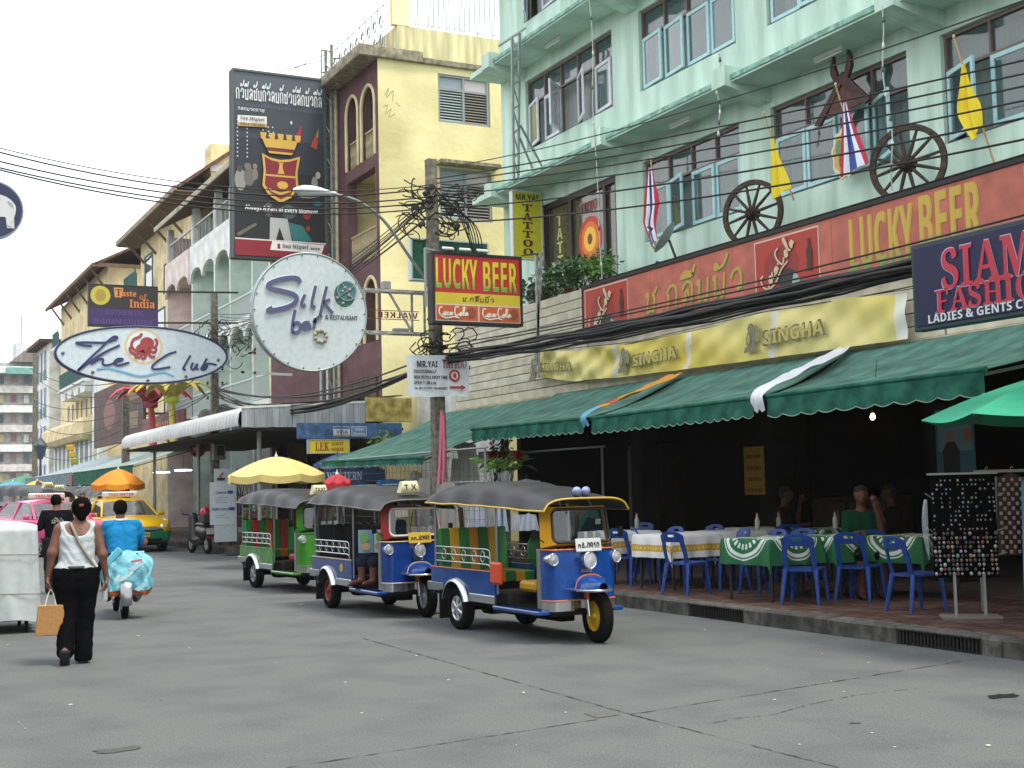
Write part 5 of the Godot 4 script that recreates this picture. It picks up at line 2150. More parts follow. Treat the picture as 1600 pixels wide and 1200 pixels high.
	var ry := 0.84
	g = geo()
	g.prism(ellipse(0, 0, rx, ry, 64), -0.22, -0.004)
	part("case", g, mt("2a3152", 0.5), C)
	g = geo()
	g.prism(ellipse(0, 0, rx - 0.05, ry - 0.05, 64), -0.003, 0.006)
	part("face", g, wm("c6d3d8", 0.5, "cloth", 0.5), C)
	g = geo()
	ring = PackedVector3Array()
	for i in 72:
		ring.append(V(cos(TAU * i / 72) * (rx - 0.03), sin(TAU * i / 72) * (ry - 0.03), 0.01))
	g.tube(ring, 0.032, 6, true)
	part("rim", g, mt("232a55", 0.4), C)
	c = P(742, 915)
	k = 0.00544
	lines = px_lines([[480, 876, 430, 872, 402, 862, 440, 858, 540, 856, 590, 842, 608, 830, 596, 822, 572, 836, 530, 880, 470, 940, 410, 1004], [412, 1004, 470, 958, 540, 908, 620, 868, 560, 898, 500, 940, 476, 968, 516, 944, 536, 944, 534, 966, 556, 974, 600, 958, 636, 942, 612, 938, 592, 958, 612, 974, 668, 956], [912, 894, 868, 910, 812, 948, 786, 976, 802, 990, 880, 976], [986, 912, 962, 956, 948, 984, 962, 990], [1000, 950, 990, 978, 1004, 988, 1022, 958, 1018, 982, 1030, 986], [1074, 926, 1054, 964, 1044, 984, 1062, 988, 1076, 966, 1060, 960, 1090, 954, 1126, 960]], c, k)
	g = geo()
	for l in lines:
		stroke(g, l, 0.055, 0.012, 0.04)
	part("lettering", g, mt("2c3160", 0.4), C)
	g = geo()
	for l in px_lines([[505, 995, 560, 988, 640, 1006, 720, 1026, 790, 1014, 845, 1004, 900, 1026]], c, k):
		stroke(g, l, 0.05, 0.010, 0.03)
	part("wave", g, mt("6fb0cf", 0.4), C)
	var oc := P(0, (915 - 872) * k)
	var items := [["cbb98f", ellipse(oc.x, oc.y, 0.54, 0.52, 36)], ["d4dadb", ellipse(oc.x, oc.y, 0.47, 0.45, 36)], ["9a3f3f", ellipse(oc.x + 0.10, oc.y + 0.10, 0.20, 0.18, 20)], ["9a3f3f", ellipse(oc.x, oc.y - 0.08, 0.22, 0.18, 20)]]
	printed("octopus_disc", C, items, 0.008)
	g = geo()
	for l in [[0.0, -0.1, -0.22, -0.12, -0.34, 0.02, -0.28, 0.2, -0.12, 0.28, -0.05, 0.38], [0.0, -0.12, -0.2, -0.22, -0.36, -0.16, -0.38, -0.02], [0.02, -0.14, -0.1, -0.3, -0.26, -0.3], [0.05, -0.14, 0.05, -0.3, -0.05, -0.36], [0.1, -0.12, 0.2, -0.28, 0.32, -0.28], [0.12, -0.08, 0.3, -0.16, 0.36, -0.04], [0.15, 0.0, 0.32, 0.0, 0.38, 0.14, 0.32, 0.24]]:
		var p := PackedVector2Array()
		for i in range(0, l.size(), 2):
			p.append(oc + P(l[i], l[i + 1]))
		stroke(g, smooth(p, 5), 0.075, 0.022, 0.034)
	part("tentacles", g, mt("963c3e", 0.5), C)
	g = geo()
	for q in [[-2.2, 0.0], [-1.4, -0.52], [0.12, -0.72], [1.2, -0.6], [2.14, -0.1]]:
		g.lathe([P(0.05, 0.0), P(0.05, 0.02), P(0.02, 0.03), P(0.02, 0.07), P(0, 0.07)], 8, V(q[0], q[1], 0.006), Basis(RIGHT, PI / 2))
	part("bolt", g, mt("7d8288", 0.5, 0.4), C)
	# restaurant board
	var I := thing("restaurant_board", "dark board with orange letters and yellow disc above the oval sign", "sign", V(7.19, 7.36, -46.0))
	box_sign(I, 0, 2.34, 0, 1.46, 0.2, mt("24221f", 0.6), mt("2c2a2c", 0.5), 0.03)
	printed("disc", I, [["b9ab3e", ellipse(0.40, 1.07, 0.33, 0.33, 28)], ["98893a", ellipse(0.40, 1.07, 0.18, 0.22, 12)], ["3a2d5a", rect(0.03, 2.30, 0.06, 0.62)], ["d08a45", v2([0.84, 1.36, 1.16, 1.36, 1.10, 1.02, 0.88, 1.02])]], 0.003)
	var og := mt("cf7a3a", 0.5)
	text(I, "T", V(1.0, 1.19, 0.018), 0.20, 0.24, mt("2c2a2c", 0.5), "serif_bold", 0.004)
	text(I, "aste", V(1.36, 1.16, 0.004), 0.48, 0.18, og, "sans_bold", 0.004)
	text(I, "of", V(1.84, 1.08, 0.004), 0.26, 0.20, og, "serif", 0.004)
	text(I, "India", V(1.80, 0.84, 0.004), 0.86, 0.30, og, "serif_bold", 0.004)
	text(I, "AUTHENTIC", V(1.2, 0.50, 0.016), 1.30, 0.16, mt("54427a", 0.5), "sans_bold", 0.004)
	text(I, "INDIAN CUISINE", V(1.17, 0.18, 0.016), 2.0, 0.18, mt("54427a", 0.5), "sans_bold", 0.004)
	g = geo()
	for y in [0.2, 1.3]:
		g.bar(V(2.34, y, -0.1), V(5.2, y + 0.1, -0.1), 0.06, 0.06)
	part("bracket", g, mt("35332f", 0.6, 0.3), I)
	# round elephant sign at the picture's edge, on a post across the street
	var eo := V(1.79, 5.72, -20)
	var E := thing("elephant_sign", "round dark blue sign with white elephant on a post", "sign", V(eo.x, 0, eo.z))
	var ey := eo.y
	g = geo()
	g.prism(ellipse(0, ey, 0.43, 0.43, 40), -0.12, -0.002)
	part("case", g, mt("7c86a8", 0.4), E)
	printed("elephant", E, [["28304e", ellipse(0, ey, 0.405, 0.405, 40)], ["c9cccc", ellipse(0.05, ey + 0.06, 0.24, 0.17, 20)], ["c9cccc", ellipse(-0.20, ey + 0.10, 0.13, 0.15, 16)], ["c9cccc", v2([0.16, ey + 0.1, 0.29, ey + 0.02, 0.30, ey - 0.26, 0.20, ey - 0.26, 0.18, ey - 0.1, 0.06, ey - 0.1, 0.06, ey - 0.26, -0.05, ey - 0.26, -0.06, ey])]], 0.002)
	g = geo()
	var tr := smooth(v2([0.22, ey + 0.16, 0.30, ey + 0.05, 0.27, ey - 0.12, 0.22, ey - 0.2, 0.27, ey - 0.22]), 5)
	stroke(g, tr, 0.035, 0.016, 0.02)
	part("tail", g, mt("c9cccc", 0.5), E)
	g = geo()
	g.bar(V(-0.40, ey, -0.06), V(-3.6, ey, -0.06), 0.06, 0.06)
	part("arm", g, mt("6b6d70", 0.5, 0.4), E)
	g = geo()
	g.cyl(V(-3.6, 0, -0.06), V(-3.6, ey + 0.3, -0.06), 0.07, -1, 12)
	part("post", g, mt("6b6d70", 0.5, 0.4), E)
	# projecting beer and cola box sign
	var Lb := thing("beer_box_sign", "black framed box sign with yellow letters over two cola panels", "sign", V(8.80, 4.36, -20.3))
	box_sign(Lb, 0, 1.72, 0, 1.24, 0.22, mt("1f1c1b", 0.6), mt("b02b2a", 0.5), 0.05)
	printed("print", Lb, [["c9b632", rect(0.05, 1.67, 0.345, 0.54)], ["cfc9bb", rect(0.05, 1.67, 0.05, 0.345)], ["bf5a33", rect(0.065, 0.85, 0.065, 0.325)], ["bf5a33", rect(0.875, 1.655, 0.065, 0.325)], ["8a4a2c", ellipse(0.72, 0.20, 0.09, 0.10, 10)], ["8a4a2c", ellipse(1.54, 0.20, 0.08, 0.10, 10)]], 0.001)
	text_grad(Lb, "LUCKY", V(0.46, 0.87, 0.005), 0.78, 0.52, "ccc42e", "4f9a3a", 0.42)
	text_grad(Lb, "BEER", V(1.29, 0.85, 0.005), 0.66, 0.52, "ccc42e", "4f9a3a", 0.42)
	g = geo()
	thai(g, WORD, 0.55, 0.40, 0.62, 0.075, 0.014, 0.004, 0.007)
	part("lettering", g, mt("5a4326", 0.5), Lb)
	g = geo()
	cola_script(g, P(0.38, 0.20), 0.54, 0.20, 0.0, 0.024, 0.020, 0.023)
	part("lettering", g, mt("d9d4c4", 0.5), Lb)
	g = geo()
	cola_script(g, P(1.20, 0.20), 0.54, 0.20, 0.0, 0.024, 0.020, 0.023)
	part("lettering", g, mt("d9d4c4", 0.5), Lb)
	g = geo()
	for x in [0.3, 0.62, 0.95]:
		g.box(V(x, 1.30, 0.02), V(0.2, 0.035, 0.09), 0.008, Basis(RIGHT, 0.4))
	part("lamp", g, mt("d8dad2", 0.4), Lb)
	g = geo()
	g.bar(V(-0.08, 0.3, -0.1), V(-0.08, 1.30, -0.1), 0.035, 0.035)
	g.bar(V(-0.08, 1.30, -0.1), V(0.1, 1.27, -0.1), 0.03, 0.03)
	part("hanger", g, mt("8e9190", 0.5, 0.4), Lb)
	# steel posts rising behind it from the fascia
	var P := thing("steel_posts", "pair of pale steel posts beside the box sign holding it", "bracket", V(11.0, 3.3, -21.6))
	for q in [[V(11.51, 5.96, -21.6), V(11.5, 3.59, -21.6)], [V(11.62, 5.96, -21.6), V(11.43, 3.83, -21.6)]]:
		g = geo()
		g.bar(q[0] - P.position, q[1] - P.position, 0.05, 0.05)
		part("post", g, wt, P)
	for q in [[V(11.51, 5.89, -21.6), V(12.77, 5.37, -22.6)], [V(11.53, 5.65, -21.6), V(12.45, 5.35, -22.6)], [V(10.68, 5.68, -20.6), V(11.54, 5.94, -21.6)]]:
		g = geo()
		g.bar(q[0] - P.position, q[1] - P.position, 0.03, 0.03)
		part("strut", g, steel, P)
	# green sign behind
	var G := thing("green_sign", "dark green box sign half hidden behind the beer sign", "sign", V(9.02, 5.33, -21.75))
	box_sign(G, 0, 1.56, 0, 0.78, 0.16, mt("b9c6bf", 0.5), wm("1f5c46", 0.5, "cloth", 0.6), 0.03)
	text(G, "TATTOO", V(0.8, 0.62, 0.002), 1.3, 0.2, mt("12382c", 0.5), "serif_bold", 0.004)
	# white tattoo sign on the pole
	var Y := thing("white_tattoo_sign", "white plastic sign with red roundel and arrow tied to the pole", "sign", V(8.47, 3.14, -20.68))
	var rows := []
	for j in 9:
		var row := PackedVector3Array()
		for i in 17:
			row.append(V(1.16 * i / 16.0, 0.72 * j / 8.0 - 0.01 * sin(i * 0.4), 0.012 * sin(i * 0.7 + j * 0.5)))
		rows.append(row)
	g = geo()
	g.sheet(rows, 0.01, false, [], BACK)
	part("panel", g, wm("c9d3d6", 0.5, "cloth", 0.8), Y)
	var ink := mt("26282c", 0.6)
	var rd := mt("a3283a", 0.6)
	text(Y, "MR.YAI", V(0.37, 0.56, 0.016), 0.38, 0.11, ink, "sans_bold", 0.003)
	text(Y, "PROFESSINALLY", V(0.33, 0.435, 0.016), 0.42, 0.055, ink, "sans_bold", 0.003)
	text(Y, "NEW NEEDLE EVERY TIME", V(0.43, 0.335, 0.016), 0.62, 0.055, ink, "sans_bold", 0.003)
	text(Y, "OPEN 11.00 a.m.", V(0.33, 0.24, 0.016), 0.42, 0.055, ink, "sans_bold", 0.003)
	text(Y, "Tel. 081-6210397, 084-0233375", V(0.43, 0.145, 0.016), 0.62, 0.042, ink, "sans_bold", 0.003)
	text(Y, "TATTOO", V(0.88, 0.575, 0.016), 0.46, 0.15, rd, "serif_bold", 0.003)
	printed("roundel", Y, [["a3283a", ellipse(0.88, 0.37, 0.105, 0.105, 28)], ["c9bfae", ellipse(0.88, 0.37, 0.07, 0.07, 24)], ["a3283a", ellipse(0.88, 0.37, 0.03, 0.045, 10)], ["a3283a", v2([0.78, 0.145, 1.0, 0.145, 1.0, 0.115, 1.09, 0.165, 1.0, 0.215, 1.0, 0.185, 0.78, 0.185])]], 0.015)
	# yellow upright tattoo sign at the hotel
	var V := thing("yellow_tattoo_sign", "upright yellow sign lettered tattoo on the hotel corner", "sign", V(V(12.45, 6.42, -24.4).x, V(12.45, 6.37, -24.4).y, -24.4))
	var vw := 0.72
	var vh := 1.46
	box_sign(V, 0, vw, 0, vh, 0.14, mt("c3c8c0", 0.5), wm("c6c52f", 0.5, "cloth", 0.8), 0.025)
	text(V, "MR.YAI", V(vw * 0.5, vh - 0.13, 0.004), 0.54, 0.13, mt("2a2a1c", 0.5), "sans_bold", 0.004)
	var n := 0
	for ch in ["T", "A", "T", "T", "O", "O"]:
		var y := vh - 0.35 - n * 0.19
		text(V, ch, V(vw * 0.5, y, 0.003), 0.24, 0.155, mt("8c2f30", 0.5), "serif_bold", 0.003)
		text(V, ch, V(vw * 0.5 - 0.008, y + 0.006, 0.008), 0.20, 0.13, mt("3f3020", 0.5), "serif_bold", 0.003)
		n += 1
	g = geo()
	for y in [0.3, 1.2]:
		g.bar(V(vw, y, -0.07), V(vw + 0.12, y, -0.07), 0.04, 0.04)
	part("bracket", g, steel, V)
# ---------------------------------------------------------------- poles, street lamp, wires
func cable(label: String, pts: PackedVector3Array, r: float, group: String, hex := "1d1d1c"):
	var g := geo()
	g.tube(pts, r, 5, false, false)
	solo("overhead_cable", g, mt(hex, 0.7), label, "cable", group)

func concrete_pole(label: String, at: Vector3, h: float, lean := ZERO, w := 0.24) -> Node3D:
	var r := thing("utility_pole", label, "pole", at, 0.0, "concrete utility poles along the kerb")
	var g := geo()
	var rows := []
	for i in 9:
		var t := i / 8.0
		var ww := lerpf(w, w * 0.72, t) * 0.5
		var c := lean * t + V(0, h * t, 0)
		var row := PackedVector3Array()
		for p in [[1, 0.8], [0.8, 1], [-0.8, 1], [-1, 0.8], [-1, -0.8], [-0.8, -1], [0.8, -1], [1, -0.8], [1, 0.8]]:
			row.append(c + V(p[0] * ww, 0, p[1] * ww))
		rows.append(row)
	g.sheet(rows, 0.0, true, [], ZERO)
	var ww2 := w * 0.36
	g.bb(lean.x - ww2, lean.x + ww2, h - 0.005, h + 0.01, lean.z - ww2, lean.z + ww2)
	part("shaft", g, wm("8a8578", 0.9, "grime_strong", 1.5, 0.0, "rough_bump"), r)
	return r

func build_poles_and_wires():
	var g: Geo
	var p1 := concrete_pole("tall concrete utility pole behind the beer box sign with tangled cables", V(9.2, KH - 0.02, -21.0), 7.25, V(-0.04, 0, -0.1))
	var p2 := concrete_pole("concrete utility pole behind the oval sign", V(9.2, KH - 0.02, -36.8), 7.1)
	concrete_pole("slim concrete utility pole below the left half of the oval sign", V(9.2, KH - 0.02, -50.2), 6.6, ZERO, 0.3)
	concrete_pole("far concrete utility pole near the distant apartment block", V(9.2, KH - 0.02, -77.0), 9.5, ZERO, 0.3)
	# fittings on the first pole
	var iron := mt("3a3835", 0.7, 0.4)
	for y in [3.6, 3.9, 4.4, 5.0]:
		g = geo()
		var ring := PackedVector3Array()
		for i in 12:
			ring.append(V(cos(TAU * i / 12) * 0.165, y, sin(TAU * i / 12) * 0.165 - 0.04))
		g.tube(ring, 0.02, 5, true)
		part("band", g, iron, p1)
	# tangle of coiled cable round the pole head
	var coil := geo()
	for k in 46:
		var c := V(rng.randf_range(-0.55, 0.55), 6.25 + rng.randf_range(-0.38, 0.42), rng.randf_range(-0.25, 0.25))
		var q := PackedVector3Array()
		var a0 := rng.randf() * TAU
		var sw := rng.randf_range(0.7, 1.4) * PI
		var rx := rng.randf_range(0.06, 0.26)
		var ry := rng.randf_range(0.05, 0.22)
		for i in 9:
			var a := a0 + sw * i / 8.0
			q.append(c + V(cos(a) * rx, sin(a) * ry, 0.1 * sin(a * 0.5)))
		coil.tube(q, rng.randf_range(0.008, 0.016), 5, false, false)
	for k in 16:
		var y := 6.45 + rng.randf_range(-0.35, 0.35)
		var s := -1.0 if k % 2 == 0 else 1.0
		coil.tube(sag(V(0, y, 0), V(s * rng.randf_range(0.4, 0.75), y + rng.randf_range(-0.3, 0.15), rng.randf_range(-0.3, 0.3)), rng.randf_range(0.02, 0.15), 7), 0.012, 5)
	# loops hanging to the right
	for k in 7:
		var q := PackedVector3Array()
		for i in 12:
			var t := i / 11.0
			q.append(V(0.12 + 0.62 * t + 0.05 * k * sin(PI * t), 6.6 - 0.05 * k - (0.9 + 0.06 * k) * t * t, 0.05 * k - 0.1))
		coil.tube(q, 0.011, 5, false, false)
	part("cable_tangle", coil, mt("1c1b1a", 0.7), p1)
	for q in [[-0.42, 6.35], [-0.3, 6.05], [0.28, 6.3], [0.38, 6.05], [-0.2, 6.62], [0.2, 5.6]]:
		g = geo()
		g.box(V(q[0], q[1], 0.05), V(0.13, 0.09, 0.09), 0.02, Basis(BACK, rng.randf()))
		part("junction_box", g, mt("262523", 0.7), p1)
	# second tangle where the thick bundle meets the pole
	coil = geo()
	for k in 30:
		var c := V(rng.randf_range(-0.4, 0.5), 3.75 + rng.randf_range(-0.3, 0.45), rng.randf_range(-0.2, 0.35))
		var q := PackedVector3Array()
		var a0 := rng.randf() * TAU
		for i in 8:
			var a := a0 + 4.0 * i / 7.0
			q.append(c + V(cos(a) * rng.randf_range(0.08, 0.2), sin(a) * 0.12, 0.05 * sin(a)))
		coil.tube(q, 0.012, 5, false, false)
	part("cable_tangle", coil, mt("1c1b1a", 0.7), p1)
	# street lamp on a long arm
	var lam := thing("street_lamp", "grey street lamp on a long curved arm from the concrete pole", "street lamp", V(9.1, 5.2, -21.2))
	var arm := smooth3(PA([V(0, 0, 0), V(8.77, 5.64, -21.2) - lam.position, V(8.29, 6.26, -21.2) - lam.position, V(7.83, 6.56, -21.2) - lam.position, V(7.36, 6.66, -21.2) - lam.position]), 6)
	g = geo()
	g.tube(arm, 0.028, 8)
	part("arm", g, mt("7f8584", 0.5, 0.4), lam)
	var ha := V(7.41, 6.67, -21.2) - lam.position
	var hb := V(6.66, 6.67, -21.2) - lam.position
	g = geo()
	var hp := PackedVector3Array()
	for i in 9:
		hp.append(ha.lerp(hb, i / 8.0))
	g.at(Basis.from_scale(V(1, 1, 1.0)), ZERO)
	g.tube(hp, [0.03, 0.045, 0.06, 0.085, 0.10, 0.105, 0.10, 0.075, 0.03], 12)
	part("lamp_head", g, mt("b9c2c2", 0.4, 0.2), lam)
	g = geo()
	g.lathe([P(0.10, 0.0), P(0.08, -0.03), P(0.0, -0.045)], 14, ha.lerp(hb, 0.68) + V(0, -0.075, 0), Basis.from_scale(V(1.7, 1, 0.9)))
	part("lens", g, glass("cfd5d2", 0.6, 0.2), lam)
	# wires from the pole head towards the camera, past the hotel front
	var far := [V(10.9, 5.92, -9.18), V(10.9, 5.8, -9.19), V(10.9, 5.69, -9.2), V(10.9, 5.56, -9.21), V(10.9, 5.4, -9.22), V(10.9, 5.2, -9.23)]
	var near := [7.03, 6.95, 6.86, 6.74, 6.5, 6.24]
	for i in 6:
		var a := V(9.2 + 0.02 * i, near[i], -20.95)
		var b: Vector3 = far[i] + (far[i] - a) * 0.25
		cable("black overhead cable running from the pole head across the hotel windows", sag(a, b, 0.12 + 0.03 * i, 24), 0.012 if i < 4 else 0.014, "wires across the hotel front")
	cable("thin overhead wire rising from the yellow wall across the hotel sunshades", sag(V(11.03, 8.15, -24), V(11.4, 6.72, -9.57), 0.2, 24), 0.010, "thin wires")
	# wires from the pole head over the street to the far side
	var lf := [V(1.82, 6.45, -19.3), V(1.82, 6.39, -19.3), V(1.82, 6.26, -19.3), V(1.82, 6.17, -19.3), V(1.82, 6.14, -19.3)]
	var mid := [V(5.39, 6.37, -20.3), V(5.39, 6.28, -20.3), V(5.39, 6.17, -20.3), V(5.39, 6.08, -20.3), V(5.39, 6, -20.3)]
	var st := [6.93, 6.87, 6.72, 6.62, 6.52]
	for i in 5:
		var a := V(9.16, st[i], -21.0)
		var L: Vector3 = lf[i]
		var M: Vector3 = mid[i]
		# parabola through the three surveyed points, continued to the far side
		var pts := PackedVector3Array()
		var t1 := (M.x - a.x) / (L.x - a.x)
		var s1 := (M.y - a.y)
		var s2 := (L.y - a.y)
		var qa := (s2 - s1 / t1) / (1.0 - t1)
		var qb := s2 - qa
		for k in 33:
			var t := 1.55 * k / 32.0
			pts.append(V(a.x + (L.x - a.x) * t, a.y + qb * t + qa * t * t, a.z + (L.z - a.z) * t))
		cable("black overhead cable crossing the sky over the street", pts, 0.013 if i != 0 else 0.009, "wires crossing the street")
	# thick black bundle along the awnings
	for i in 11:
		var a := V(9.2 + rng.randf_range(-0.06, 0.10), 3.80 + rng.randf_range(-0.10, 0.14), -20.9)
		var b := V(9.2 + rng.randf_range(-0.06, 0.10), 3.60 + rng.randf_range(-0.05, 0.09), -6.0)
		var pts := sag(a, b, 0.10 + rng.randf_range(-0.05, 0.07), 26)
		for k in pts.size():
			pts[k] += V(0, 0.015 * sin(k * 1.7 + i), 0.0)
		cable("black cable in the thick bundle sagging along the awnings", pts, rng.randf_range(0.013, 0.027), "thick cable bundle over the awnings")
	for q in [[4.05, 3.9, 0.12], [3.98, 3.72, 0.05]]:
		cable("thin wire hanging just above the thick cable bundle", sag(V(9.2, q[0], -20.9), V(9.3, q[1], -6.0), q[2], 24), 0.011, "thin wires above the bundle")
	# loose white ties on the bundle
	# bundle continuing up the street behind the round sign
	for i in 9:
		var a := V(9.2 + rng.randf_range(-0.08, 0.08), 3.85 + rng.randf_range(-0.12, 0.12), -21.1)
		var b := V(9.2 + rng.randf_range(-0.08, 0.08), 4.3 + rng.randf_range(-0.35, 0.3), -36.8)
		cable("black cable sagging up the street behind the round sign", sag(a, b, 0.55 + rng.randf_range(-0.2, 0.3), 22), rng.randf_range(0.014, 0.03), "cables up the street")
	for i in 9:
		var a := V(9.2, 6.55 + rng.randf_range(-0.35, 0.3), -21.1)
		var b := V(9.2 + rng.randf_range(-0.3, 0.3), 5.9 + i * 0.1, -36.8)
		cable("thin black wire strung between the first and second poles", sag(a, b, 0.35 + 0.05 * i, 20), 0.010, "wires between the poles")
	for i in 8:
		var a := V(9.2 + rng.randf_range(-0.4, 0.4), 4.4 + i * 0.3, -36.8)
		var b := V(9.2 + rng.randf_range(-0.4, 0.4), 4.2 + i * 0.27, -50.2)
		cable("thin black wire strung past the artificial palms", sag(a, b, 0.3, 14), 0.013, "wires past the palms")
	for i in 7:
		var a := V(9.2 + rng.randf_range(-0.4, 0.4), 3.6 + i * 0.38, -50.2)
		var b := V(9.2 + rng.randf_range(-0.5, 0.5), 4.0 + i * 0.8, -77.0)
		cable("thin black wire running to the farthest pole", sag(a, b, 0.5, 14), 0.018, "far wires")
	# insulators and speaker on the second pole
	for i in 5:
		for s in [-0.22, 0.2]:
			g = geo()
			g.lathe([P(0.0, 0.05), P(0.04, 0.04), P(0.02, 0.0), P(0.045, -0.03), P(0.0, -0.05)], 8, V(s, 3.7 + i * 0.42, 0.1))
			part("insulator", g, mt("25221f", 0.5), p2)
	coil = geo()
	for k in 26:
		var c := V(rng.randf_range(-0.3, 0.9), 5.6 + rng.randf_range(-0.5, 0.6), rng.randf_range(-0.1, 0.3))
		var q := PackedVector3Array()
		var a0 := rng.randf() * TAU
		for i in 7:
			var a := a0 + 4.2 * i / 6.0
			q.append(c + V(cos(a) * rng.randf_range(0.1, 0.3), sin(a) * 0.2, 0))
		coil.tube(q, 0.012, 4, false, false)
	part("cable_tangle", coil, mt("23211f", 0.7), p2)
	var sp := thing("loudspeaker", "pair of grey horn loudspeakers on the second concrete pole", "loudspeaker", V(9.2, 3.55, -36.55))
	for q in [[0.12, 0.25, 0.2, 0.0], [-0.28, 0.12, 0.1, -0.9]]:
		g = geo()
		g.lathe([P(0.05, -0.25), P(0.08, -0.1), P(0.16, 0.05), P(0.26, 0.12), P(0.265, 0.10), P(0.15, 0.02), P(0.04, -0.05), P(0.05, 0.06), P(0.0, 0.1)], 18, V(q[0], q[1], q[2]), Basis(UP, q[3]) * Basis(RIGHT, PI / 2))
		part("horn", g, mt("77756e", 0.6), sp)
	# bracket that holds the oval sign
	var br := thing("sign_bracket", "white steel bracket tying the oval sign to its pole", "bracket", V(9.2, 5.2, -36.6))
	for q in [[0.6, 0.35, 2.0, 0.35], [0.7, -0.2, 2.2, -0.25], [0.9, 0.3, 1.9, 1.0], [1.1, -0.9, 1.1, 0.8], [-0.2, 0.2, 0.7, 0.3], [-0.2, -0.2, 0.8, -0.2]]:
		g = geo()
		g.bar(V(q[0], q[1], 0), V(q[2], q[3], 0), 0.07, 0.07)
		part("tube", g, mt("c3c6c2", 0.5), br)
	# traditional street lantern and yellow totem sign in the distance
	var ln := thing("lantern_post", "dark ornamental street lantern in front of the distant arcade", "street lamp", V(9, 2.18, -72.94) * V(1, 0, 1))
	g = geo()
	g.cyl(V(0, 0, 0), V(0, 3.6, 0), 0.10, 0.06, 8)
	part("post", g, mt("39424a", 0.6, 0.3), ln)
	g = geo()
	g.lathe([P(0.12, 3.6), P(0.34, 4.3), P(0.36, 4.35), P(0.05, 4.75), P(0, 4.9)], 6)
	part("lantern", g, mt("3c4a55", 0.5, 0.2), ln)
	var yt := thing("totem_sign", "small yellow and red hanging sign on a tilted red pole", "sign", V(7.2, 1.03, -50.39) * V(1, 0, 1))
	var th := V(7.2, 2.43, -50.27).y
	g = geo()
	g.bar(V(0, 0, 0), V(0.1, th, 0), 0.07, 0.07)
	part("pole", g, mt("a35a4a", 0.6), yt)
	var ty := V(7.2, 3.08, -49.97).y
	for q in [[0.05, 0.3, "c99a2c"], [0.12, 0.05, "b9a23a"], [0.2, -0.2, "8f962c"]]:
		g = geo()
		g.box(V(q[0], ty + q[1], 0), V(0.26, 0.22, 0.05), 0.02, Basis(BACK, 0.15))
		part("panel", g, mt(q[2], 0.6), yt)
# ---------------------------------------------------------------- awnings and canopies
func awning(label: String, fl: Vector3, fr: Vector3, bl: Vector3, br: Vector3, drop: float, m: Material, vm: Material, teeth: float, group := "green canvas awnings") -> Node3D:
	var r := thing("canvas_awning", label, "awning", ZERO, 0.0, group)
	var o := (fl + fr) * 0.5
	r.position = o
	var rows := []
	var nu := 40
	var nv := 14
	for j in nv + 1:
		var v := float(j) / nv
		var row := PackedVector3Array()
		for i in nu + 1:
			var u := float(i) / nu
			var p := fl.lerp(fr, u).lerp(bl.lerp(br, u), v)
			p.y -= 0.08 * sin(PI * v) + 0.03 * sin(PI * u) * sin(PI * v)
			p.y += 0.008 * sin(u * 31.0 + v * 3.0) * sin(PI * v) + 0.010 * sin(u * 9.0 + v * 7.0) * sin(PI * v)
			row.append(p - o)
		rows.append(row)
	var g := geo()
	g.sheet(rows, 0.006, false, [], UP)
	part("canvas", g, m, r)
	# hanging valance with scalloped foot
	var dirn := (fl - bl)
	dirn.y = 0
	dirn = dirn.normalized()
	var n := int(fl.distance_to(fr) / teeth)
	var steps := n * 6
	rows = []
	for j in 6:
		var v := j / 5.0
		var row := PackedVector3Array()
		for i in steps + 1:
			var u := float(i) / steps
			var ph := fposmod(u * n, 1.0)
			var d := drop - 0.035 * (1.0 - sin(PI * ph))
			var p := fl.lerp(fr, u) + V(0, -d * v, 0) + dirn * (0.022 * sin(u * 23.0) + 0.014 * sin(u * 61.0 + 2.0)) * v + dirn * 0.012
			row.append(p - o)
		rows.append(row)
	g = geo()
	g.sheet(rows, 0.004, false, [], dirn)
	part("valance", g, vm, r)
	# piped edge of the scallops
	var edge: PackedVector3Array = rows[5]
	g = geo()
	g.tube(edge, 0.005, 4, false, false)
	part("piping", g, mt("9db3a6", 0.8), r)
	g = geo()
	g.cyl(fl - o + (fl - fr).normalized() * 0.03, fr - o - (fl - fr).normalized() * 0.03, 0.028, -1, 8)
	part("front_bar", g, vm, r)
	for q in [[fl, bl], [fr, br]]:
		g = geo()
		g.bar(q[0] - o - V(0, 0.05, 0), q[1] - o - V(0, 0.35, 0), 0.03, 0.03)
		part("arm", g, mt("4a4d4a", 0.5, 0.4), r)
	return r

func strip_cloth(called: String, label: String, pts: PackedVector3Array, widths: Array, bands: Array, cross := V(0, 0, 1)):
	var rows := []
	var cc := []
	var p := smooth3(pts, 8)
	var n := p.size()
	for i in n:
		var t := float(i) / (n - 1)
		var w: float = widths[int(t * (widths.size() - 1))]
		w = lerpf(w, widths[mini(int(t * (widths.size() - 1)) + 1, widths.size() - 1)], fposmod(t * (widths.size() - 1), 1.0))
		var row := PackedVector3Array()
		var rc := []
		for j in 9:
			var k := j / 8.0 - 0.5
			row.append(p[i] + cross * w * k + V(0, 0.018 * cos(k * 14.0 + i * 0.4) + 0.01 * sin(i * 0.9 + j), 0))
			var c: Color = lin(bands[-1][1])
			for b in bands:
				if t <= b[0]:
					c = lin(b[1])
					break
			rc.append(c)
		rows.append(row)
		cc.append(rc)
	var g := geo()
	g.cols = true
	g.sheet(rows, 0.0, false, cc, UP)
	solo(called, g, vcol(0.7), label, "cloth")

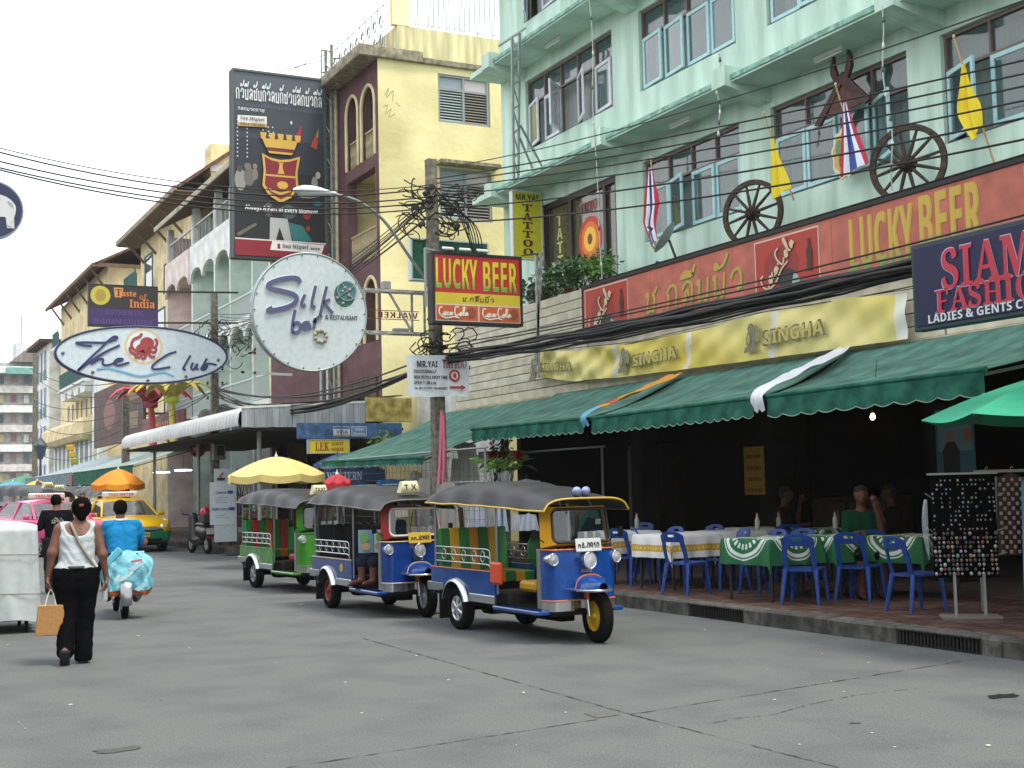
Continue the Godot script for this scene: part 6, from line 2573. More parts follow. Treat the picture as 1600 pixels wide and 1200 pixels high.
func corrugated(a: Vector3, b: Vector3, rise: Array, pitch: float, amp: float) -> Array:
	# rows for a sheet whose ribs run along the profile "rise" (offset vectors)
	var n := int(a.distance_to(b) / pitch * 6)
	var rows := []
	for v in rise:
		var row := PackedVector3Array()
		for i in n + 1:
			var t := float(i) / n
			row.append(a.lerp(b, t) + v + V(0, amp * sin(TAU * i / 6.0), 0))
		rows.append(row)
	return rows

func build_awnings():
	noise("canvas", 0.012, 0.66, 1.08, 512, 6, Color(1.0, 0.97, 0.97))
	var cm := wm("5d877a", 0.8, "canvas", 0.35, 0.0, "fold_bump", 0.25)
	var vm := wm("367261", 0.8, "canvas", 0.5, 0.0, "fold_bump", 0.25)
	var FX := 9.6
	var BX := 11.76
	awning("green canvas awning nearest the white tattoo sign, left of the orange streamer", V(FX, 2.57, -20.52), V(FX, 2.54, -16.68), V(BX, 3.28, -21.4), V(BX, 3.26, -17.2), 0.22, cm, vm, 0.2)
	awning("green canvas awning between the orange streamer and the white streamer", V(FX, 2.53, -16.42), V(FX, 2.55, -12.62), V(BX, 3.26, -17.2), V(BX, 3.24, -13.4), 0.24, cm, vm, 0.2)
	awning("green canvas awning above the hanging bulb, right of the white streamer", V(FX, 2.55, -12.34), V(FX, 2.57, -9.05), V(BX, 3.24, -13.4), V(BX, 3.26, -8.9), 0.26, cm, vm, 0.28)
	awning("low green canvas awning over the clothes stall beside the pink ribbons", V(9.1, 2.20, -27.1), V(9.1, 2.12, -21.55), V(11.8, 3.25, -26.5), V(11.8, 3.25, -21.6), 0.14, cm, vm, 0.16)
	strip_cloth("orange_streamer", "orange and blue printed cloth stuffed in the gap between two awnings", v3([11.6, 3.27, -17.15, 10.9, 3.05, -16.95, 10.2, 2.81, -16.72, 9.55, 2.60, -16.55, 9.54, 2.42, -16.5]), [0.34, 0.3, 0.2, 0.12, 0.16, 0.2], [[0.45, "c98a2c"], [0.55, "b5502c"], [0.62, "c4832e"], [1.0, "5fa3c0"]])
	strip_cloth("white_streamer", "crumpled white cloth stuffed between the two awnings near the hanging bulb", v3([11.7, 3.30, -13.3, 11.0, 3.08, -13.05, 10.3, 2.85, -12.75, 9.58, 2.62, -12.48, 9.54, 2.38, -12.42]), [0.10, 0.42, 0.4, 0.3, 0.24, 0.2], [[0.9, "c9cdd3"], [1.0, "c2c6cc"]])
	# row of little pennants under the cream boards
	var pn := facade("pennant_row", "row of small yellow and white pennants under the cream boards", 11.76, -26.0, "pennants")
	for i in 20:
		var g := geo()
		var u := 0.2 + i * 0.24
		g.prism(v2([u, 3.18, u + 0.2, 3.18, u + 0.21, 2.96, u + 0.1, 2.92, u, 2.98]), 0.002 * (i % 3), 0.002 * (i % 3) + 0.004)
		part("pennant", g, mt("c2ac3f" if i % 2 == 0 else "b7b4b0", 0.7), pn)
	# big green umbrella at the right edge
	var uo := V(9.35, 2.12, -8.09)
	umbrella("market_umbrella", "bright green umbrella over the trinket rack at the right", V(uo.x + 0.42, KH, uo.z + 0.1), 1.45, V(9.2, 2.08, -9.41).y, 0.42, ["2b9472"], 0.0, 0.0)
	# ---- corrugated canopy of the shop beyond the lane
	var cw := wm("aeb6bb", 0.5, "streak", 0.6, 0.15)
	var M := thing("metal_canopy", "long corrugated grey metal canopy in front of the yellow building", "canopy", ZERO)
	M.position = V(9.3, 3.4, -36)
	var o := M.position
	# end fascia facing the camera: upright corrugated sheets, one by one
	var x := 8.0
	while x < 11.0:
		var g := geo()
		g.bb(x + 0.004, x + 0.296, 3.07, 3.50, -29.56, -29.53, 0.004)
		g.bb(x + 0.13, x + 0.17, 3.07, 3.50, -29.53, -29.515, 0.004)
		for k in g.v.size():
			g.v[k] -= o
			if g.v[k].y > -0.1:
				g.v[k].y += (g.v[k].x + 1.4) * 0.05
		part("fascia_sheet", g, cw, M)
		x += 0.3
	var g := geo()
	g.bar(V(7.95, 3.52, -29.54) - o, V(12.15, 3.74, -29.54) - o, 0.05, 0.05)
	part("edge_trim", g, mt("d0d3d0", 0.5), M)
	g = geo()
	g.sheet(corrugated(V(8.0, 3.50, -44.0) - o, V(8.0, 3.50, -29.55) - o, [V(-0.06, -0.40, 0), V(-0.08, -0.30, 0), V(-0.05, -0.12, 0), V(0.06, 0.0, 0), V(0.3, 0.08, 0), V(4.0, 0.35, 0)], 0.3, 0.014), 0.0, false, [], UP)
	part("roof_sheet", g, wm("c9ccca", 0.55, "streak", 0.6, 0.1), M)
	g = geo()
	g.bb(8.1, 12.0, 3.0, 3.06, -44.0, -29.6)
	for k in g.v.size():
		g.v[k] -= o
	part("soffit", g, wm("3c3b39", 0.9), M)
	for q in [[8.6, -30.2], [8.9, -37.5], [8.9, -43.5]]:
		g = geo()
		g.cyl(V(q[0], KH, q[1]) - o, V(q[0], 3.05, q[1]) - o, 0.05, -1, 10)
		part("post", g, mt("8f9290", 0.5, 0.3), M)
	# yellow boarded end beside it
	g = geo()
	g.bb(11.0, 12.2, 3.2, 3.78, -29.58, -29.5, 0.01)
	solo("yellow_fascia", g, wm("c9b56c", 0.8, "grime_strong", 0.8), "weathered yellow board fascia continuing the metal canopy", "fascia")
	# blue shop blind with payment card marks
	var vb := thing("blue_blind", "faded blue shop blind with card payment marks under the canopy", "blind", V(9.0, 2.76, -28.6))
	var rows := []
	for j in 7:
		var row := PackedVector3Array()
		for i in 25:
			row.append(V(2.55 * i / 24.0, 0.36 * j / 6.0, 0.02 * sin(i * 0.8) * (1.0 - j / 6.0) + 0.02))
		rows.append(row)
	g = geo()
	g.sheet(rows, 0.008, false, [], BACK)
	part("cloth", g, wm("4a74a3", 0.75, "canvas", 0.6), vb)
	printed("card_mark", vb, [["c3c9cf", rect(0.86, 1.26, 0.05, 0.28)], ["4d5e8c", rect(0.87, 1.25, 0.22, 0.27)], ["a5876a", rect(0.87, 1.25, 0.06, 0.09)], ["c3c9cf", rect(1.29, 1.66, 0.05, 0.28)], ["5f86a8", rect(1.305, 1.645, 0.065, 0.265)]], 0.05)
	text(vb, "VISA", V(1.06, 0.155, 0.068), 0.28, 0.08, mt("3f5a78", 0.6), "sans_bold", 0.003)
	text(vb, "VISA", V(1.475, 0.21, 0.068), 0.2, 0.06, mt("c9d1d8", 0.6), "sans_bold", 0.003)
	text(vb, "Electron", V(1.475, 0.11, 0.068), 0.28, 0.06, mt("c9d1d8", 0.6), "sans_bold", 0.003)
	var lk := thing("guest_house_sign", "small yellow guest house sign with red letters under the blue blind", "sign", V(9.08, 2.40, -28.0))
	box_sign(lk, 0, 0.97, 0, 0.32, 0.12, mt("8d9aa8", 0.5), mt("c9b92e", 0.5), 0.02)
	text(lk, "LEK", V(0.32, 0.16, 0.003), 0.32, 0.18, mt("8c2a24", 0.5), "serif_bold", 0.004)
	text(lk, "GUEST", V(0.68, 0.22, 0.003), 0.28, 0.07, mt("8c3a24", 0.5), "sans_bold", 0.004)
	text(lk, "HOUSE", V(0.68, 0.10, 0.003), 0.28, 0.07, mt("8c3a24", 0.5), "sans_bold", 0.004)
	g = geo()
	g.bar(V(0.2, 0.32, -0.06), V(0.2, 0.62, -0.06), 0.015, 0.015)
	g.bar(V(0.8, 0.32, -0.06), V(0.8, 0.62, -0.06), 0.015, 0.015)
	part("hanger", g, mt("4a4a48", 0.6, 0.3), lk)
	# pale green sheet awning further up the street
	awning("pale green sheet awning beyond the metal canopy", V(8.2, 2.55, -56.0), V(8.2, 2.55, -43.5), V(11.0, 3.6, -55.0), V(11.0, 3.6, -43.5), 0.5, wm("a3b5ab", 0.7, "streak", 0.4), wm("2f6b58", 0.8, "canvas", 0.5), 1.2, "sheet awnings up the street")
	awning("grey blue sheet awning beyond the orange parasol", V(8.4, 2.6, -74.0), V(8.4, 2.6, -58.0), V(11.5, 3.5, -74.0), V(11.5, 3.5, -58.0), 0.5, wm("9fb0b8", 0.7, "streak", 0.4), wm("7d8f96", 0.8, "canvas", 0.5), 1.2, "sheet awnings up the street")
	# brown shop board and red indian board
	var bb := facade("brown_shop_board", "large brown shop board above the pale sheet awnings", 10.6, -66.0, "sign")
	g = geo()
	g.bb(0, 12.0, 3.9, 6.6, -0.12, 0.0, 0.02)
	part("board", g, wm("5c4038", 0.7, "grime_strong", 0.4), bb)
	printed("faded_print", bb, [["74423a", ellipse(4.2, 5.3, 1.5, 0.7, 14)], ["6e5a38", rect(8.0, 11.2, 5.6, 6.3)], ["6e5a38", rect(8.4, 11.0, 4.4, 5.1)]], 0.004)
	g = geo()
	g.bar(V(2, 5, -0.12), V(2, 5, -1.9), 0.1, 0.1)
	g.bar(V(10, 5, -0.12), V(10, 5, -1.9), 0.1, 0.1)
	part("bracket", g, mt("3a3836", 0.7), bb)
	var ib := facade("red_indian_board", "dark red board with orange letters beneath the artificial palms", 10.3, -52.6, "sign")
	g = geo()
	g.bb(0, 7.0, 3.75, 4.55, -0.12, 0.0, 0.02)
	part("board", g, mt("6b2a28", 0.6), ib)
	text(ib, "Indian", V(3.0, 4.15, 0.004), 3.2, 0.5, mt("cf7a2c", 0.6), "sans_bold", 0.004)
	g = geo()
	for u in [1.0, 6.0]:
		g.bar(V(u, 4.2, -0.12), V(u, 4.2, -2.2), 0.08, 0.08)
	part("bracket", g, mt("3a3836", 0.7), ib)

func umbrella(called: String, label: String, at: Vector3, rad: float, rim_y: float, rise: float, cols: Array, valance: float, turn := 0.0, group := "market umbrellas", word := "") -> Node3D:
	var r := thing(called, label, "umbrella", at, turn, group)
	var n := 8
	var ry := rim_y - at.y
	var poles := geo()
	poles.cyl(ZERO, V(0, ry + rise + 0.02, 0), 0.024, 0.02, 8)
	part("pole", poles, mt("a9a9a4", 0.5, 0.3), r)
	var base := geo()
	base.lathe([P(0.0, 0.0), P(0.24, 0.0), P(0.25, 0.03), P(0.22, 0.10), P(0.05, 0.14), P(0, 0.14)], 16)
	part("base", base, mt("77766f", 0.8), r)
	for i in n:
		var g := geo()
		var a0 := TAU * i / n
		var a1 := TAU * (i + 1) / n
		var rows := []
		for j in 9:
			var v := j / 8.0
			var row := PackedVector3Array()
			for k in 9:
				var u := k / 8.0
				var d := V(cos(a0), 0, sin(a0)).lerp(V(cos(a1), 0, sin(a1)), u)
				var y := ry + rise * (1.0 - pow(v, 1.55)) - 0.05 * sin(PI * u) * v
				row.append(d * rad * v + V(0, y, 0))
			rows.append(row)
		g.sheet(rows, 0.0, false, [], UP)
		if valance > 0.0:
			var vr := []
			for j in 3:
				var row := PackedVector3Array()
				for k in 9:
					var p: Vector3 = rows[8][k]
					row.append(p * V(1.004, 1, 1.004) + V(0, -valance * j / 2.0, 0))
				vr.append(row)
			g.sheet(vr, 0.0, false, [], V(cos((a0 + a1) / 2), 0, sin((a0 + a1) / 2)))
		part("canopy_panel", g, wm(cols[i % cols.size()], 0.7, "cloth", 0.7), r)
		var rb := geo()
		rb.tube(PA([V(0, ry + rise - 0.04, 0), V(cos(a0) * rad * 0.5, ry + rise * 0.62, sin(a0) * rad * 0.5), V(cos(a0) * rad * 0.99, ry - 0.015, sin(a0) * rad * 0.99)]), 0.008, 5)
		part("rib", rb, mt("6f6f6a", 0.5, 0.4), r)
	var f := geo()
	f.lathe([P(0.035, ry + rise - 0.005), P(0.03, ry + rise + 0.03), P(0.012, ry + rise + 0.05), P(0.0, ry + rise + 0.12)], 8)
	part("finial", f, mt("d8d8d2", 0.5), r)
	return r
# ---------------------------------------------------------------- plastic chairs, tables, racks
func make_chair(label: String, at: Vector3, turn: float) -> Node3D:
	var m := wm("1f4b9c", 0.45, "grime_strong", 2.2)
	var r := thing("plastic_chair", label, "chair", at, turn, "blue plastic chairs under the awnings")
	r.scale = ONE * 0.94
	var g := geo()
	var rows := []
	for j in 7:
		var row := PackedVector3Array()
		for i in 7:
			var u := i / 6.0 * 2 - 1
			var v := j / 6.0 * 2 - 1
			row.append(V(u * (0.205 + 0.012 * v), 0.425 - 0.018 * (1 - u * u) * (1 - v * v) + 0.008 * v, v * 0.20))
		rows.append(row)
	g.sheet(rows, 0.022, false, [], UP)
	part("seat", g, m, r)
	for q in [[-1, 1], [1, 1], [-1, -1], [1, -1]]:
		g = geo()
		var t := V(q[0] * 0.185, 0.42, q[1] * 0.175)
		var b := V(q[0] * 0.225, 0.0, q[1] * (0.215 if q[1] > 0 else 0.26))
		g.tube(PA([t, t.lerp(b, 0.5), b]), [0.036, 0.028, 0.02], 6)
		part("leg", g, m, r)
	# backrest: two side posts, a broad head rail with a hand slot
	var lean := func(x: float, y: float) -> Vector3:
		return V(x, y, -0.19 - (y - 0.42) * 0.26 + 0.03 * (1 - pow(x / 0.21, 2)) * -1.0)
	g = geo()
	for s in [-1.0, 1.0]:
		rows = []
		for j in 9:
			var y := 0.40 + 0.30 * j / 8.0
			var xo := 0.195 + 0.012 * sin(PI * j / 8.0)
			rows.append(PA([lean.call(s * (xo - 0.055 - 0.02 * absf(j / 8.0 - 0.4)), y), lean.call(s * (xo - 0.02), y), lean.call(s * xo, y)]))
		g.sheet(rows, 0.018, false, [], FORWARD)
	# rail round the slot
	for q in [[-0.2, -0.062, 0.70, 0.84], [0.062, 0.2, 0.70, 0.84], [-0.062, 0.062, 0.70, 0.765], [-0.062, 0.062, 0.80, 0.84]]:
		rows = []
		for j in 4:
			var row := PackedVector3Array()
			for i in 7:
				var x := lerpf(q[0], q[1], i / 6.0)
				var y := lerpf(q[2], q[3], j / 3.0)
				if q[3] > 0.83:
					y -= 0.055 * pow(absf(x) / 0.2, 3.0) * j / 3.0
				row.append(lean.call(x, y))
			rows.append(row)
		g.sheet(rows, 0.018, false, [], FORWARD)
	part("backrest", g, m, r)
	return r

func cloth_tex(kind: String) -> ImageTexture:
	var n := 256
	var im := Image.create(n, n, false, Image.FORMAT_RGB8)
	for y in n:
		for x in n:
			var u := (x + 0.5) / n * 2 - 1
			var v := (y + 0.5) / n * 2 - 1
			var e := maxf(absf(u), absf(v))
			var c := Color("cfd0cd")
			if kind == "gold":
				if e > 0.76 and e < 0.88:
					c = Color("b9932c")
					if fposmod((u if absf(v) > absf(u) else v) * 11.0, 1.0) < 0.35 and e > 0.80 and e < 0.84:
						c = Color("d2c08a")
			else:
				c = Color("0f5a33")
				# white rings that meet at the middle of each side
				for q in [P(0, 1), P(0, -1), P(1, 0), P(-1, 0)]:
					var d: float = (P(u, v) - q * 0.42).length()
					if (d > 0.40 and d < 0.465) or (d > 0.49 and d < 0.515):
						c = Color("c9cfc9")
					elif d < 0.33 and d > 0.24 and fposmod(atan2(v - q.y * 0.42, u - q.x * 0.42) * 3.2, 1.0) < 0.55:
						c = Color("c4cbc4")
			im.set_pixel(x, y, c)
	return ImageTexture.create_from_image(im)

var cloth_mats := {}
func cloth_mat(kind: String) -> StandardMaterial3D:
	if not cloth_mats.has(kind):
		var m := StandardMaterial3D.new()
		m.albedo_texture = cloth_tex(kind)
		m.roughness = 0.8
		cloth_mats[kind] = m
	return cloth_mats[kind]

func make_table(label: String, clabel: String, at: Vector3, turn: float, kind: String):
	var r := thing("dining_table", label, "table", at, turn, "dining tables under the awnings")
	var g := geo()
	g.bb(-0.40, 0.40, 0.69, 0.715, -0.40, 0.40, 0.006)
	part("table_top", g, mt("5b5f66", 0.6), r)
	for q in [[-1, -1], [1, -1], [-1, 1], [1, 1]]:
		g = geo()
		g.cyl(V(q[0] * 0.34, 0, q[1] * 0.34), V(q[0] * 0.33, 0.69, q[1] * 0.33), 0.018, -1, 8)
		part("leg", g, mt("25272b", 0.5, 0.3), r)
	# square cloth: flat on the top, falling in folds, longest at its corners
	var n := 44
	var half := 0.72
	var h := 0.41
	var rows := []
	for j in n + 1:
		var row := PackedVector3Array()
		for i in n + 1:
			var x := (i * 2.0 / n - 1) * half
			var z := (j * 2.0 / n - 1) * half
			var cx := clampf(x, -h, h)
			var cz := clampf(z, -h, h)
			var ov := P(x - cx, z - cz)
			var d := ov.length()
			var p := V(cx, 0.726 + 0.004 * sin(x * 17.0 + z * 9.0 + at.x * 7.0) * sin(z * 13.0), cz)
			if d > 0.0:
				var dirv := ov / d
				var along := cz if absf(ov.x) > absf(ov.y) else cx
				var out := 0.03 * (1.0 - exp(-d * 12.0)) + 0.045 * d / 0.3 * (0.4 + sin(along * 19.0 + at.z * 3.0) * 0.6)
				p += V(dirv.x * out, -d * 0.97, dirv.y * out)
			row.append(p)
		rows.append(row)
	g = geo()
	g.uvs = true
	g.sheet(rows, 0.0, false, [], UP)
	var c := thing("tablecloth", clabel, "tablecloth", at, turn, "printed tablecloths")
	part("cloth", g, cloth_mat(kind), c)

func build_restaurant():
	var y := KH + 0.004
	make_table("table under the nearer white and gold cloth", "white cloth with gold border on the front table", V(9.9, y, -14.8), 0.1, "gold")
	make_table("table under the second white and gold cloth", "white cloth with gold border behind the front table", V(10.8, y, -14.95), -0.05, "gold")
	make_table("table partly hidden behind the nearest tuk-tuk", "white gold bordered cloth beside the tuk-tuk windscreen", V(10.0, y, -16.35), 0.0, "gold")
	make_table("table under the front green cloth", "dark green cloth with white rings on the front table", V(9.8, y, -12.65), 0.12, "green")
	make_table("table under the middle green cloth", "green ringed cloth on the table before the seated diners", V(10.75, y, -12.5), 0.0, "green")
	make_table("table beside the seated person in green", "green ringed cloth on the table by the trinket rack", V(11.2, y, -11.75), 0.15, "green")
	make_table("rear table at which two diners sit", "green ringed cloth on the rear table with bottles", V(12.3, y, -14.5), 0.0, "green")
	make_table("bare looking rear table deep under the awning", "white cloth on the rear table below the yellow notice", V(11.8, y, -15.6), 0.0, "gold")
	var k := make_chair("blue plastic chair with its back to the road at the front gold cloth", V(9.5, y, -13.98), PI * 0.5 + 0.25)
	for q in [
		["blue plastic chair beside the nearest tuk-tuk's lamp", V(9.75, y, -15.75), 1.9],
		["blue plastic chair just right of the chair by the tuk-tuk", V(10.3, y, -16.0), 1.2],
		["blue plastic chair side-on between the gold and green cloths", V(10.2, y, -14.1), -1.75],
		["blue plastic chair pulled up to the front green cloth", V(9.75, y, -11.98), 2.2],
		["blue plastic chair at the middle green cloth", V(10.45, y, -11.85), 2.0],
		["blue plastic chair at the kerb beside the trinket rack", V(10.02, y, -10.5), 1.45],
		["blue plastic chair behind the front gold cloth", V(10.15, y, -15.55), -1.5],
		["blue plastic chair behind the second gold cloth", V(10.95, y, -15.7), -1.4],
		["blue plastic chair tucked behind the front green cloth", V(10.2, y, -13.35), -1.6],
		["blue plastic chair in shade behind the ringed cloth edge", V(10.55, y, -13.2), -1.3],
		["blue plastic chair deep in shade near the yellow notice", V(11.9, y, -14.9), 2.4],
		["blue plastic chair deep in shade left of the others", V(11.0, y, -17.6), -1.2],
		["blue plastic chair under the person in green", V(10.95, y, -12.35), 2.75],
	]:
		copy(k, q[0], q[1], q[2], ONE * 0.94)
	# things on the columns and inside
	var n := facade("yellow_notice", "yellow printed menu notice on a dark column", 12.95, -17.05, "notice")
	var g := geo()
	g.bb(-0.26, 0.26, 1.35, 2.12, 0.0, 0.012)
	part("sheet", g, mt("b08a1c", 0.7), n)
	for i in 4:
		text(n, ["MENU TODAY", "FRIED RICE", "COLD BEER", "OPEN"][i], V(0, 1.96 - i * 0.18, 0.014), 0.36, 0.06, mt("6a4a14", 0.7), "sans_bold", 0.003)
	var ps := facade("blue_poster", "blue poster of a dark suited figure on a column", 12.95, -12.75, "poster")
	printed("sheet", ps, [["3f6f8c", rect(-0.34, 0.34, 1.3, 2.45)], ["6f94a3", rect(-0.30, 0.30, 1.9, 2.40)], ["1e2226", v2([-0.2, 1.45, 0.06, 1.45, 0.08, 1.9, 0.0, 2.02, -0.14, 2.02, -0.22, 1.9])], ["a8795a", ellipse(-0.07, 2.1, 0.055, 0.07, 12)], ["b58a3c", ellipse(0.0, 1.38, 0.14, 0.10, 12)], ["9c6a4a", ellipse(0.24, 2.1, 0.07, 0.09, 12)]], 0.004)
	# glowing bare bulb
	var lb := V(10.3, 2.28, -11.36)
	var bl := thing("hanging_bulb", "single lit bulb hanging under the awning", "lamp", lb)
	g = geo()
	g.lathe([P(0, -0.055), P(0.02, -0.05), P(0.03, -0.03), P(0.025, -0.005), P(0.013, 0.015), P(0.0, 0.016)], 12)
	var em := StandardMaterial3D.new()
	em.albedo_color = Color(1, 0.9, 0.7)
	em.emission_enabled = true
	em.emission = Color(1.0, 0.82, 0.5)
	em.emission_energy_multiplier = 6.0
	part("bulb", g, em, bl)
	g = geo()
	g.cyl(V(0, 0.016, 0), V(0, 0.05, 0), 0.014, -1, 8)
	g.cyl(V(0, 0.05, 0), V(0.1, 0.62, 0), 0.004, -1, 5)
	part("flex", g, mt("1d1c1a", 0.7), bl)
	var ol := OmniLight3D.new()
	ol.name = "bulb_light"
	ol.light_color = Color(1.0, 0.82, 0.55)
	ol.light_energy = 0.12
	ol.omni_range = 12.0
	ol.omni_attenuation = 2.0
	ol.light_size = 0.03
	ol.shadow_enabled = true
	ol.position = V(0, -0.09, 0)
	bl.add_child(ol)
	# bottles, glasses and bowls on tables
	var tops := [[V(12.12, 0.9, -14.6), "4f3a22"], [V(11.77, 0.9, -14.26), "c9cfd0"], [V(11.88, 0.9, -14.04), "b9a04a"], [V(11.39, 0.9, -15.01), "a8a49a"], [V(10.93, 0.9, -14.9), "c4c4bc"], [V(10.33, 0.9, -17.09), "b3b8b8"], [V(11.75, 0.9, -13.34), "8f9696"]]
	for i in tops.size():
		var b := thing("table_bottle", ["brown sauce bottle", "clear water bottle", "yellow sauce bottle", "grey sauce bottle", "white bottle", "pale bottle", "glass bottle"][i] + " standing on a table in the shade" + ["", "", "", " by the column", " behind the gold cloth", " near the tuk-tuk", " by the diner in green"][i], "bottle", tops[i][0] + V(0.4, -0.012, 0), 0.0, "bottles on the dining tables")
		g = geo()
		g.lathe([P(0, 0), P(0.034, 0), P(0.035, 0.13), P(0.014, 0.18), P(0.013, 0.22), P(0, 0.22)], 10)
		part("body", g, mt(tops[i][1], 0.3), b)
		g = geo()
		g.cyl(V(0, 0.22, 0), V(0, 0.24, 0), 0.016, -1, 8)
		part("cap", g, mt("9a2c2c", 0.5), b)
	# dark counter, cupboards and goods deep inside so that the room is not empty
	for q in [[14.6, -22.5, 1.1, 2.2, "cupboard of dark wood at the rear of the dining room"], [16.5, -18.6, 2.0, 1.1, "long dark serving counter deep in the dining room"], [16.8, -13.6, 1.2, 2.1, "tall dark refrigerator cabinet in the dining room"]]:
		var cpb := thing("cabinet", q[4], "cabinet", V(q[0], KH, q[1]))
		g = geo()
		g.bb(-0.3, 0.3, 0, q[3], -q[2] / 2, q[2] / 2, 0.02)
		part("carcass", g, wm("3f342b", 0.6, "grime", 1.0), cpb)
		for s in [-1, 1]:
			g = geo()
			g.bb(-0.33, -0.302, 0.1, q[3] - 0.1, s * q[2] / 4 - q[2] / 4 + 0.03, s * q[2] / 4 + q[2] / 4 - 0.03, 0.008)
			part("door", g, wm("4a3d32", 0.5, "grime", 1.2), cpb)
	trinket_rack()

func trinket_rack():
	var a := V(9.86, 0.16, -9.79)
	var r := thing("trinket_rack", "black stand hung with rows of earrings and trinkets at the kerb", "rack", V(a.x + 0.05, KH, a.z + 0.1), -0.62)
	var m := mt("8d8f8c", 0.4, 0.6)
	var g := geo()
	for x in [-0.12, 0.16]:
		g = geo()
		g.bar(V(x, 0.02, 0), V(x, 0.45, 0), 0.028, 0.028)
		part("leg", g, m, r)
	g = geo()
	g.bb(-0.26, 0.30, 0.0, 0.03, -0.16, 0.16, 0.006)
	part("base", g, mt("6f6a62", 0.7), r)
	g = geo()
	g.bb(-0.31, 0.31, 0.40, 1.42, -0.012, 0.0)
	part("board", g, mt("0a090a", 0.9), r)
	g = geo()
	g.bar(V(-0.34, 1.43, 0.0), V(0.34, 1.43, 0.0), 0.02, 0.02)
	for y in [1.2, 0.86, 0.62]:
		g.bar(V(0.31, y, 0.0), V(0.38, y + 0.03, 0.05), 0.01, 0.01)
		g.bar(V(-0.31, y, 0.0), V(-0.37, y + 0.04, 0.05), 0.01, 0.01)
	part("top_bar", g, m, r)
	var tones := ["c4c4c8", "b8a888", "a3b0b4", "8a4a5c", "a07858", "6a5a78", "5a7868", "c4c3c6"]
	var sets := {}
	for row in 22:
		for c in 15:
			if rng.randf() < (0.2 if row < 9 else 0.5):
				continue
			var h: String = tones[rng.randi() % (3 if row > 9 else 8)]
			if not sets.has(h):
				sets[h] = geo()
			var x := -0.29 + c * 0.0412 + rng.randf_range(-0.006, 0.006)
			var y := 0.44 + row * 0.044
			var s := rng.randf_range(0.008, 0.015) if row > 9 else rng.randf_range(0.012, 0.024)
			sets[h].lathe([P(0, -s), P(s * 0.8, -s * 0.3), P(s * 0.7, s * 0.5), P(0, s)], 5, V(x, y, 0.012))
	for h in sets:
		var o := part("trinkets", sets[h], mt(h, 0.3, 0.3), r)
		o.set_meta("kind", "stuff")
	# plastic bags hung on its left side
	g = geo()
	var rows := []
	for j in 7:
		var row := PackedVector3Array()
		for i in 9:
			row.append(V(-0.36 - 0.05 * sin(PI * i / 8.0) * sin(PI * (j + 1) / 7.0), 1.18 - j * 0.1, -0.06 + i * 0.018))
		rows.append(row)
	g.sheet(rows, 0.0, false, [], LEFT)
	part("plastic_sleeve", g, glass("b9c3c6", 0.35, 0.2), r)
	# clothes rail behind
	var cr := thing("clothes_rail", "steel clothes rail behind the trinket rack", "rack", V(11.2, KH, -9.7), -0.8)
	for x in [-0.75, 0.75]:
		g = geo()
		g.bar(V(x, 0, 0), V(x, 1.45, 0), 0.03, 0.03)
		g.bar(V(x, 0.02, -0.25), V(x, 0.02, 0.25), 0.03, 0.03)
		part("upright", g, m, cr)
	g = geo()
	g.bar(V(-0.78, 1.45, 0), V(0.78, 1.45, 0), 0.03, 0.03)
	part("rail", g, m, cr)
	var tones2 := ["8fa3b0", "4a3c3a", "6b625c", "2c2c30", "3a4a5c", "55504c"]
	var names := ["pale blue dress", "brown checked skirt", "grey patterned dress", "black trousers", "dark blue dress", "dull grey shirt"]
	for i in 6:
		var s := hanging_cloth(names[i] + " hanging on the clothes rail", cr.position + Basis(UP, -0.8) * V(-0.66 + i * 0.25, 1.43, 0), -0.5, 0.34, 0.86, tones2[i], "clothes on the rail")
		if i == 1:
			g = geo()
			for row in 16:
				for c in 7:
					if (row + c) % 2 == 0:
						g.bb(-0.15 + c * 0.043, -0.12 + c * 0.043, -0.84 + row * 0.05, -0.805 + row * 0.05, 0.045, 0.048)
			part("check", g, mt("a08f86", 0.8), s)
	hanging_cloth("turquoise towel hanging from the green umbrella's edge", V(9.4, 0.89, -8.42) + V(0.1, 0.66, 0), -0.6, 0.3, 1.15, "3f94a0", "clothes on the rail")

func hanging_cloth(label: String, at: Vector3, turn: float, w: float, h: float, hex: String, group: String, sleeves := false) -> Node3D:
	var r := thing("hanging_garment", label, "garment", at, turn, group)
	var rows := []
	for j in 13:
		var v := j / 12.0
		var row := PackedVector3Array()
		for i in 17:
			var u := i / 16.0 * 2 - 1
			var ww := w * 0.5 * (0.8 + 0.25 * v)
			if sleeves and v > 0.06 and v < 0.32:
				ww *= 1.32
			var y := -v * h
			if v < 0.08:
				y -= 0.05 * absf(u) * (1.0 - v / 0.08)
			row.append(V(u * ww, y, (0.022 * sin(u * 9.0 + v * 2.0 + at.z * 5.0) + 0.012 * sin(u * 17.0)) * (0.3 + v)))
		rows.append(row)
	var g := geo()
	g.sheet(rows, 0.006, false, [], BACK)
	part("cloth", g, wm(hex, 0.85, "cloth", 2.0), r)
	g = geo()
	g.tube(v3([0, 0.0, 0, 0, 0.05, 0, 0.015, 0.07, 0, 0.03, 0.05, 0]), 0.004, 4)
	part("hook", g, mt("9a9c9c", 0.4, 0.6), r)
	return r

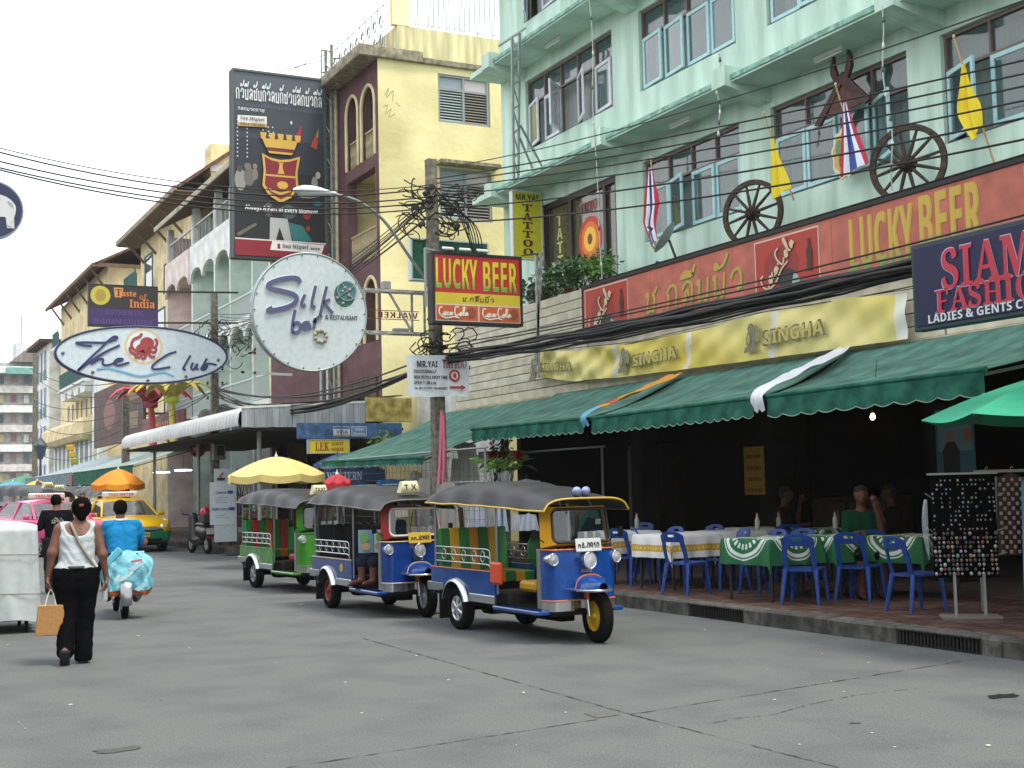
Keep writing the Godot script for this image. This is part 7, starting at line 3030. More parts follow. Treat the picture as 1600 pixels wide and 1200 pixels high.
# ---------------------------------------------------------------- clothes stall between pole and hotel, ribbons
func build_stalls():
	var g: Geo
	# pink ribbons tied to the pole
	for q in [[V(9.13, 2.9, -20.75), V(9.04, 1.82, -20.7), V(8.9, 0.76, -20.65), "pink ribbon hanging straight down from the pole"], [V(9.15, 2.83, -20.74), V(9.11, 1.76, -20.68), V(8.99, 0.68, -20.64), "second pink ribbon hanging slightly right of the first"]]:
		g = geo()
		g.tube(smooth3(PA([q[0], q[1], q[2]]), 10), 0.024, 6)
		solo("pink_ribbon", g, mt("c4607a", 0.7), q[3], "ribbon", "pink ribbons on the pole")
	# stall frame
	var m := mt("8b8d8a", 0.45, 0.5)
	var st := thing("clothes_stall", "grey tube frame of the clothes stall behind the tuk-tuks", "stall", V(10.4, KH, -23.6))
	for q in [[-1.2, -2.6], [-1.2, 4.4], [1.0, -2.6], [1.0, 4.4]]:
		g = geo()
		g.cyl(V(q[0], 0, q[1]), V(q[0], 2.05, q[1]), 0.022, -1, 8)
		part("post", g, m, st)
	for q in [[-1.2, 2.05], [1.0, 2.05], [-1.2, 1.5]]:
		g = geo()
		g.cyl(V(q[0], q[1], -2.7), V(q[0], q[1], 4.5), 0.018, -1, 8)
		part("rail", g, m, st)
	g = geo()
	for i in 36:
		g.bar(V(-1.22, 0.75, -2.6 + i * 0.2), V(-1.22, 2.0, -2.6 + i * 0.2), 0.006, 0.006)
	for i in 10:
		g.bar(V(-1.22, 0.75 + i * 0.14, -2.6), V(-1.22, 0.75 + i * 0.14, 4.4), 0.006, 0.006)
	part("wire_grid", g, mt("4a4c4b", 0.5, 0.4), st)
	var gm := [
		[V(9.15, 1.78, -21.47), 0.5, 0.85, "8f8c86", "large grey shirt hanging beside the pink ribbons"], [V(9.1, 1.68, -20.47), 0.42, 0.8, "98958e", "pale grey shirt hanging right of the pink ribbons"],
		[V(9.2, 1.9, -22.17), 0.34, 0.6, "7d7a76", "grey scarf hanging left of the pink ribbons"], [V(9.3, 1.27, -19.76), 0.34, 0.36, "b3bcc9", "pale blue towel behind the nearest tuk-tuk's rear post"],
		[V(9.4, 1.25, -19.08), 0.26, 0.4, "aeb9cc", "light blue cloth behind the nearest tuk-tuk's middle post"], [V(9.35, 1.27, -20.7), 0.32, 0.42, "5d4d42", "brown patterned bag cloth behind the nearest tuk-tuk"],
		[V(9.6, 1.14, -18.93), 0.22, 0.28, "b9bcc0", "small white cloth behind the tuk-tuk's front"], [V(9.7, 1.14, -18.68), 0.32, 0.28, "b4bac2", "wide white cloth by the tuk-tuk's yellow post"],
		[V(10.2, 2.42, -22.18), 0.62, 0.95, "b7bdb8", "tall pale sheet hanging behind the low awning's corner"], [V(10.6, 1.87, -21.27), 0.3, 0.5, "c4c8cc", "white shirt with blue badge in the stall"],
		[V(10.3, 1.7, -19.9), 0.5, 0.45, "9aa3a8", "grey tee shirt hanging behind the nearest tuk-tuk roof"], [V(9.6, 2.29, -21.34), 0.16, 0.2, "cfd2d0", "small white cloth clipped under the low awning"],
		[V(9.3, 1.75, -25.42), 0.6, 0.3, "2f5c86", "blue striped cloth hanging behind the middle tuk-tuk roof"], [V(9.3, 1.78, -23.64), 0.8, 0.32, "33669a", "second blue striped cloth behind the middle tuk-tuk roof"],
		[V(9.5, 1.61, -25.03), 0.7, 0.3, "2c2b2c", "row of dark caps hanging behind the middle tuk-tuk"], [V(9.4, 1.56, -23.08), 0.6, 0.34, "3a3836", "dark shoulder bag hanging by the taxi sign"],
	]
	for q in gm:
		var turn := -PI / 2 + 0.55
		hanging_cloth(q[4], q[0], turn, q[1], q[2], q[3], "goods hung in the clothes stall", q[4].contains("shirt"))
	# red cola chest lid and white box seen above the roof
	var ck := thing("cola_chest", "red and white drinks chest inside the clothes stall", "chest", V(11, 2.19, -22.55), -0.9)
	g = geo()
	g.bb(-0.05, 0.55, -0.14, 0.06, -0.2, 0.2, 0.02)
	part("chest_body", g, mt("a8242c", 0.5), ck)
	g = geo()
	g.bb(-0.24, -0.052, -0.15, 0.06, -0.2, 0.2, 0.02)
	part("chest_end", g, mt("c9c9c9", 0.5), ck)
	# standing plants by the stall
	potted("stall_plant", "tall leafy climbing plant behind the nearest tuk-tuk roof", V(11.0, KH, -22.3), V(0.22, 0.6, 0.25), 2.0, "3a5c26", 0.12, 260, "plants by the stall")
	potted("stall_plant", "bright green broad leaved plant above the tuk-tuk roof", V(10.2, KH, -20.6), V(0.42, 0.16, 0.5), 1.85, "6a9a3c", 0.24, 60, "plants by the stall")
	potted("stall_plant", "thin leafy plant under the blue blind", V(10.8, KH, -28.0), V(0.3, 0.3, 0.3), 2.55, "5a7a2c", 0.14, 80, "plants by the stall")
	# sign strip with white letters and small red umbrella, blue umbrella, yellow beer umbrella
	var ws := thing("blue_name_strip", "dark blue strip with white letters under the low awning", "sign", V(V(9.29, 1.92, -27.5).x, V(9.29, 1.89, -27.5).y - 0.14, -27.5))
	g = geo()
	g.bb(0, 1.4, 0, 0.28, -0.05, 0)
	part("strip", g, mt("26406e", 0.6), ws)
	text(ws, "WESTERN", V(0.45, 0.14, 0.003), 0.82, 0.18, mt("b9c4d4", 0.6), "serif_bold", 0.004)
	g = geo()
	g.bar(V(0.3, 0.28, -0.02), V(0.3, 0.7, -0.02), 0.02, 0.02)
	g.bar(V(1.2, 0.28, -0.02), V(1.2, 0.7, -0.02), 0.02, 0.02)
	part("hanger", g, mt("4a4a48", 0.6), ws)
	var yu := V(8.05, 1.8, -27)
	var yo := umbrella("market_umbrella", "yellow beer umbrella behind the green tuk-tuk", V(yu.x, KH, yu.z), 1.05, yu.y + 0.14, 0.38, ["d6c278"], 0.15, 0.2)
	var bu := V(10.38, 2.21, -29.4)
	umbrella("market_umbrella", "blue umbrella behind the low green awning", V(bu.x, KH, bu.z), 0.7, bu.y, 0.24, ["4a5a90", "5a689c"], 0.1, 0.3)
	var ru := V(8.42, 1.75, -24.2)
	umbrella("market_umbrella", "small red drinks umbrella above the middle tuk-tuk", V(ru.x, KH, ru.z), 0.28, ru.y, 0.14, ["b8323c"], 0.14, 0.1)
# ---------------------------------------------------------------- tuk-tuks (forward is +z, ground at y 0)
func side_poly(g: Geo, p: PackedVector2Array, x: float, t: float):
	# polygon given as (z, y), extruded along x
	var q := PackedVector2Array()
	for k in p:
		q.append(P(-k.x, k.y))
	var old := g.xf
	g.xf = old * Transform3D(Basis(V(0, 0, -1), UP, RIGHT), V(x, 0, 0))
	g.prism(q, -t * 0.5, t * 0.5)
	g.xf = old

func road_wheel(parent: Node, at: Vector3, r: float, w: float, rimhex: String, spokes: int, turn := 0.0, face := -1.0):
	var b := Basis(UP, turn) * Basis(BACK, PI / 2)
	var g := geo()
	var h := w * 0.5
	g.lathe([P(r * 0.58, -h * 0.85), P(r * 0.75, -h), P(r * 0.93, -h * 0.92), P(r, -h * 0.6), P(r, h * 0.6), P(r * 0.93, h * 0.92), P(r * 0.75, h), P(r * 0.58, h * 0.85), P(r * 0.56, 0), P(r * 0.58, -h * 0.85)], 32, at, b)
	var o := part("wheel", g, wm("1c1b1a", 0.85, "speck", 2.0), parent)
	var rm := mt(rimhex, 0.3, 0.7 if rimhex == "c9ccce" else 0.1)
	g = geo()
	g.lathe([P(r * 0.59, -h * 0.8), P(r * 0.59, h * 0.8), P(r * 0.54, h * 0.86), P(r * 0.5, h * 0.5), P(r * 0.5, -h * 0.5), P(r * 0.54, -h * 0.86), P(r * 0.59, -h * 0.8)], 28, at, b)
	part("rim", g, rm, o)
	g = geo()
	if spokes > 0:
		for i in spokes:
			var a := TAU * i / spokes
			var d := V(cos(a), 0, sin(a))
			for s in [-1.0, 1.0]:
				g.tube(PA([at + b * (d * r * 0.1 + V(0, s * h * 0.75, 0)), at + b * (d * r * 0.54 + V(0, s * h * 0.55, 0))]), [r * 0.07, r * 0.1], 6)
	for s in [-1.0, 1.0]:
		g.lathe([P(r * 0.16, 0), P(r * 0.15, s * h * 0.75), P(r * 0.1, s * h * 0.95), P(0, s * h)], 12, at, b)
	if spokes == 0:
		g.lathe([P(r * 0.52, -h * 0.3), P(r * 0.3, -h * 0.5), P(r * 0.15, -h * 0.6)], 24, at, b)
		g.lathe([P(r * 0.15, h * 0.6), P(r * 0.3, h * 0.5), P(r * 0.52, h * 0.3)], 24, at, b)
	part("hub", g, rm, o)
	if spokes > 0:
		g = geo()
		g.lathe([P(0.0, 0.01), P(r * 0.5, 0.01), P(r * 0.5, -0.01), P(0, -0.01)], 20, at, b)
		part("brake_disc", g, mt("3a3a3a", 0.6, 0.5), o)

func headlamp(parent: Node, at: Vector3, r: float, depth: float, turn := 0.0):
	var b := Basis(UP, turn) * Basis(RIGHT, PI / 2)
	var g := geo()
	g.lathe([P(r * 0.3, -depth), P(r * 0.75, -depth * 0.7), P(r, -depth * 0.15), P(r * 1.04, 0), P(r * 0.95, 0.012), P(r * 0.86, 0.0), P(r * 0.5, -depth * 0.3), P(0, -depth * 0.45)], 22, at, b)
	var o := part("headlamp", g, mt("c9ccce", 0.18, 0.9), parent)
	g = geo()
	g.lathe([P(r * 0.88, 0.002), P(r * 0.6, 0.014), P(0, 0.02)], 20, at, b)
	part("lens", g, glass("e6ebee", 0.35, 0.08), o)
	g = geo()
	g.lathe([P(0.0, -0.02), P(r * 0.25, -0.015), P(0, 0.008)], 10, at, b)
	part("bulb", g, mt("e9e3d0", 0.3), o)

func tuktuk(label: String, at: Vector3, turn: float, c: Dictionary) -> Node3D:
	var r := thing("tuk_tuk", label, "tuk-tuk", at, turn, "tuk-tuks waiting at the kerb")
	r.scale = V(0.88, 1, 1)
	var body := StandardMaterial3D.new()
	body.albedo_color = Color(c.body)
	body.roughness = 0.16
	body.clearcoat_enabled = true
	body.clearcoat = 0.35
	body.clearcoat_roughness = 0.1
	body.albedo_texture = tex["grime"]
	body.normal_enabled = true
	body.normal_texture = tex["fold_bump"]
	body.normal_scale = 0.12
	body.uv1_triplanar = true
	body.uv1_scale = ONE * 1.5
	var frame: Material = mt(c.frame, 0.3) if c.frame != c.body else body
	var chrome := mt("c2c5c7", 0.2, 0.9)
	var steel := mt("9a9da0", 0.3, 0.8)
	var dark := mt("1e1d1c", 0.8)
	var pin := mt(c.pin, 0.4)
	var g := geo()
	# chassis and floor
	g.bb(-0.42, 0.42, 0.27, 0.33, -0.6, 1.9, 0.01)
	g.bb(-0.1, 0.1, 0.18, 0.27, -0.5, 1.6, 0.01)
	part("chassis", g, dark, r)
	g = geo()
	g.cyl(V(-0.44, 0.235, 0), V(0.44, 0.235, 0), 0.035, -1, 8)
	g.bb(-0.13, 0.13, 0.15, 0.32, -0.12, 0.14, 0.03)
	part("axle", g, dark, r)
	g = geo()
	g.bb(-0.36, 0.36, 0.22, 0.46, 0.55, 0.95, 0.03)
	part("engine_box", g, mt("2b2624", 0.7), r)
	# rear tub: sides with wheel arches, back panel, step
	for s in [-1.0, 1.0]:
		var arch := PackedVector2Array([P(-0.64, 0.68), P(-0.64, 0.42)])
		for i in 13:
			var a := PI - PI * i / 12.0
			arch.append(P(cos(a) * 0.30, 0.42 + maxf(0.0, sin(a)) * 0.11))
		arch.append(P(0.92, 0.42))
		arch.append(P(0.92, 0.68))
		g = geo()
		side_poly(g, arch, s * 0.52, 0.03)
		var sp := part("side_panel", g, body, r)
		g = geo()
		g.bb(s * 0.52 - 0.02, s * 0.52 + 0.02, 0.33, 0.42, 0.31, 0.90, 0.006)
		part("skirt", g, chrome, sp)
		g = geo()
		g.bb(s * 0.52 - 0.02, s * 0.52 + 0.02, 0.40, 0.50, -0.75, -0.34, 0.01)
		part("bumper_end", g, steel, sp)
		g = geo()
		g.tube(v3([s * 0.537, 0.672, -0.64, s * 0.537, 0.672, 0.92]), 0.008, 5)
		part("pinstripe", g, pin, sp)
		# chrome wheel arch
		var rows := []
		for i in 13:
			var a := PI * (0.06 + 0.88 * i / 12.0)
			var d := V(0, sin(a), -cos(a))
			rows.append(PA([V(s * 0.44, 0.27, 0) + d * 0.30, V(s * 0.52, 0.27, 0) + d * 0.305, V(s * 0.585, 0.27, 0) + d * 0.29, V(s * 0.60, 0.27, 0) + d * 0.265]))
		g = geo()
		g.sheet(rows, 0.006, false, [], UP)
		part("wheel_arch", g, chrome, sp)
		g = geo()
		g.bb(s * 0.50 - 0.09, s * 0.50 + 0.09, 0.10, 0.42, -0.345, -0.33)
		part("mudflap", g, dark, r)
		# step and grab post
		g = geo()
		g.bb(s * 0.48 - 0.09, s * 0.48 + 0.09, 0.285, 0.325, 0.9, 1.88, 0.01)
		part("step", g, body, r)
		# posts and chrome side rail
		for q in [[-0.58, 0.67, 1.40], [0.92, 0.44, 1.37]]:
			g = geo()
			g.cyl(V(s * 0.50, q[1], q[0]), V(s * 0.50, q[2], q[0]), 0.016, -1, 8)
			part("post", g, steel, r)
		g = geo()
		for y in [0.74, 0.82, 0.90]:
			g.tube(v3([s * 0.505, y, -0.56, s * 0.505, y, 0.70, s * 0.505, y - 0.015, 0.76, s * 0.505, 0.68, 0.78]), 0.009, 6)
		for z in [-0.35, -0.1, 0.15, 0.4, 0.6]:
			var q := PackedVector3Array()
			for i in 9:
				q.append(V(s * 0.505, 0.82 + 0.06 * sin(TAU * i / 8.0), z + 0.05 * cos(TAU * i / 8.0)))
			g.tube(q, 0.006, 5)
		part("side_rail", g, chrome, r)
		road_wheel(r, V(s * 0.47, 0.235, 0), 0.235, 0.15, c.rim, c.spokes)
	g = geo()
	g.bb(-0.50, 0.50, 0.36, 0.70, -0.66, -0.63, 0.01)
	part("back_panel", g, body, r)
	# benches
	g = geo()
	g.bb(-0.47, 0.47, 0.34, 0.50, -0.40, 0.22, 0.02)
	part("bench_box", g, dark, r)
	var cols: Array = c.seat
	var n := 7
	for i in n:
		var x := -0.49 + 0.98 * (i + 0.5) / n
		g = geo()
		g.box(V(x, 0.83, -0.50), V(0.98 / n, 0.54, 0.11), 0.012, Basis(RIGHT, -0.12))
		part("backrest_panel", g, mt(cols[i % cols.size()], 0.45), r)
		g = geo()
		g.bb(x - 0.49 / n + 0.002, x + 0.49 / n, 0.50, 0.62, -0.42, 0.20, 0.012)
		part("seat_panel", g, mt(cols[i % cols.size()], 0.45), r)
	g = geo()
	g.bb(-0.28, 0.28, 0.47, 0.58, 1.02, 1.36, 0.03)
	var ds := part("driver_seat", g, mt(cols[1 % cols.size()], 0.45), r)
	g = geo()
	g.lathe([P(0, -0.03), P(0.17, -0.03), P(0.19, 0.0), P(0.17, 0.03), P(0, 0.04)], 20, V(0.06, 0.88, 0.98), Basis(RIGHT, PI / 2 - 0.1))
	part("round_back", g, mt(cols[0], 0.45), ds)
	# vinyl roof stretched over bows
	var top := [[-0.66, 1.53], [-0.4, 1.60], [0.1, 1.625], [0.6, 1.615], [1.1, 1.57], [1.6, 1.50], [2.02, 1.43]]
	var edge := [[-0.66, 1.40], [0.1, 1.385], [0.92, 1.36], [1.6, 1.325], [2.02, 1.31]]
	var rows := []
	var nz := 54
	for j in nz + 1:
		var z := lerpf(-0.68, 2.02, float(j) / nz)
		var row := PackedVector3Array()
		var yt := curve(top, z)
		var ye := curve(edge, z)
		var bow := fposmod((z + 0.62) / 0.66, 1.0)
		var dip := pow(sin(PI * bow), 2.0)
		var ff := clampf((2.02 - z) / 0.5, 0, 1)
		for i in 23:
			var u := i / 22.0 * 2 - 1
			var hw := 0.585 - 0.02 * clampf((z - 1.2) / 0.8, 0, 1)
			var yy := ye + (yt - ye) * pow(maxf(0.0, 1.0 - pow(absf(u), 5.0)), 0.62)
			yy -= 0.030 * dip * pow(absf(u), 2.5) * (1.0 - pow(absf(u), 14.0)) * ff
			yy -= 0.010 * dip * ff
			var inn := 0.025 * dip * pow(absf(u), 8.0) * ff
			row.append(V(u * (hw - inn), yy, z + 0.05 * (1 - u * u) * clampf((z - 1.4) / 0.6, 0, 1)))
		rows.append(row)
	g = geo()
	g.sheet(rows, 0.012, false, [], UP)
	var vin := wm("1f2123", 0.5, "grime", 0.8, 0.0, "fold_bump", 0.2)
	var roof := part("roof", g, vin, r)
	# rear drop of the vinyl
	g = geo()
	var rr := []
	for k in 4:
		var row := PackedVector3Array()
		for i in 23:
			var p: Vector3 = rows[0][i]
			row.append(V(p.x, lerpf(p.y, 1.385, k / 3.0), p.z - 0.012 * k))
		rr.append(row)
	g.sheet(rr, 0.0, false, [], FORWARD)
	part("roof_end", g, vin, roof)
	for s in [0, 22]:
		var tp := PackedVector3Array()
		for j in nz + 1:
			tp.append(rows[j][s])
		g = geo()
		g.tube(tp, 0.011, 5)
		part("roof_trim", g, mt(c.trim, 0.4), roof)
	var fp := PackedVector3Array()
	for i in 23:
		fp.append(rows[nz][i])
	g = geo()
	g.tube(fp, 0.011, 5)
	part("roof_trim", g, mt(c.trim, 0.4), roof)
	for z in [-0.6, 0.06, 0.72, 1.38]:
		g = geo()
		var bp := PackedVector3Array()
		for i in 13:
			var u := i / 12.0 * 2 - 1
			bp.append(V(u * 0.54, curve(edge, z) - 0.02 + (curve(top, z) - curve(edge, z)) * pow(maxf(0.0, 1.0 - pow(absf(u), 5.0)), 0.62), z))
		g.tube(bp, 0.012, 6)
		part("roof_bow", g, steel, roof)
	# cab: wrapped front shell, lower and upper
	var plan := func(t: float, hw: float, zf: float) -> Vector3:
		# t in -1..1 along the wrapped front
		var x := clampf(t * (hw + 0.12), -hw, hw)
		var over := maxf(0.0, absf(t) * (hw + 0.12) - (hw - 0.09))
		var a := minf(over / 0.21, 1.0)
		return V(signf(t) * (hw - 0.09 + 0.09 * sin(a * PI / 2)) if over > 0.0 else x, 0, zf - 0.16 * (1 - cos(a * PI / 2)) + 0.03 * (1 - pow(t, 2)))
	rows = []
	for j in 11:
		var y := lerpf(0.42, 0.93, j / 10.0)
		var row := PackedVector3Array()
		for i in 41:
			var t := i / 40.0 * 2 - 1
			var p: Vector3 = plan.call(t, 0.455, 1.93)
			p.y = y
			# wheel gap at the foot
			if absf(p.x) < 0.16 and y < 0.56:
				p.z -= 0.10 * (1.0 - absf(p.x) / 0.16)
			row.append(p)
		rows.append(row)
	g = geo()
	g.sheet(rows, 0.015, false, [], BACK)
	var cab := part("cab_panel", g, body, r)
	rows = []
	for j in 3:
		var row := PackedVector3Array()
		for i in 41:
			var t := i / 40.0 * 2 - 1
			var p: Vector3 = plan.call(t, 0.457, 1.932)
			p.y = lerpf(0.32, 0.42, j / 2.0)
			if absf(p.x) < 0.17:
				p.z -= 0.12 * (1.0 - absf(p.x) / 0.17)
			row.append(p)
		rows.append(row)
	g = geo()
	g.sheet(rows, 0.012, false, [], BACK)
	part("chrome_foot", g, chrome, cab)
	for y in [0.425, 0.925]:
		var q := PackedVector3Array()
		for i in 41:
			var p: Vector3 = plan.call(i / 40.0 * 2 - 1, 0.460, 1.935)
			q.append(V(p.x, y, p.z))
		g = geo()
		g.tube(q, 0.008, 5)
		part("pinstripe", g, pin, cab)
	for s in [-1.0, 1.0]:
		g = geo()
		g.bb(s * 0.455 - 0.012, s * 0.455 + 0.012, 0.34, 0.93, 1.70, 1.775, 0.005)
		part("chrome_edge", g, steel, cab)
	# windscreen surround with a rounded opening
	var surf := func(x: float, y: float) -> Vector3:
		var k := (y - 0.93) / 0.42
		var hw := lerpf(0.455, 0.42, k)
		var zf := lerpf(1.93, 1.86, k)
		var t := x / 0.455
		var over := maxf(0.0, absf(t) - 0.78) / 0.22
		return V(t * hw, y, zf + 0.03 * (1 - t * t) - 0.16 * pow(over, 1.8))
	g = geo()
	var op := rrect(-0.385, 0.385, 0.995, 1.325, 0.06, 6)
	var outer := PackedVector2Array()
	for p in op:
		# matching point on the outline
		var d := (p - P(0, 1.15))
		var k := minf(0.455 / maxf(absf(d.x), 1e-4), (0.22 if d.y < 0 else 0.20) / maxf(absf(d.y), 1e-4))
		outer.append(P(0, 1.15) + d * k)
	var orows := []
	for j in 6:
		var row := PackedVector3Array()
		for i in op.size() + 1:
			var p := op[i % op.size()].lerp(outer[i % op.size()], j / 5.0)
			row.append(surf.call(p.x, p.y))
		orows.append(row)
	g.sheet(orows, 0.014, true, [], BACK)
	var sur := part("windscreen_surround", g, frame, cab)
	var gk := PackedVector3Array()
	for p in op:
		gk.append(surf.call(p.x, p.y) + V(0, 0, 0.004))
	g = geo()
	g.tube(gk, 0.015, 6, true)
	part("gasket", g, mt(c.gasket, 0.5), cab)
	var wr := []
	for j in 7:
		var row := PackedVector3Array()
		for i in 13:
			row.append(surf.call(lerpf(-0.38, 0.38, i / 12.0), lerpf(1.0, 1.32, j / 6.0)) - V(0, 0, 0.008))
		wr.append(row)
	g = geo()
	g.sheet(wr, 0.004, false, [], BACK)
	part("windscreen", g, glass("26343a", 0.2, 0.02), cab)
	for q in [[-0.02, 1.06, 0.09, 0.07], [0.11, 1.06, 0.08, 0.07], [0.22, 1.055, 0.07, 0.09], [0.24, 1.19, 0.07, 0.05]]:
		g = geo()
		var p: Vector3 = surf.call(q[0], q[1])
		g.bb(q[0] - q[2] / 2, q[0] + q[2] / 2, q[1] - q[3] / 2, q[1] + q[3] / 2, p.z - 0.020, p.z - 0.017)
		part("permit", g, mt("c4c8c8", 0.7), cab)
	# dashboard, handlebar
	g = geo()
	g.bb(-0.4, 0.4, 0.84, 0.92, 1.70, 1.86, 0.02)
	part("dashboard", g, dark, r)
	g = geo()
	g.tube(v3([0, 0.4, 1.75, 0, 0.9, 1.62]), 0.02, 8)
	g.tube(v3([-0.28, 0.93, 1.52, -0.12, 0.94, 1.62, 0.12, 0.94, 1.62, 0.28, 0.93, 1.52]), 0.014, 6)
	part("handlebar", g, dark, r)
	# front wheel, fork, mudguard
	var st: float = c.steer
	road_wheel(r, V(0.10, 0.262, 2.03), 0.262, 0.135, c.front_rim, 0, st)
	for s in [-1.0, 1.0]:
		g = geo()
		var b := Basis(UP, st)
		var f0 := V(0.10, 0.62, 1.97) + b * V(s * 0.105, 0, 0)
		var f1 := V(0.10, 0.262, 2.03) + b * V(s * 0.105, 0, 0)
		g.cyl(f0, f0.lerp(f1, 0.55), 0.034, -1, 10)
		var fk := part("fork_sleeve", g, mt("b5492a", 0.4), r)
		g = geo()
		g.cyl(f0.lerp(f1, 0.55), f1, 0.024, -1, 10)
		part("fork_leg", g, chrome, fk)
	rows = []
	for j in 11:
		var v := j / 10.0
		var row := PackedVector3Array()
		for i in 15:
			var u := i / 14.0 * 2 - 1
			var hw := 0.20 * sqrt(maxf(0.02, 1.0 - pow(maxf(0.0, v - 0.35) / 0.68, 2.4)))
			row.append(V(u * hw, 0.53 + (0.15 - 0.07 * v * v) * sqrt(maxf(0.0, 1.0 - pow(absf(u), 2.6))), 1.88 + 0.42 * v))
		rows.append(row)
	g = geo()
	g.sheet(rows, 0.01, false, [], UP)
	var mg := part("mudguard", g, body, r)
	g = geo()
	var lip := PackedVector3Array()
	for j in 11:
		lip.append(rows[j][0])
	for j in 11:
		lip.append(rows[10 - j][14])
	g.tube(lip, 0.016, 6)
	part("mudguard_lip", g, chrome, mg)
	g = geo()
	var lp2 := PackedVector3Array()
	for i in 15:
		lp2.append(rows[4][i] + V(0, 0.006, 0))
	g.tube(lp2, 0.007, 5)
	part("pinstripe", g, pin, mg)
	headlamp(r, V(0.0, 0.815, 2.06), 0.085, 0.16)
	headlamp(r, V(-0.42, 0.835, 1.97), 0.062, 0.2, -0.05)
	headlamp(r, V(0.42, 0.835, 1.97), 0.062, 0.2, 0.05)
	# horn coil, wiper, mirrors
	g = geo()
	for k in 3:
		g.cyl(V(-0.07, 0.70 + k * 0.018, 1.985), V(0.07, 0.70 + k * 0.018, 1.985), 0.007, -1, 6)
	part("horn", g, chrome, r)
	g = geo()
	g.tube(v3([-0.1, 1.0, 1.96, -0.04, 1.28, 1.915]), 0.006, 5)
	part("wiper", g, dark, r)
	for s in [-1.0, 1.0]:
		g = geo()
		g.tube(v3([s * 0.44, 1.0, 1.82, s * 0.56, 1.06, 1.84]), 0.006, 5)
		g.box(V(s * 0.58, 1.08, 1.84), V(0.07, 0.10, 0.02), 0.008)
		part("mirror", g, dark, r)
	# plate
	g = geo()
	g.box(V(0.03, 0.965, 1.99), V(0.34, 0.13, 0.012), 0.004, Basis(RIGHT, -0.15))
	var pl := part("number_plate", g, mt(c.plate_bg, 0.5), r)
	text(pl, c.plate, V(0.03, 0.955, 1.999), 0.28, 0.075, mt("2b2a28", 0.6), "sans_bold", 0.004)
	if c.sign:
		g = geo()
		g.sheet([v3([-0.15, 1.52, 1.66, 0.15, 1.52, 1.66]), v3([-0.15, 1.52, 1.80, 0.15, 1.52, 1.80]), v3([-0.11, 1.66, 1.75, 0.11, 1.66, 1.75]), v3([-0.11, 1.66, 1.68, 0.11, 1.66, 1.68]), v3([-0.15, 1.52, 1.66, 0.15, 1.52, 1.66])], 0.004, false, [], ZERO)
		for s in [-1.0, 1.0]:
			g.quad(V(s * 0.15, 1.52, 1.66), V(s * 0.15, 1.52, 1.80), V(s * 0.11, 1.66, 1.75), V(s * 0.11, 1.66, 1.68), V(s, 0, 0))
		var ts := part("roof_sign", g, mt("cfc99c", 0.5), r)
		var tt := text(ts, c.sign, V(0, 0, 0), 0.19, 0.075, mt("2b2a24", 0.6), "sans_bold", 0.004)
		tt.transform = Transform3D(Basis(RIGHT, -0.34), V(0, 1.585, 1.782)) * tt.transform
	else:
		for x in [-0.06, 0.06]:
			g = geo()
			g.lathe([P(0, -0.05), P(0.045, -0.04), P(0.05, 0.0), P(0.035, 0.035), P(0, 0.05)], 12, V(x, 1.50, 1.93), Basis(RIGHT, PI / 2 - 0.4))
			part("roof_lamp", g, mt("8f9ec0", 0.2, 0.3), r)
	return r

func build_tuktuks():
	var t1 := tuktuk("blue tuk-tuk with yellow windscreen frame and striped seats, nearest the camera", V(6.51, 0, -13.43), deg_to_rad(2.0), {"body": "0f4590", "frame": "d59a1f", "pin": "c9682c", "rim": "c9ccce", "spokes": 6, "seat": ["1f6a30", "c99a1f", "2a7a38", "b5861c"], "trim": "c2a02c", "gasket": "23211f", "plate_bg": "c3c6c4", "plate": "nA-0910", "sign": "", "steer": -0.12, "front_rim": "c9a41f"})
	var g := geo()
	g.bb(-0.60, -0.545, 0.55, 0.78, 0.90, 1.14, 0.03)
	part("tool_bag", g, mt("c8441c", 0.5), t1)
	var t2 := tuktuk("blue tuk-tuk with red windscreen frame and a driver reading", V(6.22, 0, -16.96), deg_to_rad(0.5), {"body": "143c86", "frame": "9c2f33", "pin": "c4b28a", "rim": "7c2c30", "spokes": 0, "seat": ["16161a", "1d1d22"], "trim": "55504a", "gasket": "c9c4b8", "plate_bg": "c9a52f", "plate": "an-4093", "sign": "T X", "steer": -0.08, "front_rim": "8a8f95"})
	g = geo()
	g.cyl(V(-0.537, 0.56, 0.55), V(-0.541, 0.56, 0.55), 0.055, -1, 18)
	part("badge", g, mt("c4a02c", 0.5), t2)
	tuktuk("green tuk-tuk with red and green seats, third in the row", V(6.46, 0, -21.5), deg_to_rad(4.0), {"body": "3f8a28", "frame": "3f8a28", "pin": "4a7a3a", "rim": "8d9092", "spokes": 6, "seat": ["1f7a38", "a82c2c", "257a3a", "b0601f"], "trim": "3c3e41", "gasket": "2a2a28", "plate_bg": "c9a52f", "plate": "nn-2718", "sign": "TAXI", "steer": 0.0, "front_rim": "8a8f95"})
	# round badge on the middle one is part of it
	var far := {"body": "2a4a8a", "frame": "b59a2f", "pin": "c4b28a", "rim": "8a8f95", "spokes": 0, "seat": ["1c1c20"], "trim": "3c3e41", "gasket": "2a2a28", "plate_bg": "c9a52f", "plate": "nu-1204", "sign": "TAXI", "steer": 0.0, "front_rim": "8a8f95"}
	var fo := tuktuk("far tuk-tuk with grey roof at the left edge behind the pink taxi", V(4.55, -0.02, -43) * V(1, 0, 1), 0.35, far)
	fo.scale = V(1.1, 1.22, 1.22)
	fo.set_meta("group", "far tuk-tuks")
	copy(fo, "far tuk-tuk whose grey roof shows between the two taxis", V(7.46, -0.23, -46) * V(1, 0, 1), 0.1, ONE * 1.18)
	copy(fo, "farthest tuk-tuk with pale roof behind the standing man", V(7.03, -0.09, -49) * V(1, 0, 1), -0.3, ONE * 1.2)

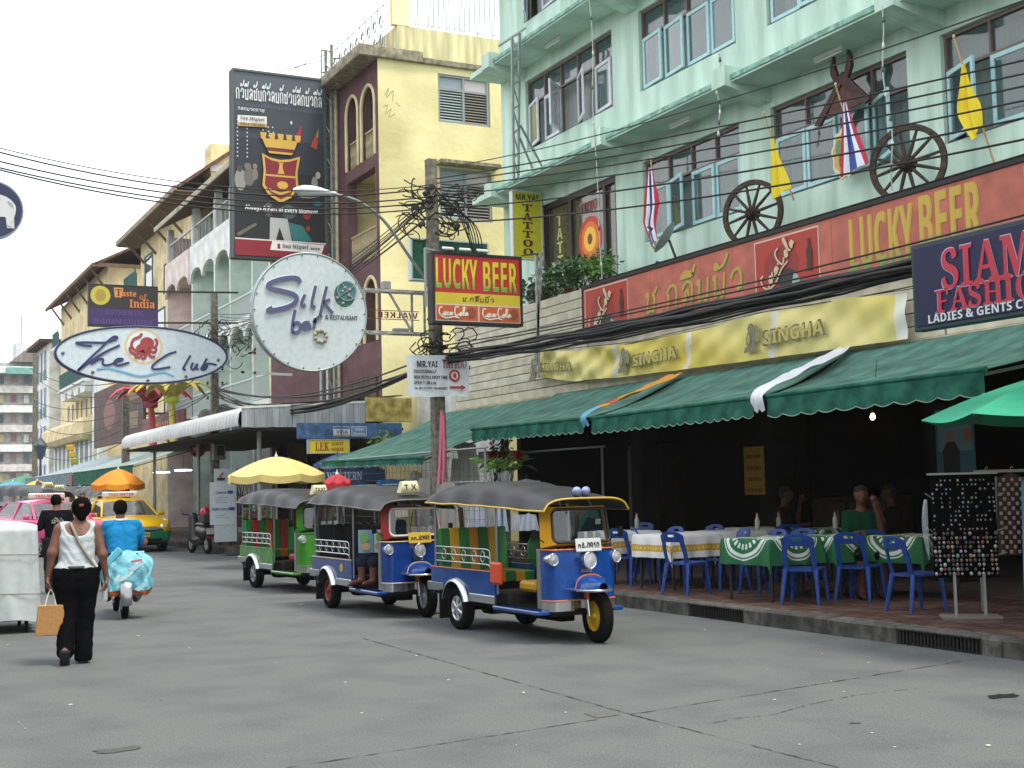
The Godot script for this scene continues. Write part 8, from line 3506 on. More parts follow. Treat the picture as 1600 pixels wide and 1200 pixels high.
# ---------------------------------------------------------------- taxis
func taxi(label: String, at: Vector3, turn: float, up: String, low: String, sc: float):
	var r := thing("taxi_car", label, "taxi", at, turn, "taxis in the street")
	r.scale = ONE * sc
	var pu := mt(up, 0.22)
	var pl := mt(low, 0.22)
	var g: Geo
	# body cross sections along z: [z, half width, sill y, belt y, crown y]
	var st := [[2.08, 0.55, 0.38, 0.60, 0.66], [2.02, 0.70, 0.30, 0.70, 0.74], [1.85, 0.79, 0.24, 0.78, 0.83], [1.4, 0.82, 0.22, 0.85, 0.91], [0.95, 0.83, 0.22, 0.90, 0.96], [0.0, 0.84, 0.22, 0.92, 0.95], [-0.9, 0.83, 0.22, 0.95, 0.98], [-1.5, 0.82, 0.24, 0.98, 1.02], [-1.95, 0.78, 0.28, 0.97, 1.0], [-2.12, 0.66, 0.36, 0.86, 0.88]]
	for half in 2:
		var rows := []
		for s in st:
			var row := PackedVector3Array()
			var prof := []
			if half == 0:
				prof = [[0.86, s[2]], [1.0, lerpf(s[2], s[3], 0.25)], [1.03, lerpf(s[2], s[3], 0.60)]]
			else:
				prof = [[1.03, lerpf(s[2], s[3], 0.60)], [1.0, s[3] - 0.03], [0.93, s[3] + 0.02], [0.6, s[4]], [0.0, s[4] + 0.015]]
			for p in prof:
				row.append(V(p[0] * s[1], p[1], s[0]))
			if half == 1:
				for k in range(prof.size() - 2, -1, -1):
					row.append(V(-prof[k][0] * s[1], prof[k][1], s[0]))
			rows.append(row)
		if half == 0:
			g = geo()
			g.sheet(rows, 0.0, false, [], RIGHT)
			var mr := []
			for row in rows:
				var q := PackedVector3Array()
				for p in row:
					q.append(p * V(-1, 1, 1))
				mr.append(q)
			part("lower_body", g, pl, r)
			g = geo()
			g.sheet(mr, 0.0, false, [], LEFT)
			part("lower_body", g, pl, r)
		else:
			g = geo()
			g.sheet(rows, 0.0, false, [], UP)
			part("upper_body", g, pu, r)
	g = geo()
	g.bb(-0.7, 0.7, 0.18, 0.30, -2.0, 1.95)
	part("underbody", g, mt("161616", 0.9), r)
	g = geo()
	g.bb(-0.72, 0.72, 0.26, 0.58, 1.90, 2.09, 0.06)
	part("front_bumper", g, pl, r)
	g = geo()
	g.bb(-0.5, 0.5, 0.28, 0.36, 2.085, 2.10, 0.004)
	part("air_intake", g, mt("1a1a1a", 0.8), r)
	# greenhouse
	var roof := []
	for z in [[0.38, 1.36], [0.1, 1.42], [-0.4, 1.44], [-0.85, 1.42], [-1.05, 1.38]]:
		var row := PackedVector3Array()
		for i in 9:
			var u := i / 8.0 * 2 - 1
			row.append(V(u * 0.58, z[1] - 0.06 * u * u, z[0]))
		roof.append(row)
	g = geo()
	g.sheet(roof, 0.02, false, [], UP)
	part("roof", g, pu, r)
	var gl := glass("39464a", 0.5, 0.03)
	g = geo()
	g.quad(V(-0.70, 0.95, 0.98), V(0.70, 0.95, 0.98), V(0.55, 1.35, 0.36), V(-0.55, 1.35, 0.36), V(0, 0.6, 1))
	part("windscreen", g, gl, r)
	g = geo()
	g.quad(V(-0.68, 0.98, -1.55), V(0.68, 0.98, -1.55), V(0.55, 1.36, -1.05), V(-0.55, 1.36, -1.05), V(0, 0.6, -1))
	part("rear_window", g, gl, r)
	for s in [-1.0, 1.0]:
		g = geo()
		g.quad(V(s * 0.78, 0.94, 0.85), V(s * 0.78, 0.95, -1.4), V(s * 0.58, 1.36, -0.95), V(s * 0.58, 1.34, 0.32), V(s, 0.4, 0))
		part("side_window", g, gl, r)
		for q in [[0.76, 0.92, 0.98, 0.57, 1.36, 0.35], [0.78, 0.93, -0.25, 0.59, 1.38, -0.25], [0.76, 0.95, -1.5, 0.57, 1.37, -1.0]]:
			g = geo()
			g.bar(V(s * q[0], q[1], q[2]), V(s * q[3], q[4], q[5]), 0.06, 0.05, 0.01)
			part("pillar", g, pu, r)
		g = geo()
		g.box(V(s * 0.90, 0.99, 0.78), V(0.16, 0.11, 0.09), 0.03)
		part("mirror", g, pu, r)
		g = geo()
		g.box(V(s * 0.60, 0.66, 1.97), V(0.30, 0.15, 0.14), 0.05, Basis(UP, s * 0.45) * Basis(RIGHT, -0.3))
		var hl := part("headlight", g, mt("c9cfd2", 0.15, 0.5), r)
		g = geo()
		g.lathe([P(0, 0.02), P(0.05, 0.0), P(0.055, -0.02)], 12, V(s * 0.60, 0.67, 2.035), Basis(UP, s * 0.45) * Basis(RIGHT, PI / 2 - 0.2))
		part("lens", g, mt("e6ecef", 0.1), hl)
		road_wheel(r, V(s * 0.74, 0.29, 1.32), 0.29, 0.18, "8a8f95", 5)
		road_wheel(r, V(s * 0.74, 0.29, -1.32), 0.29, 0.18, "8a8f95", 5)
	g = geo()
	for y in [0.58, 0.615, 0.65]:
		g.bb(-0.36, 0.36, y, y + 0.018, 2.075, 2.10, 0.004)
	part("grille", g, mt("aab0b3", 0.2, 0.7), r)
	g = geo()
	g.bb(-0.18, 0.18, 0.40, 0.52, 2.10, 2.112, 0.004)
	var pt := part("number_plate", g, mt("c9962a", 0.5), r)
	text(pt, "ny 9394", V(0, 0.46, 2.114), 0.3, 0.07, mt("2b2420", 0.6), "sans_bold", 0.004)
	g = geo()
	g.bb(-0.48, 0.48, 1.45, 1.60, -0.06, 0.10, 0.03)
	var ts := part("roof_sign", g, mt("d5d2cc", 0.4), r)
	text(ts, "TAXI-METER", V(0, 1.525, 0.102), 0.7, 0.075, mt("a8484a", 0.5), "sans_bold", 0.004)
	g = geo()
	g.bb(-0.66, 0.66, 0.6, 1.0, -0.3, 0.25, 0.1)
	g.bb(-0.66, 0.66, 0.86, 0.93, 0.55, 0.9, 0.02)
	part("seats", g, mt("3a3c3e", 0.8), r)

func build_cars():
	taxi("yellow and green taxi facing the camera in mid street", V(7.13, 0, -38.02) * V(1, 0, 1) + V(-0.1, 0, -1.2), 0.10, "d6a80f", "1d6b45", 1.06)
	taxi("pink taxi facing the camera behind the white cart", V(4.91, -0.03, -38.5) * V(1, 0, 1) + V(0, 0, 0), 0.32, "d0507c", "d0507c", 1.06)
# ---------------------------------------------------------------- people: tapered bones blended into one surface
# bone: [a, b, radius a, radius b]; cut: [normal, offset] keeps n.p < offset
var crease := 0.0
func blend(g: Geo, bones: Array, cell: float, k: float, cuts := [], grow := 0.0):
	var lo := Vector3.INF
	var hi := -Vector3.INF
	for b in bones:
		var r: float = maxf(b[2], b[3]) + grow
		for p in [b[0], b[1]]:
			lo = lo.min(p - ONE * r)
			hi = hi.max(p + ONE * r)
	var pad := cell * 2.5
	lo -= ONE * pad
	hi += ONE * pad
	var nx := int((hi.x - lo.x) / cell) + 2
	var ny := int((hi.y - lo.y) / cell) + 2
	var nz := int((hi.z - lo.z) / cell) + 2
	var f := PackedFloat32Array()
	f.resize(nx * ny * nz)
	f.fill(1.0)
	var band := maxf(k, cell * 2.0)
	for b in bones:
		var a: Vector3 = b[0]
		var e: Vector3 = b[1]
		var ra: float = b[2] + grow
		var rb: float = b[3] + grow
		var m := maxf(ra, rb) + band
		var l0 := ((a.min(e) - ONE * m - lo) / cell).floor()
		var l1 := ((a.max(e) + ONE * m - lo) / cell).ceil()
		var ab := e - a
		var q := maxf(ab.length_squared(), 1e-9)
		for z in range(maxi(0, int(l0.z)), mini(nz, int(l1.z) + 1)):
			for y in range(maxi(0, int(l0.y)), mini(ny, int(l1.y) + 1)):
				var base := (z * ny + y) * nx
				for x in range(maxi(0, int(l0.x)), mini(nx, int(l1.x) + 1)):
					var p := lo + V(x, y, z) * cell
					var t := clampf((p - a).dot(ab) / q, 0.0, 1.0)
					var d := p.distance_to(a + ab * t) - lerpf(ra, rb, t)
					var c := f[base + x]
					if k > 0.0:
						var h := clampf(0.5 + 0.5 * (d - c) / k, 0.0, 1.0)
						f[base + x] = lerpf(d, c, h) - k * h * (1.0 - h)
					else:
						f[base + x] = minf(c, d)
	if cuts.size() > 0 or crease > 0.0:
		for z in nz:
			for y in ny:
				for x in nx:
					var i := (z * ny + y) * nx + x
					if f[i] < band:
						var p := lo + V(x, y, z) * cell
						f[i] += crease * sin(p.y * 62.0 + 5.0 * sin(p.x * 16.0 + p.z * 9.0)) * sin(p.x * 21.0 + p.y * 9.0)
						for c in cuts:
							f[i] = maxf(f[i], c[0].dot(p) - c[1]) if c.size() == 2 else maxf(f[i], c[1] - p.distance_to(c[0]))
	# surface nets
	var id := {}
	var vs := PackedVector3Array()
	var ns := PackedVector3Array()
	var off := [0, 1, nx, nx + 1, nx * ny, nx * ny + 1, nx * ny + nx, nx * ny + nx + 1]
	var edges := [[0, 1], [2, 3], [4, 5], [6, 7], [0, 2], [1, 3], [4, 6], [5, 7], [0, 4], [1, 5], [2, 6], [3, 7]]
	for z in nz - 1:
		for y in ny - 1:
			for x in nx - 1:
				var i := (z * ny + y) * nx + x
				var s0 := f[i] < 0.0
				var same := true
				for o in range(1, 8):
					if (f[i + off[o]] < 0.0) != s0:
						same = false
						break
				if same:
					continue
				var acc := ZERO
				var cnt := 0
				for ed in edges:
					var fa := f[i + off[ed[0]]]
					var fb := f[i + off[ed[1]]]
					if (fa < 0.0) != (fb < 0.0):
						var t := fa / (fa - fb)
						var pa := V(ed[0] & 1, (ed[0] >> 1) & 1, ed[0] >> 2)
						var pb := V(ed[1] & 1, (ed[1] >> 1) & 1, ed[1] >> 2)
						acc += pa.lerp(pb, t)
						cnt += 1
				id[i] = vs.size()
				vs.append(lo + (V(x, y, z) + acc / cnt) * cell)
				ns.append(V(f[i + 1] + f[i + nx + 1] + f[i + off[5]] + f[i + off[7]] - f[i] - f[i + nx] - f[i + off[4]] - f[i + off[6]], f[i + nx] + f[i + nx + 1] + f[i + off[6]] + f[i + off[7]] - f[i] - f[i + 1] - f[i + off[4]] - f[i + off[5]], f[i + off[4]] + f[i + off[5]] + f[i + off[6]] + f[i + off[7]] - f[i] - f[i + 1] - f[i + nx] - f[i + nx + 1]).normalized())
	var st := [1, nx, nx * ny]
	for i in id:
		for ax in 3:
			var j: int = i + st[ax]
			if (f[i] < 0.0) == (f[j] < 0.0):
				continue
			var u: int = st[(ax + 1) % 3]
			var w: int = st[(ax + 2) % 3]
			if not (id.has(i - u) and id.has(i - w) and id.has(i - u - w)):
				continue
			var a: int = id[i]
			var b: int = id[i - u]
			var c: int = id[i - u - w]
			var d: int = id[i - w]
			g.tri(vs[a], vs[b], vs[c], ns[a], ns[b], ns[c])
			g.tri(vs[a], vs[c], vs[d], ns[a], ns[c], ns[d])

func bone(a: Array, b: Array, ra: float, rb: float) -> Array:
	return [V(a[0], a[1], a[2]), V(b[0], b[1], b[2]), ra, rb]

# head facing +z before turning by b: skull, jaw, nose, ears, neck added by caller
func head_bones(c: Vector3, b: Basis) -> Array:
	var o := []
	for q in [[0, 0.02, -0.012, 0, 0.0, 0.012, 0.078, 0.074], [0, -0.03, 0.03, 0, -0.075, 0.048, 0.052, 0.034], [0, 0.012, 0.085, 0, -0.018, 0.102, 0.010, 0.014], [-0.076, 0.012, 0, -0.082, -0.028, 0.002, 0.014, 0.010], [0.076, 0.012, 0, 0.082, -0.028, 0.002, 0.014, 0.010], [-0.022, -0.05, 0.078, 0.022, -0.05, 0.078, 0.010, 0.010]]:
		o.append([c + b * V(q[0], q[1], q[2]), c + b * V(q[3], q[4], q[5]), q[6], q[7]])
	return o

func face(parent: Node, c: Vector3, b: Basis):
	for s in [-1.0, 1.0]:
		var g := geo()
		g.lathe([P(0, 0.011), P(0.009, 0.004), P(0.009, -0.004), P(0, -0.011)], 8, c + b * V(s * 0.031, 0.012, 0.076))
		part("eye", g, mt("201814", 0.3), parent)

# wrist, direction of the fingers, palm normal, side the thumb lies on
func hand(g: Geo, w: Vector3, d: Vector3, nrm: Vector3, thumb: float, curl: float):
	d = d.normalized()
	var sd := d.cross(nrm).normalized() * thumb
	var bones := [[w - d * 0.05, w, 0.024, 0.022]]
	for k in 4:
		var s := sd * (0.027 - 0.018 * k)
		var kn := w + d * 0.075 + s
		bones.append([w + s * 0.6, kn, 0.015, 0.012])
		var ln: float = [0.066, 0.074, 0.068, 0.052][k]
		var d1 := (d * cos(curl) + nrm * sin(curl)).normalized()
		var d2 := (d * cos(curl * 2.1) + nrm * sin(curl * 2.1)).normalized()
		bones.append([kn, kn + d1 * ln * 0.55, 0.0095, 0.0085])
		bones.append([kn + d1 * ln * 0.55, kn + d1 * ln * 0.55 + d2 * ln * 0.5, 0.0085, 0.007])
	var t0 := w + d * 0.022 + sd * 0.022
	var t1 := t0 + (d * 0.5 + sd * 0.75 + nrm * 0.35).normalized() * 0.04
	bones.append([w, t0, 0.018, 0.013])
	bones.append([t0, t1, 0.013, 0.010])
	bones.append([t1, t1 + (d + nrm * 0.5).normalized() * 0.032, 0.010, 0.008])
	blend(g, bones, 0.0055, 0.008)

func build_people():
	var g: Geo
	# ---- woman walking away, seen from behind (local z towards the camera)
	var w := thing("person", "woman in white tank top and black trousers walking away with paper bag", "person", V(1.93, 0.0, -13.0), deg_to_rad(-8))
	var skin := mt("6f4a38", 0.6)
	var hc := V(0.045, 1.445, -0.02)
	var torso := [bone([-0.055, 1.17, 0], [-0.055, 0.98, 0.01], 0.105, 0.092), bone([0.065, 1.17, 0], [0.065, 0.98, 0.01], 0.105, 0.092), bone([-0.12, 1.255, 0], [0.14, 1.255, 0], 0.062, 0.062), bone([0.0, 1.0, 0], [0.0, 0.9, 0], 0.12, 0.13)]
	var hips := [bone([-0.085, 0.84, 0.025], [-0.08, 0.74, 0.02], 0.118, 0.118), bone([0.085, 0.84, 0.025], [0.08, 0.74, 0.02], 0.118, 0.118), bone([0, 0.94, 0.0], [0, 0.82, 0.0], 0.115, 0.125)]
	var legs := [bone([-0.085, 0.74, 0.01], [-0.085, 0.43, 0.02], 0.108, 0.076), bone([-0.085, 0.43, 0.02], [-0.095, 0.13, 0.12], 0.074, 0.07), bone([0.085, 0.74, 0.0], [0.075, 0.42, -0.03], 0.108, 0.078), bone([0.075, 0.42, -0.03], [0.065, 0.06, 0.0], 0.076, 0.072)]
	var arms := [bone([-0.155, 1.255, 0], [-0.215, 1.04, 0.03], 0.052, 0.042), bone([-0.215, 1.04, 0.03], [-0.25, 0.81, 0.0], 0.04, 0.026), bone([0.175, 1.25, 0], [0.235, 1.01, 0.03], 0.052, 0.043), bone([0.235, 1.01, 0.03], [0.27, 0.79, -0.02], 0.04, 0.026)]
	var neck := [bone([0.02, 1.24, 0], [0.04, 1.40, -0.01], 0.062, 0.05)]
	g = geo()
	blend(g, torso + arms + neck + head_bones(hc, Basis(UP, PI)), 0.013, 0.035)
	hand(g, V(-0.25, 0.80, 0.0), V(-0.02, -1, 0.02), V(1, 0, 0.2), 1.0, 0.75)
	hand(g, V(0.27, 0.78, -0.02), V(0.03, -1, -0.1), V(-1, 0, 0.2), -1.0, 0.6)
	part("body", g, skin, w)
	crease = 0.0035
	g = geo()
	blend(g, torso + hips, 0.012, 0.04, [[V(0, -1, 0), -0.885], [V(0.01, 1.34, 0.16), 0.165, 0], [V(0.01, 1.36, -0.12), 0.15, 0], [V(0.29, 1.23, 0), 0.145, 0], [V(-0.27, 1.23, 0), 0.145, 0]], 0.010)
	part("tank_top", g, wm("b4bcbf", 0.85, "cloth", 2.0, 0.0, "fold_bump", 1.4), w)
	g = geo()
	blend(g, hips + legs, 0.013, 0.03, [[V(0, 1, 0), 0.905], [V(0, -1, 0), -0.02]], 0.010)
	part("trousers", g, wm("0c0c0f", 0.9, "cloth", 1.5, 0.0, "fold_bump", 1.4), w)
	g = geo()
	crease = 0.0
	var belt := PackedVector3Array()
	for i in 24:
		belt.append(V(cos(TAU * i / 24) * 0.152, 0.90, sin(TAU * i / 24) * 0.140 + 0.005))
	g.tube(belt, 0.016, 6, true)
	part("belt", g, mt("3a3a3e", 0.6), w)
	g = geo()
	blend(g, [[hc + V(0, 0.018, 0.018), hc + V(0, 0.0, 0.02), 0.093, 0.088], [hc + V(0, -0.04, 0.06), hc + V(0, -0.075, 0.07), 0.05, 0.042]], 0.011, 0.03)
	part("hair", g, wm("0e0b0a", 0.85, "speck", 3.0), w)
	g = geo()
	g.tube(PA([hc + V(-0.02, 0.03, 0.112), hc + V(0.02, 0.032, 0.112)]), 0.016, 6)
	part("hair_tie", g, mt("7a3038", 0.7), w)
	g = geo()
	g.tube(smooth3(v3([-0.06, 1.315, 0.0, -0.035, 1.27, 0.09, 0.03, 1.12, 0.125, 0.115, 0.98, 0.13, 0.185, 0.86, 0.06, 0.20, 0.82, -0.06]), 6), 0.015, 6)
	part("bag_strap", g, mt("8d8a7c", 0.8), w)
	for q in [[-0.10, 0.115, 0.17, 0.75], [0.066, 0.045, -0.03, 0.0]]:
		var b := Basis(RIGHT, -q[3])
		g = geo()
		g.at(b, V(q[0], q[1], q[2]))
		g.box(V(0, -0.03, -0.04), V(0.09, 0.03, 0.25), 0.012)
		part("shoe", g, mt("23232a", 0.7), w)
		g = geo()
		g.at(b, V(q[0], q[1], q[2]))
		blend(g, [bone([0, 0.05, 0.02], [0, 0.0, 0.03], 0.028, 0.026), bone([0, 0.0, 0.03], [0, -0.005, -0.12], 0.024, 0.02)], 0.01, 0.02)
		part("foot", g, skin, w)
	# paper bag and bottle
	var bag := thing("paper_bag", "brown paper carrier bag held by the walking woman", "bag", V(1.70, 0.42, -12.98), -0.15)
	g = geo()
	g.bb(-0.125, 0.125, -0.14, 0.14, -0.05, 0.05, 0.006)
	for k in g.v.size():
		g.v[k].x *= 1.0 - 0.1 * g.v[k].y / 0.14
		g.v[k].z += 0.012 * sin(g.v[k].x * 20.0)
	part("bag_body", g, wm("a87b48", 0.75, "cloth", 2.0, 0.0, "fold_bump", 0.6), bag)
	for s in [-1.0, 1.0]:
		g = geo()
		g.tube(smooth3(v3([-0.05, 0.13, s * 0.05, -0.015, 0.26, 0, 0.015, 0.26, 0, 0.05, 0.13, s * 0.05]), 5), 0.005, 5)
		part("handle", g, mt("c9c4b8", 0.7), bag)
	var bt := thing("water_bottle", "clear plastic water bottle in the walking woman's hand", "bottle", V(2.2, 0.56, -13.08))
	g = geo()
	g.lathe([P(0, 0), P(0.03, 0.0), P(0.032, 0.02), P(0.03, 0.11), P(0.012, 0.15), P(0.012, 0.17), P(0, 0.17)], 12)
	part("bottle_body", g, glass("c9d6da", 0.5, 0.1), bt)
	g = geo()
	g.cyl(V(0, 0.17, 0), V(0, 0.185, 0), 0.014, -1, 8)
	part("cap", g, mt("b9c9d6", 0.5), bt)
	# ---- man in black shirt beyond the cart
	var mp := V(3.03, 0.65, -22.5)
	var m := thing("person", "man in black printed shirt standing beyond the white cart", "person", V(mp.x, 0, mp.z), deg_to_rad(-8))
	hc = V(-0.01, 1.50, -0.02)
	torso = [bone([-0.075, 1.22, 0], [-0.06, 0.95, 0], 0.11, 0.10), bone([0.075, 1.22, 0], [0.06, 0.95, 0], 0.11, 0.10), bone([-0.15, 1.31, 0], [0.15, 1.31, 0], 0.06, 0.06)]
	arms = [bone([-0.175, 1.30, 0], [-0.26, 1.08, 0.02], 0.055, 0.045), bone([-0.26, 1.08, 0.02], [-0.20, 1.16, -0.2], 0.04, 0.03), bone([0.175, 1.30, 0], [0.25, 1.07, 0.02], 0.055, 0.045), bone([0.25, 1.07, 0.02], [0.18, 1.05, -0.22], 0.04, 0.03)]
	legs = [bone([-0.09, 0.85, 0], [-0.1, 0.45, 0], 0.11, 0.08), bone([-0.1, 0.45, 0], [-0.1, 0.07, 0.03], 0.078, 0.06), bone([0.09, 0.85, 0], [0.1, 0.45, -0.03], 0.11, 0.08), bone([0.1, 0.45, -0.03], [0.1, 0.07, 0.0], 0.078, 0.06)]
	neck = [bone([0, 1.3, 0], [0, 1.45, 0], 0.06, 0.055)]
	var skin2 := mt("8a5f48", 0.6)
	g = geo()
	blend(g, torso + arms + neck + head_bones(hc, Basis(UP, PI)), 0.018, 0.035)
	hand(g, V(-0.20, 1.16, -0.2), V(0.3, 0.2, -1), RIGHT, 1.0, 0.6)
	hand(g, V(0.18, 1.05, -0.22), V(-0.3, 0.1, -1), LEFT, -1.0, 0.6)
	part("body", g, skin2, m)
	var blk := wm("121419", 0.9, "cloth", 1.5, 0.0, "fold_bump", 0.6)
	g = geo()
	blend(g, torso + [arms[0], arms[2]], 0.018, 0.035, [[V(0, 1, 0), 1.36], [V(0, -1, 0), -0.84]], 0.016)
	part("shirt", g, blk, m)
	g = geo()
	for i in 60:
		var a := rng.randf_range(0.15, PI - 0.15)
		var rr := rng.randf_range(0.06, 0.12)
		g.box(V(cos(a) * rr + 0.02, 1.14 + sin(a) * rr * 0.9 - rng.randf() * 0.04, 0.132), V(0.016, 0.012, 0.006), 0.0, Basis(BACK, rng.randf() * 3))
	part("shirt_print", g, mt("a8a592", 0.8), m)
	g = geo()
	blend(g, legs, 0.018, 0.03, [], 0.012)
	part("trousers", g, mt("22232a", 0.85), m)
	g = geo()
	blend(g, [[hc + V(0, 0.03, 0.012), hc + V(0, 0.0, 0.02), 0.086, 0.084]], 0.012, 0.0, [[V(0, -0.8, -0.6).normalized(), 0.06 - hc.y * 0.8]])
	part("hair", g, mt("0e0c0a", 0.85), m)
	for s in [-0.1, 0.1]:
		g = geo()
		g.box(V(s, 0.035, -0.03), V(0.09, 0.07, 0.26), 0.025)
		part("shoe", g, mt("1d1d20", 0.7), m)
	# ---- rider in blue polo on a motorcycle carrying a big blue bag
	rider()
	# ---- seated figures; the three diners' colours are darkened to stand for shade
	sitter("tuk-tuk driver sitting sideways reading a magazine in the middle tuk-tuk", V(6.30, 0.0, -15.95), -PI / 2 + 0.3, 0.62, "1d1c1e", "2c2f3c", "6a4030", 0.36, true)
	sitter("diner in green shirt sitting at the table by the trinket rack", V(10.9, KH, -12.3), -0.5, 0.47, "123a2a", "16171a", "5a3a2e", 0.0, false)
	sitter("diner at the rear table facing the brown bottle, left one", V(12.15, KH, -15.35), 0.6, 0.47, "2a1a18", "16171a", "4a3026", 0.0, false)
	sitter("diner at the rear table leaning in, right one", V(12.75, KH, -13.75), -2.2, 0.47, "1a1819", "16171a", "503428", 0.0, false)
	var pa := thing("magazine", "open magazine with blue and green pages in the driver's hands", "magazine", V(5.90, 0.92, -15.62), -PI / 2 + 1.0)
	pa.scale = ONE * 1.25
	for s in [-1.0, 1.0]:
		g = geo()
		g.box(V(s * 0.075, 0, 0.0), V(0.15, 0.23, 0.006), 0.0, Basis(UP, -s * 0.35))
		var pg := part("page", g, mt("b9c4c4" if s > 0 else "7fa8c0", 0.6), pa)
		printed("page_picture", pg, [["6fa04a", ellipse(s * 0.08, 0.04, 0.045, 0.05, 9)], ["b08a5a", ellipse(s * 0.07, -0.05, 0.05, 0.04, 9)]], 0.04)

func sitter(label: String, at: Vector3, turn: float, seat: float, shirt: String, pants: String, skinhex: String, floor_y: float, reading: bool):
	var r := thing("person", label, "person", at, turn, "seated people")
	var g: Geo
	var b := seat
	var hc := V(0, b + 0.74, 0.05)
	var torso := [bone([-0.07, b + 0.10, 0], [-0.075, b + 0.42, 0.0], 0.11, 0.11), bone([0.07, b + 0.10, 0], [0.075, b + 0.42, 0.0], 0.11, 0.11), bone([-0.14, b + 0.50, 0], [0.14, b + 0.50, 0], 0.06, 0.06)]
	var el := 0.28 if reading else 0.30
	var arms := []
	var hands := []
	for s in [-1.0, 1.0]:
		var sh := V(s * 0.17, b + 0.49, 0)
		var ew := V(s * 0.22, b + 0.24, 0.12)
		var wr := V(s * 0.10, b + 0.27, 0.33) if reading else V(s * 0.12, b + (0.62 if s > 0 else 0.30), 0.22 if s > 0 else 0.34)
		arms.append([sh, ew, 0.052, 0.043])
		arms.append([ew, wr, 0.04, 0.028])
		hands.append([wr, (wr - ew).normalized()])
	var legs := []
	var low := []
	for s in [-1.0, 1.0]:
		var kn := V(s * 0.12, b + 0.03, 0.42)
		legs.append([V(s * 0.09, b + 0.07, 0.0), kn, 0.098, 0.07])
		low.append([kn, V(s * 0.12, floor_y + 0.08, 0.42), 0.06, 0.042])
		low.append([V(s * 0.12, floor_y + 0.05, 0.42), V(s * 0.13, floor_y + 0.035, 0.58), 0.036, 0.028])
	var skin := mt(skinhex, 0.6)
	var hb := Basis(RIGHT, 0.35 if reading else 0.1)
	g = geo()
	blend(g, torso + arms + low + [bone([0, b + 0.48, 0], [0, b + 0.66, 0.03], 0.058, 0.052)] + head_bones(hc, hb), 0.02, 0.035)
	for h in hands:
		hand(g, h[0], h[1], DOWN, 1.0 if h[0].x > 0 else -1.0, 0.5)
	part("body", g, skin, r)
	face(r, hc, hb)
	g = geo()
	blend(g, torso + [arms[0], arms[2]], 0.02, 0.035, [[V(0, 1, 0), b + 0.555]], 0.015)
	part("shirt", g, wm(shirt, 0.85, "cloth", 1.5), r)
	g = geo()
	blend(g, legs + [bone([-0.07, b + 0.09, 0], [0.07, b + 0.09, 0], 0.11, 0.11)], 0.02, 0.03, [], 0.012)
	part("trousers", g, wm(pants, 0.85, "cloth", 1.5), r)
	g = geo()
	blend(g, [[hc + hb * V(0, 0.035, -0.02), hc + hb * V(0, 0.0, -0.03), 0.084, 0.082]], 0.014, 0.0, [[hb * V(0, -0.5, 0.86), (hb * V(0, -0.5, 0.86)).dot(hc) + 0.035]])
	part("hair", g, mt("15110f", 0.7), r)
	for s in [-1.0, 1.0]:
		g = geo()
		g.box(V(s * 0.125, floor_y + 0.008, 0.50), V(0.085, 0.016, 0.25), 0.006)
		part("sandal", g, mt("2a211c", 0.8), r)

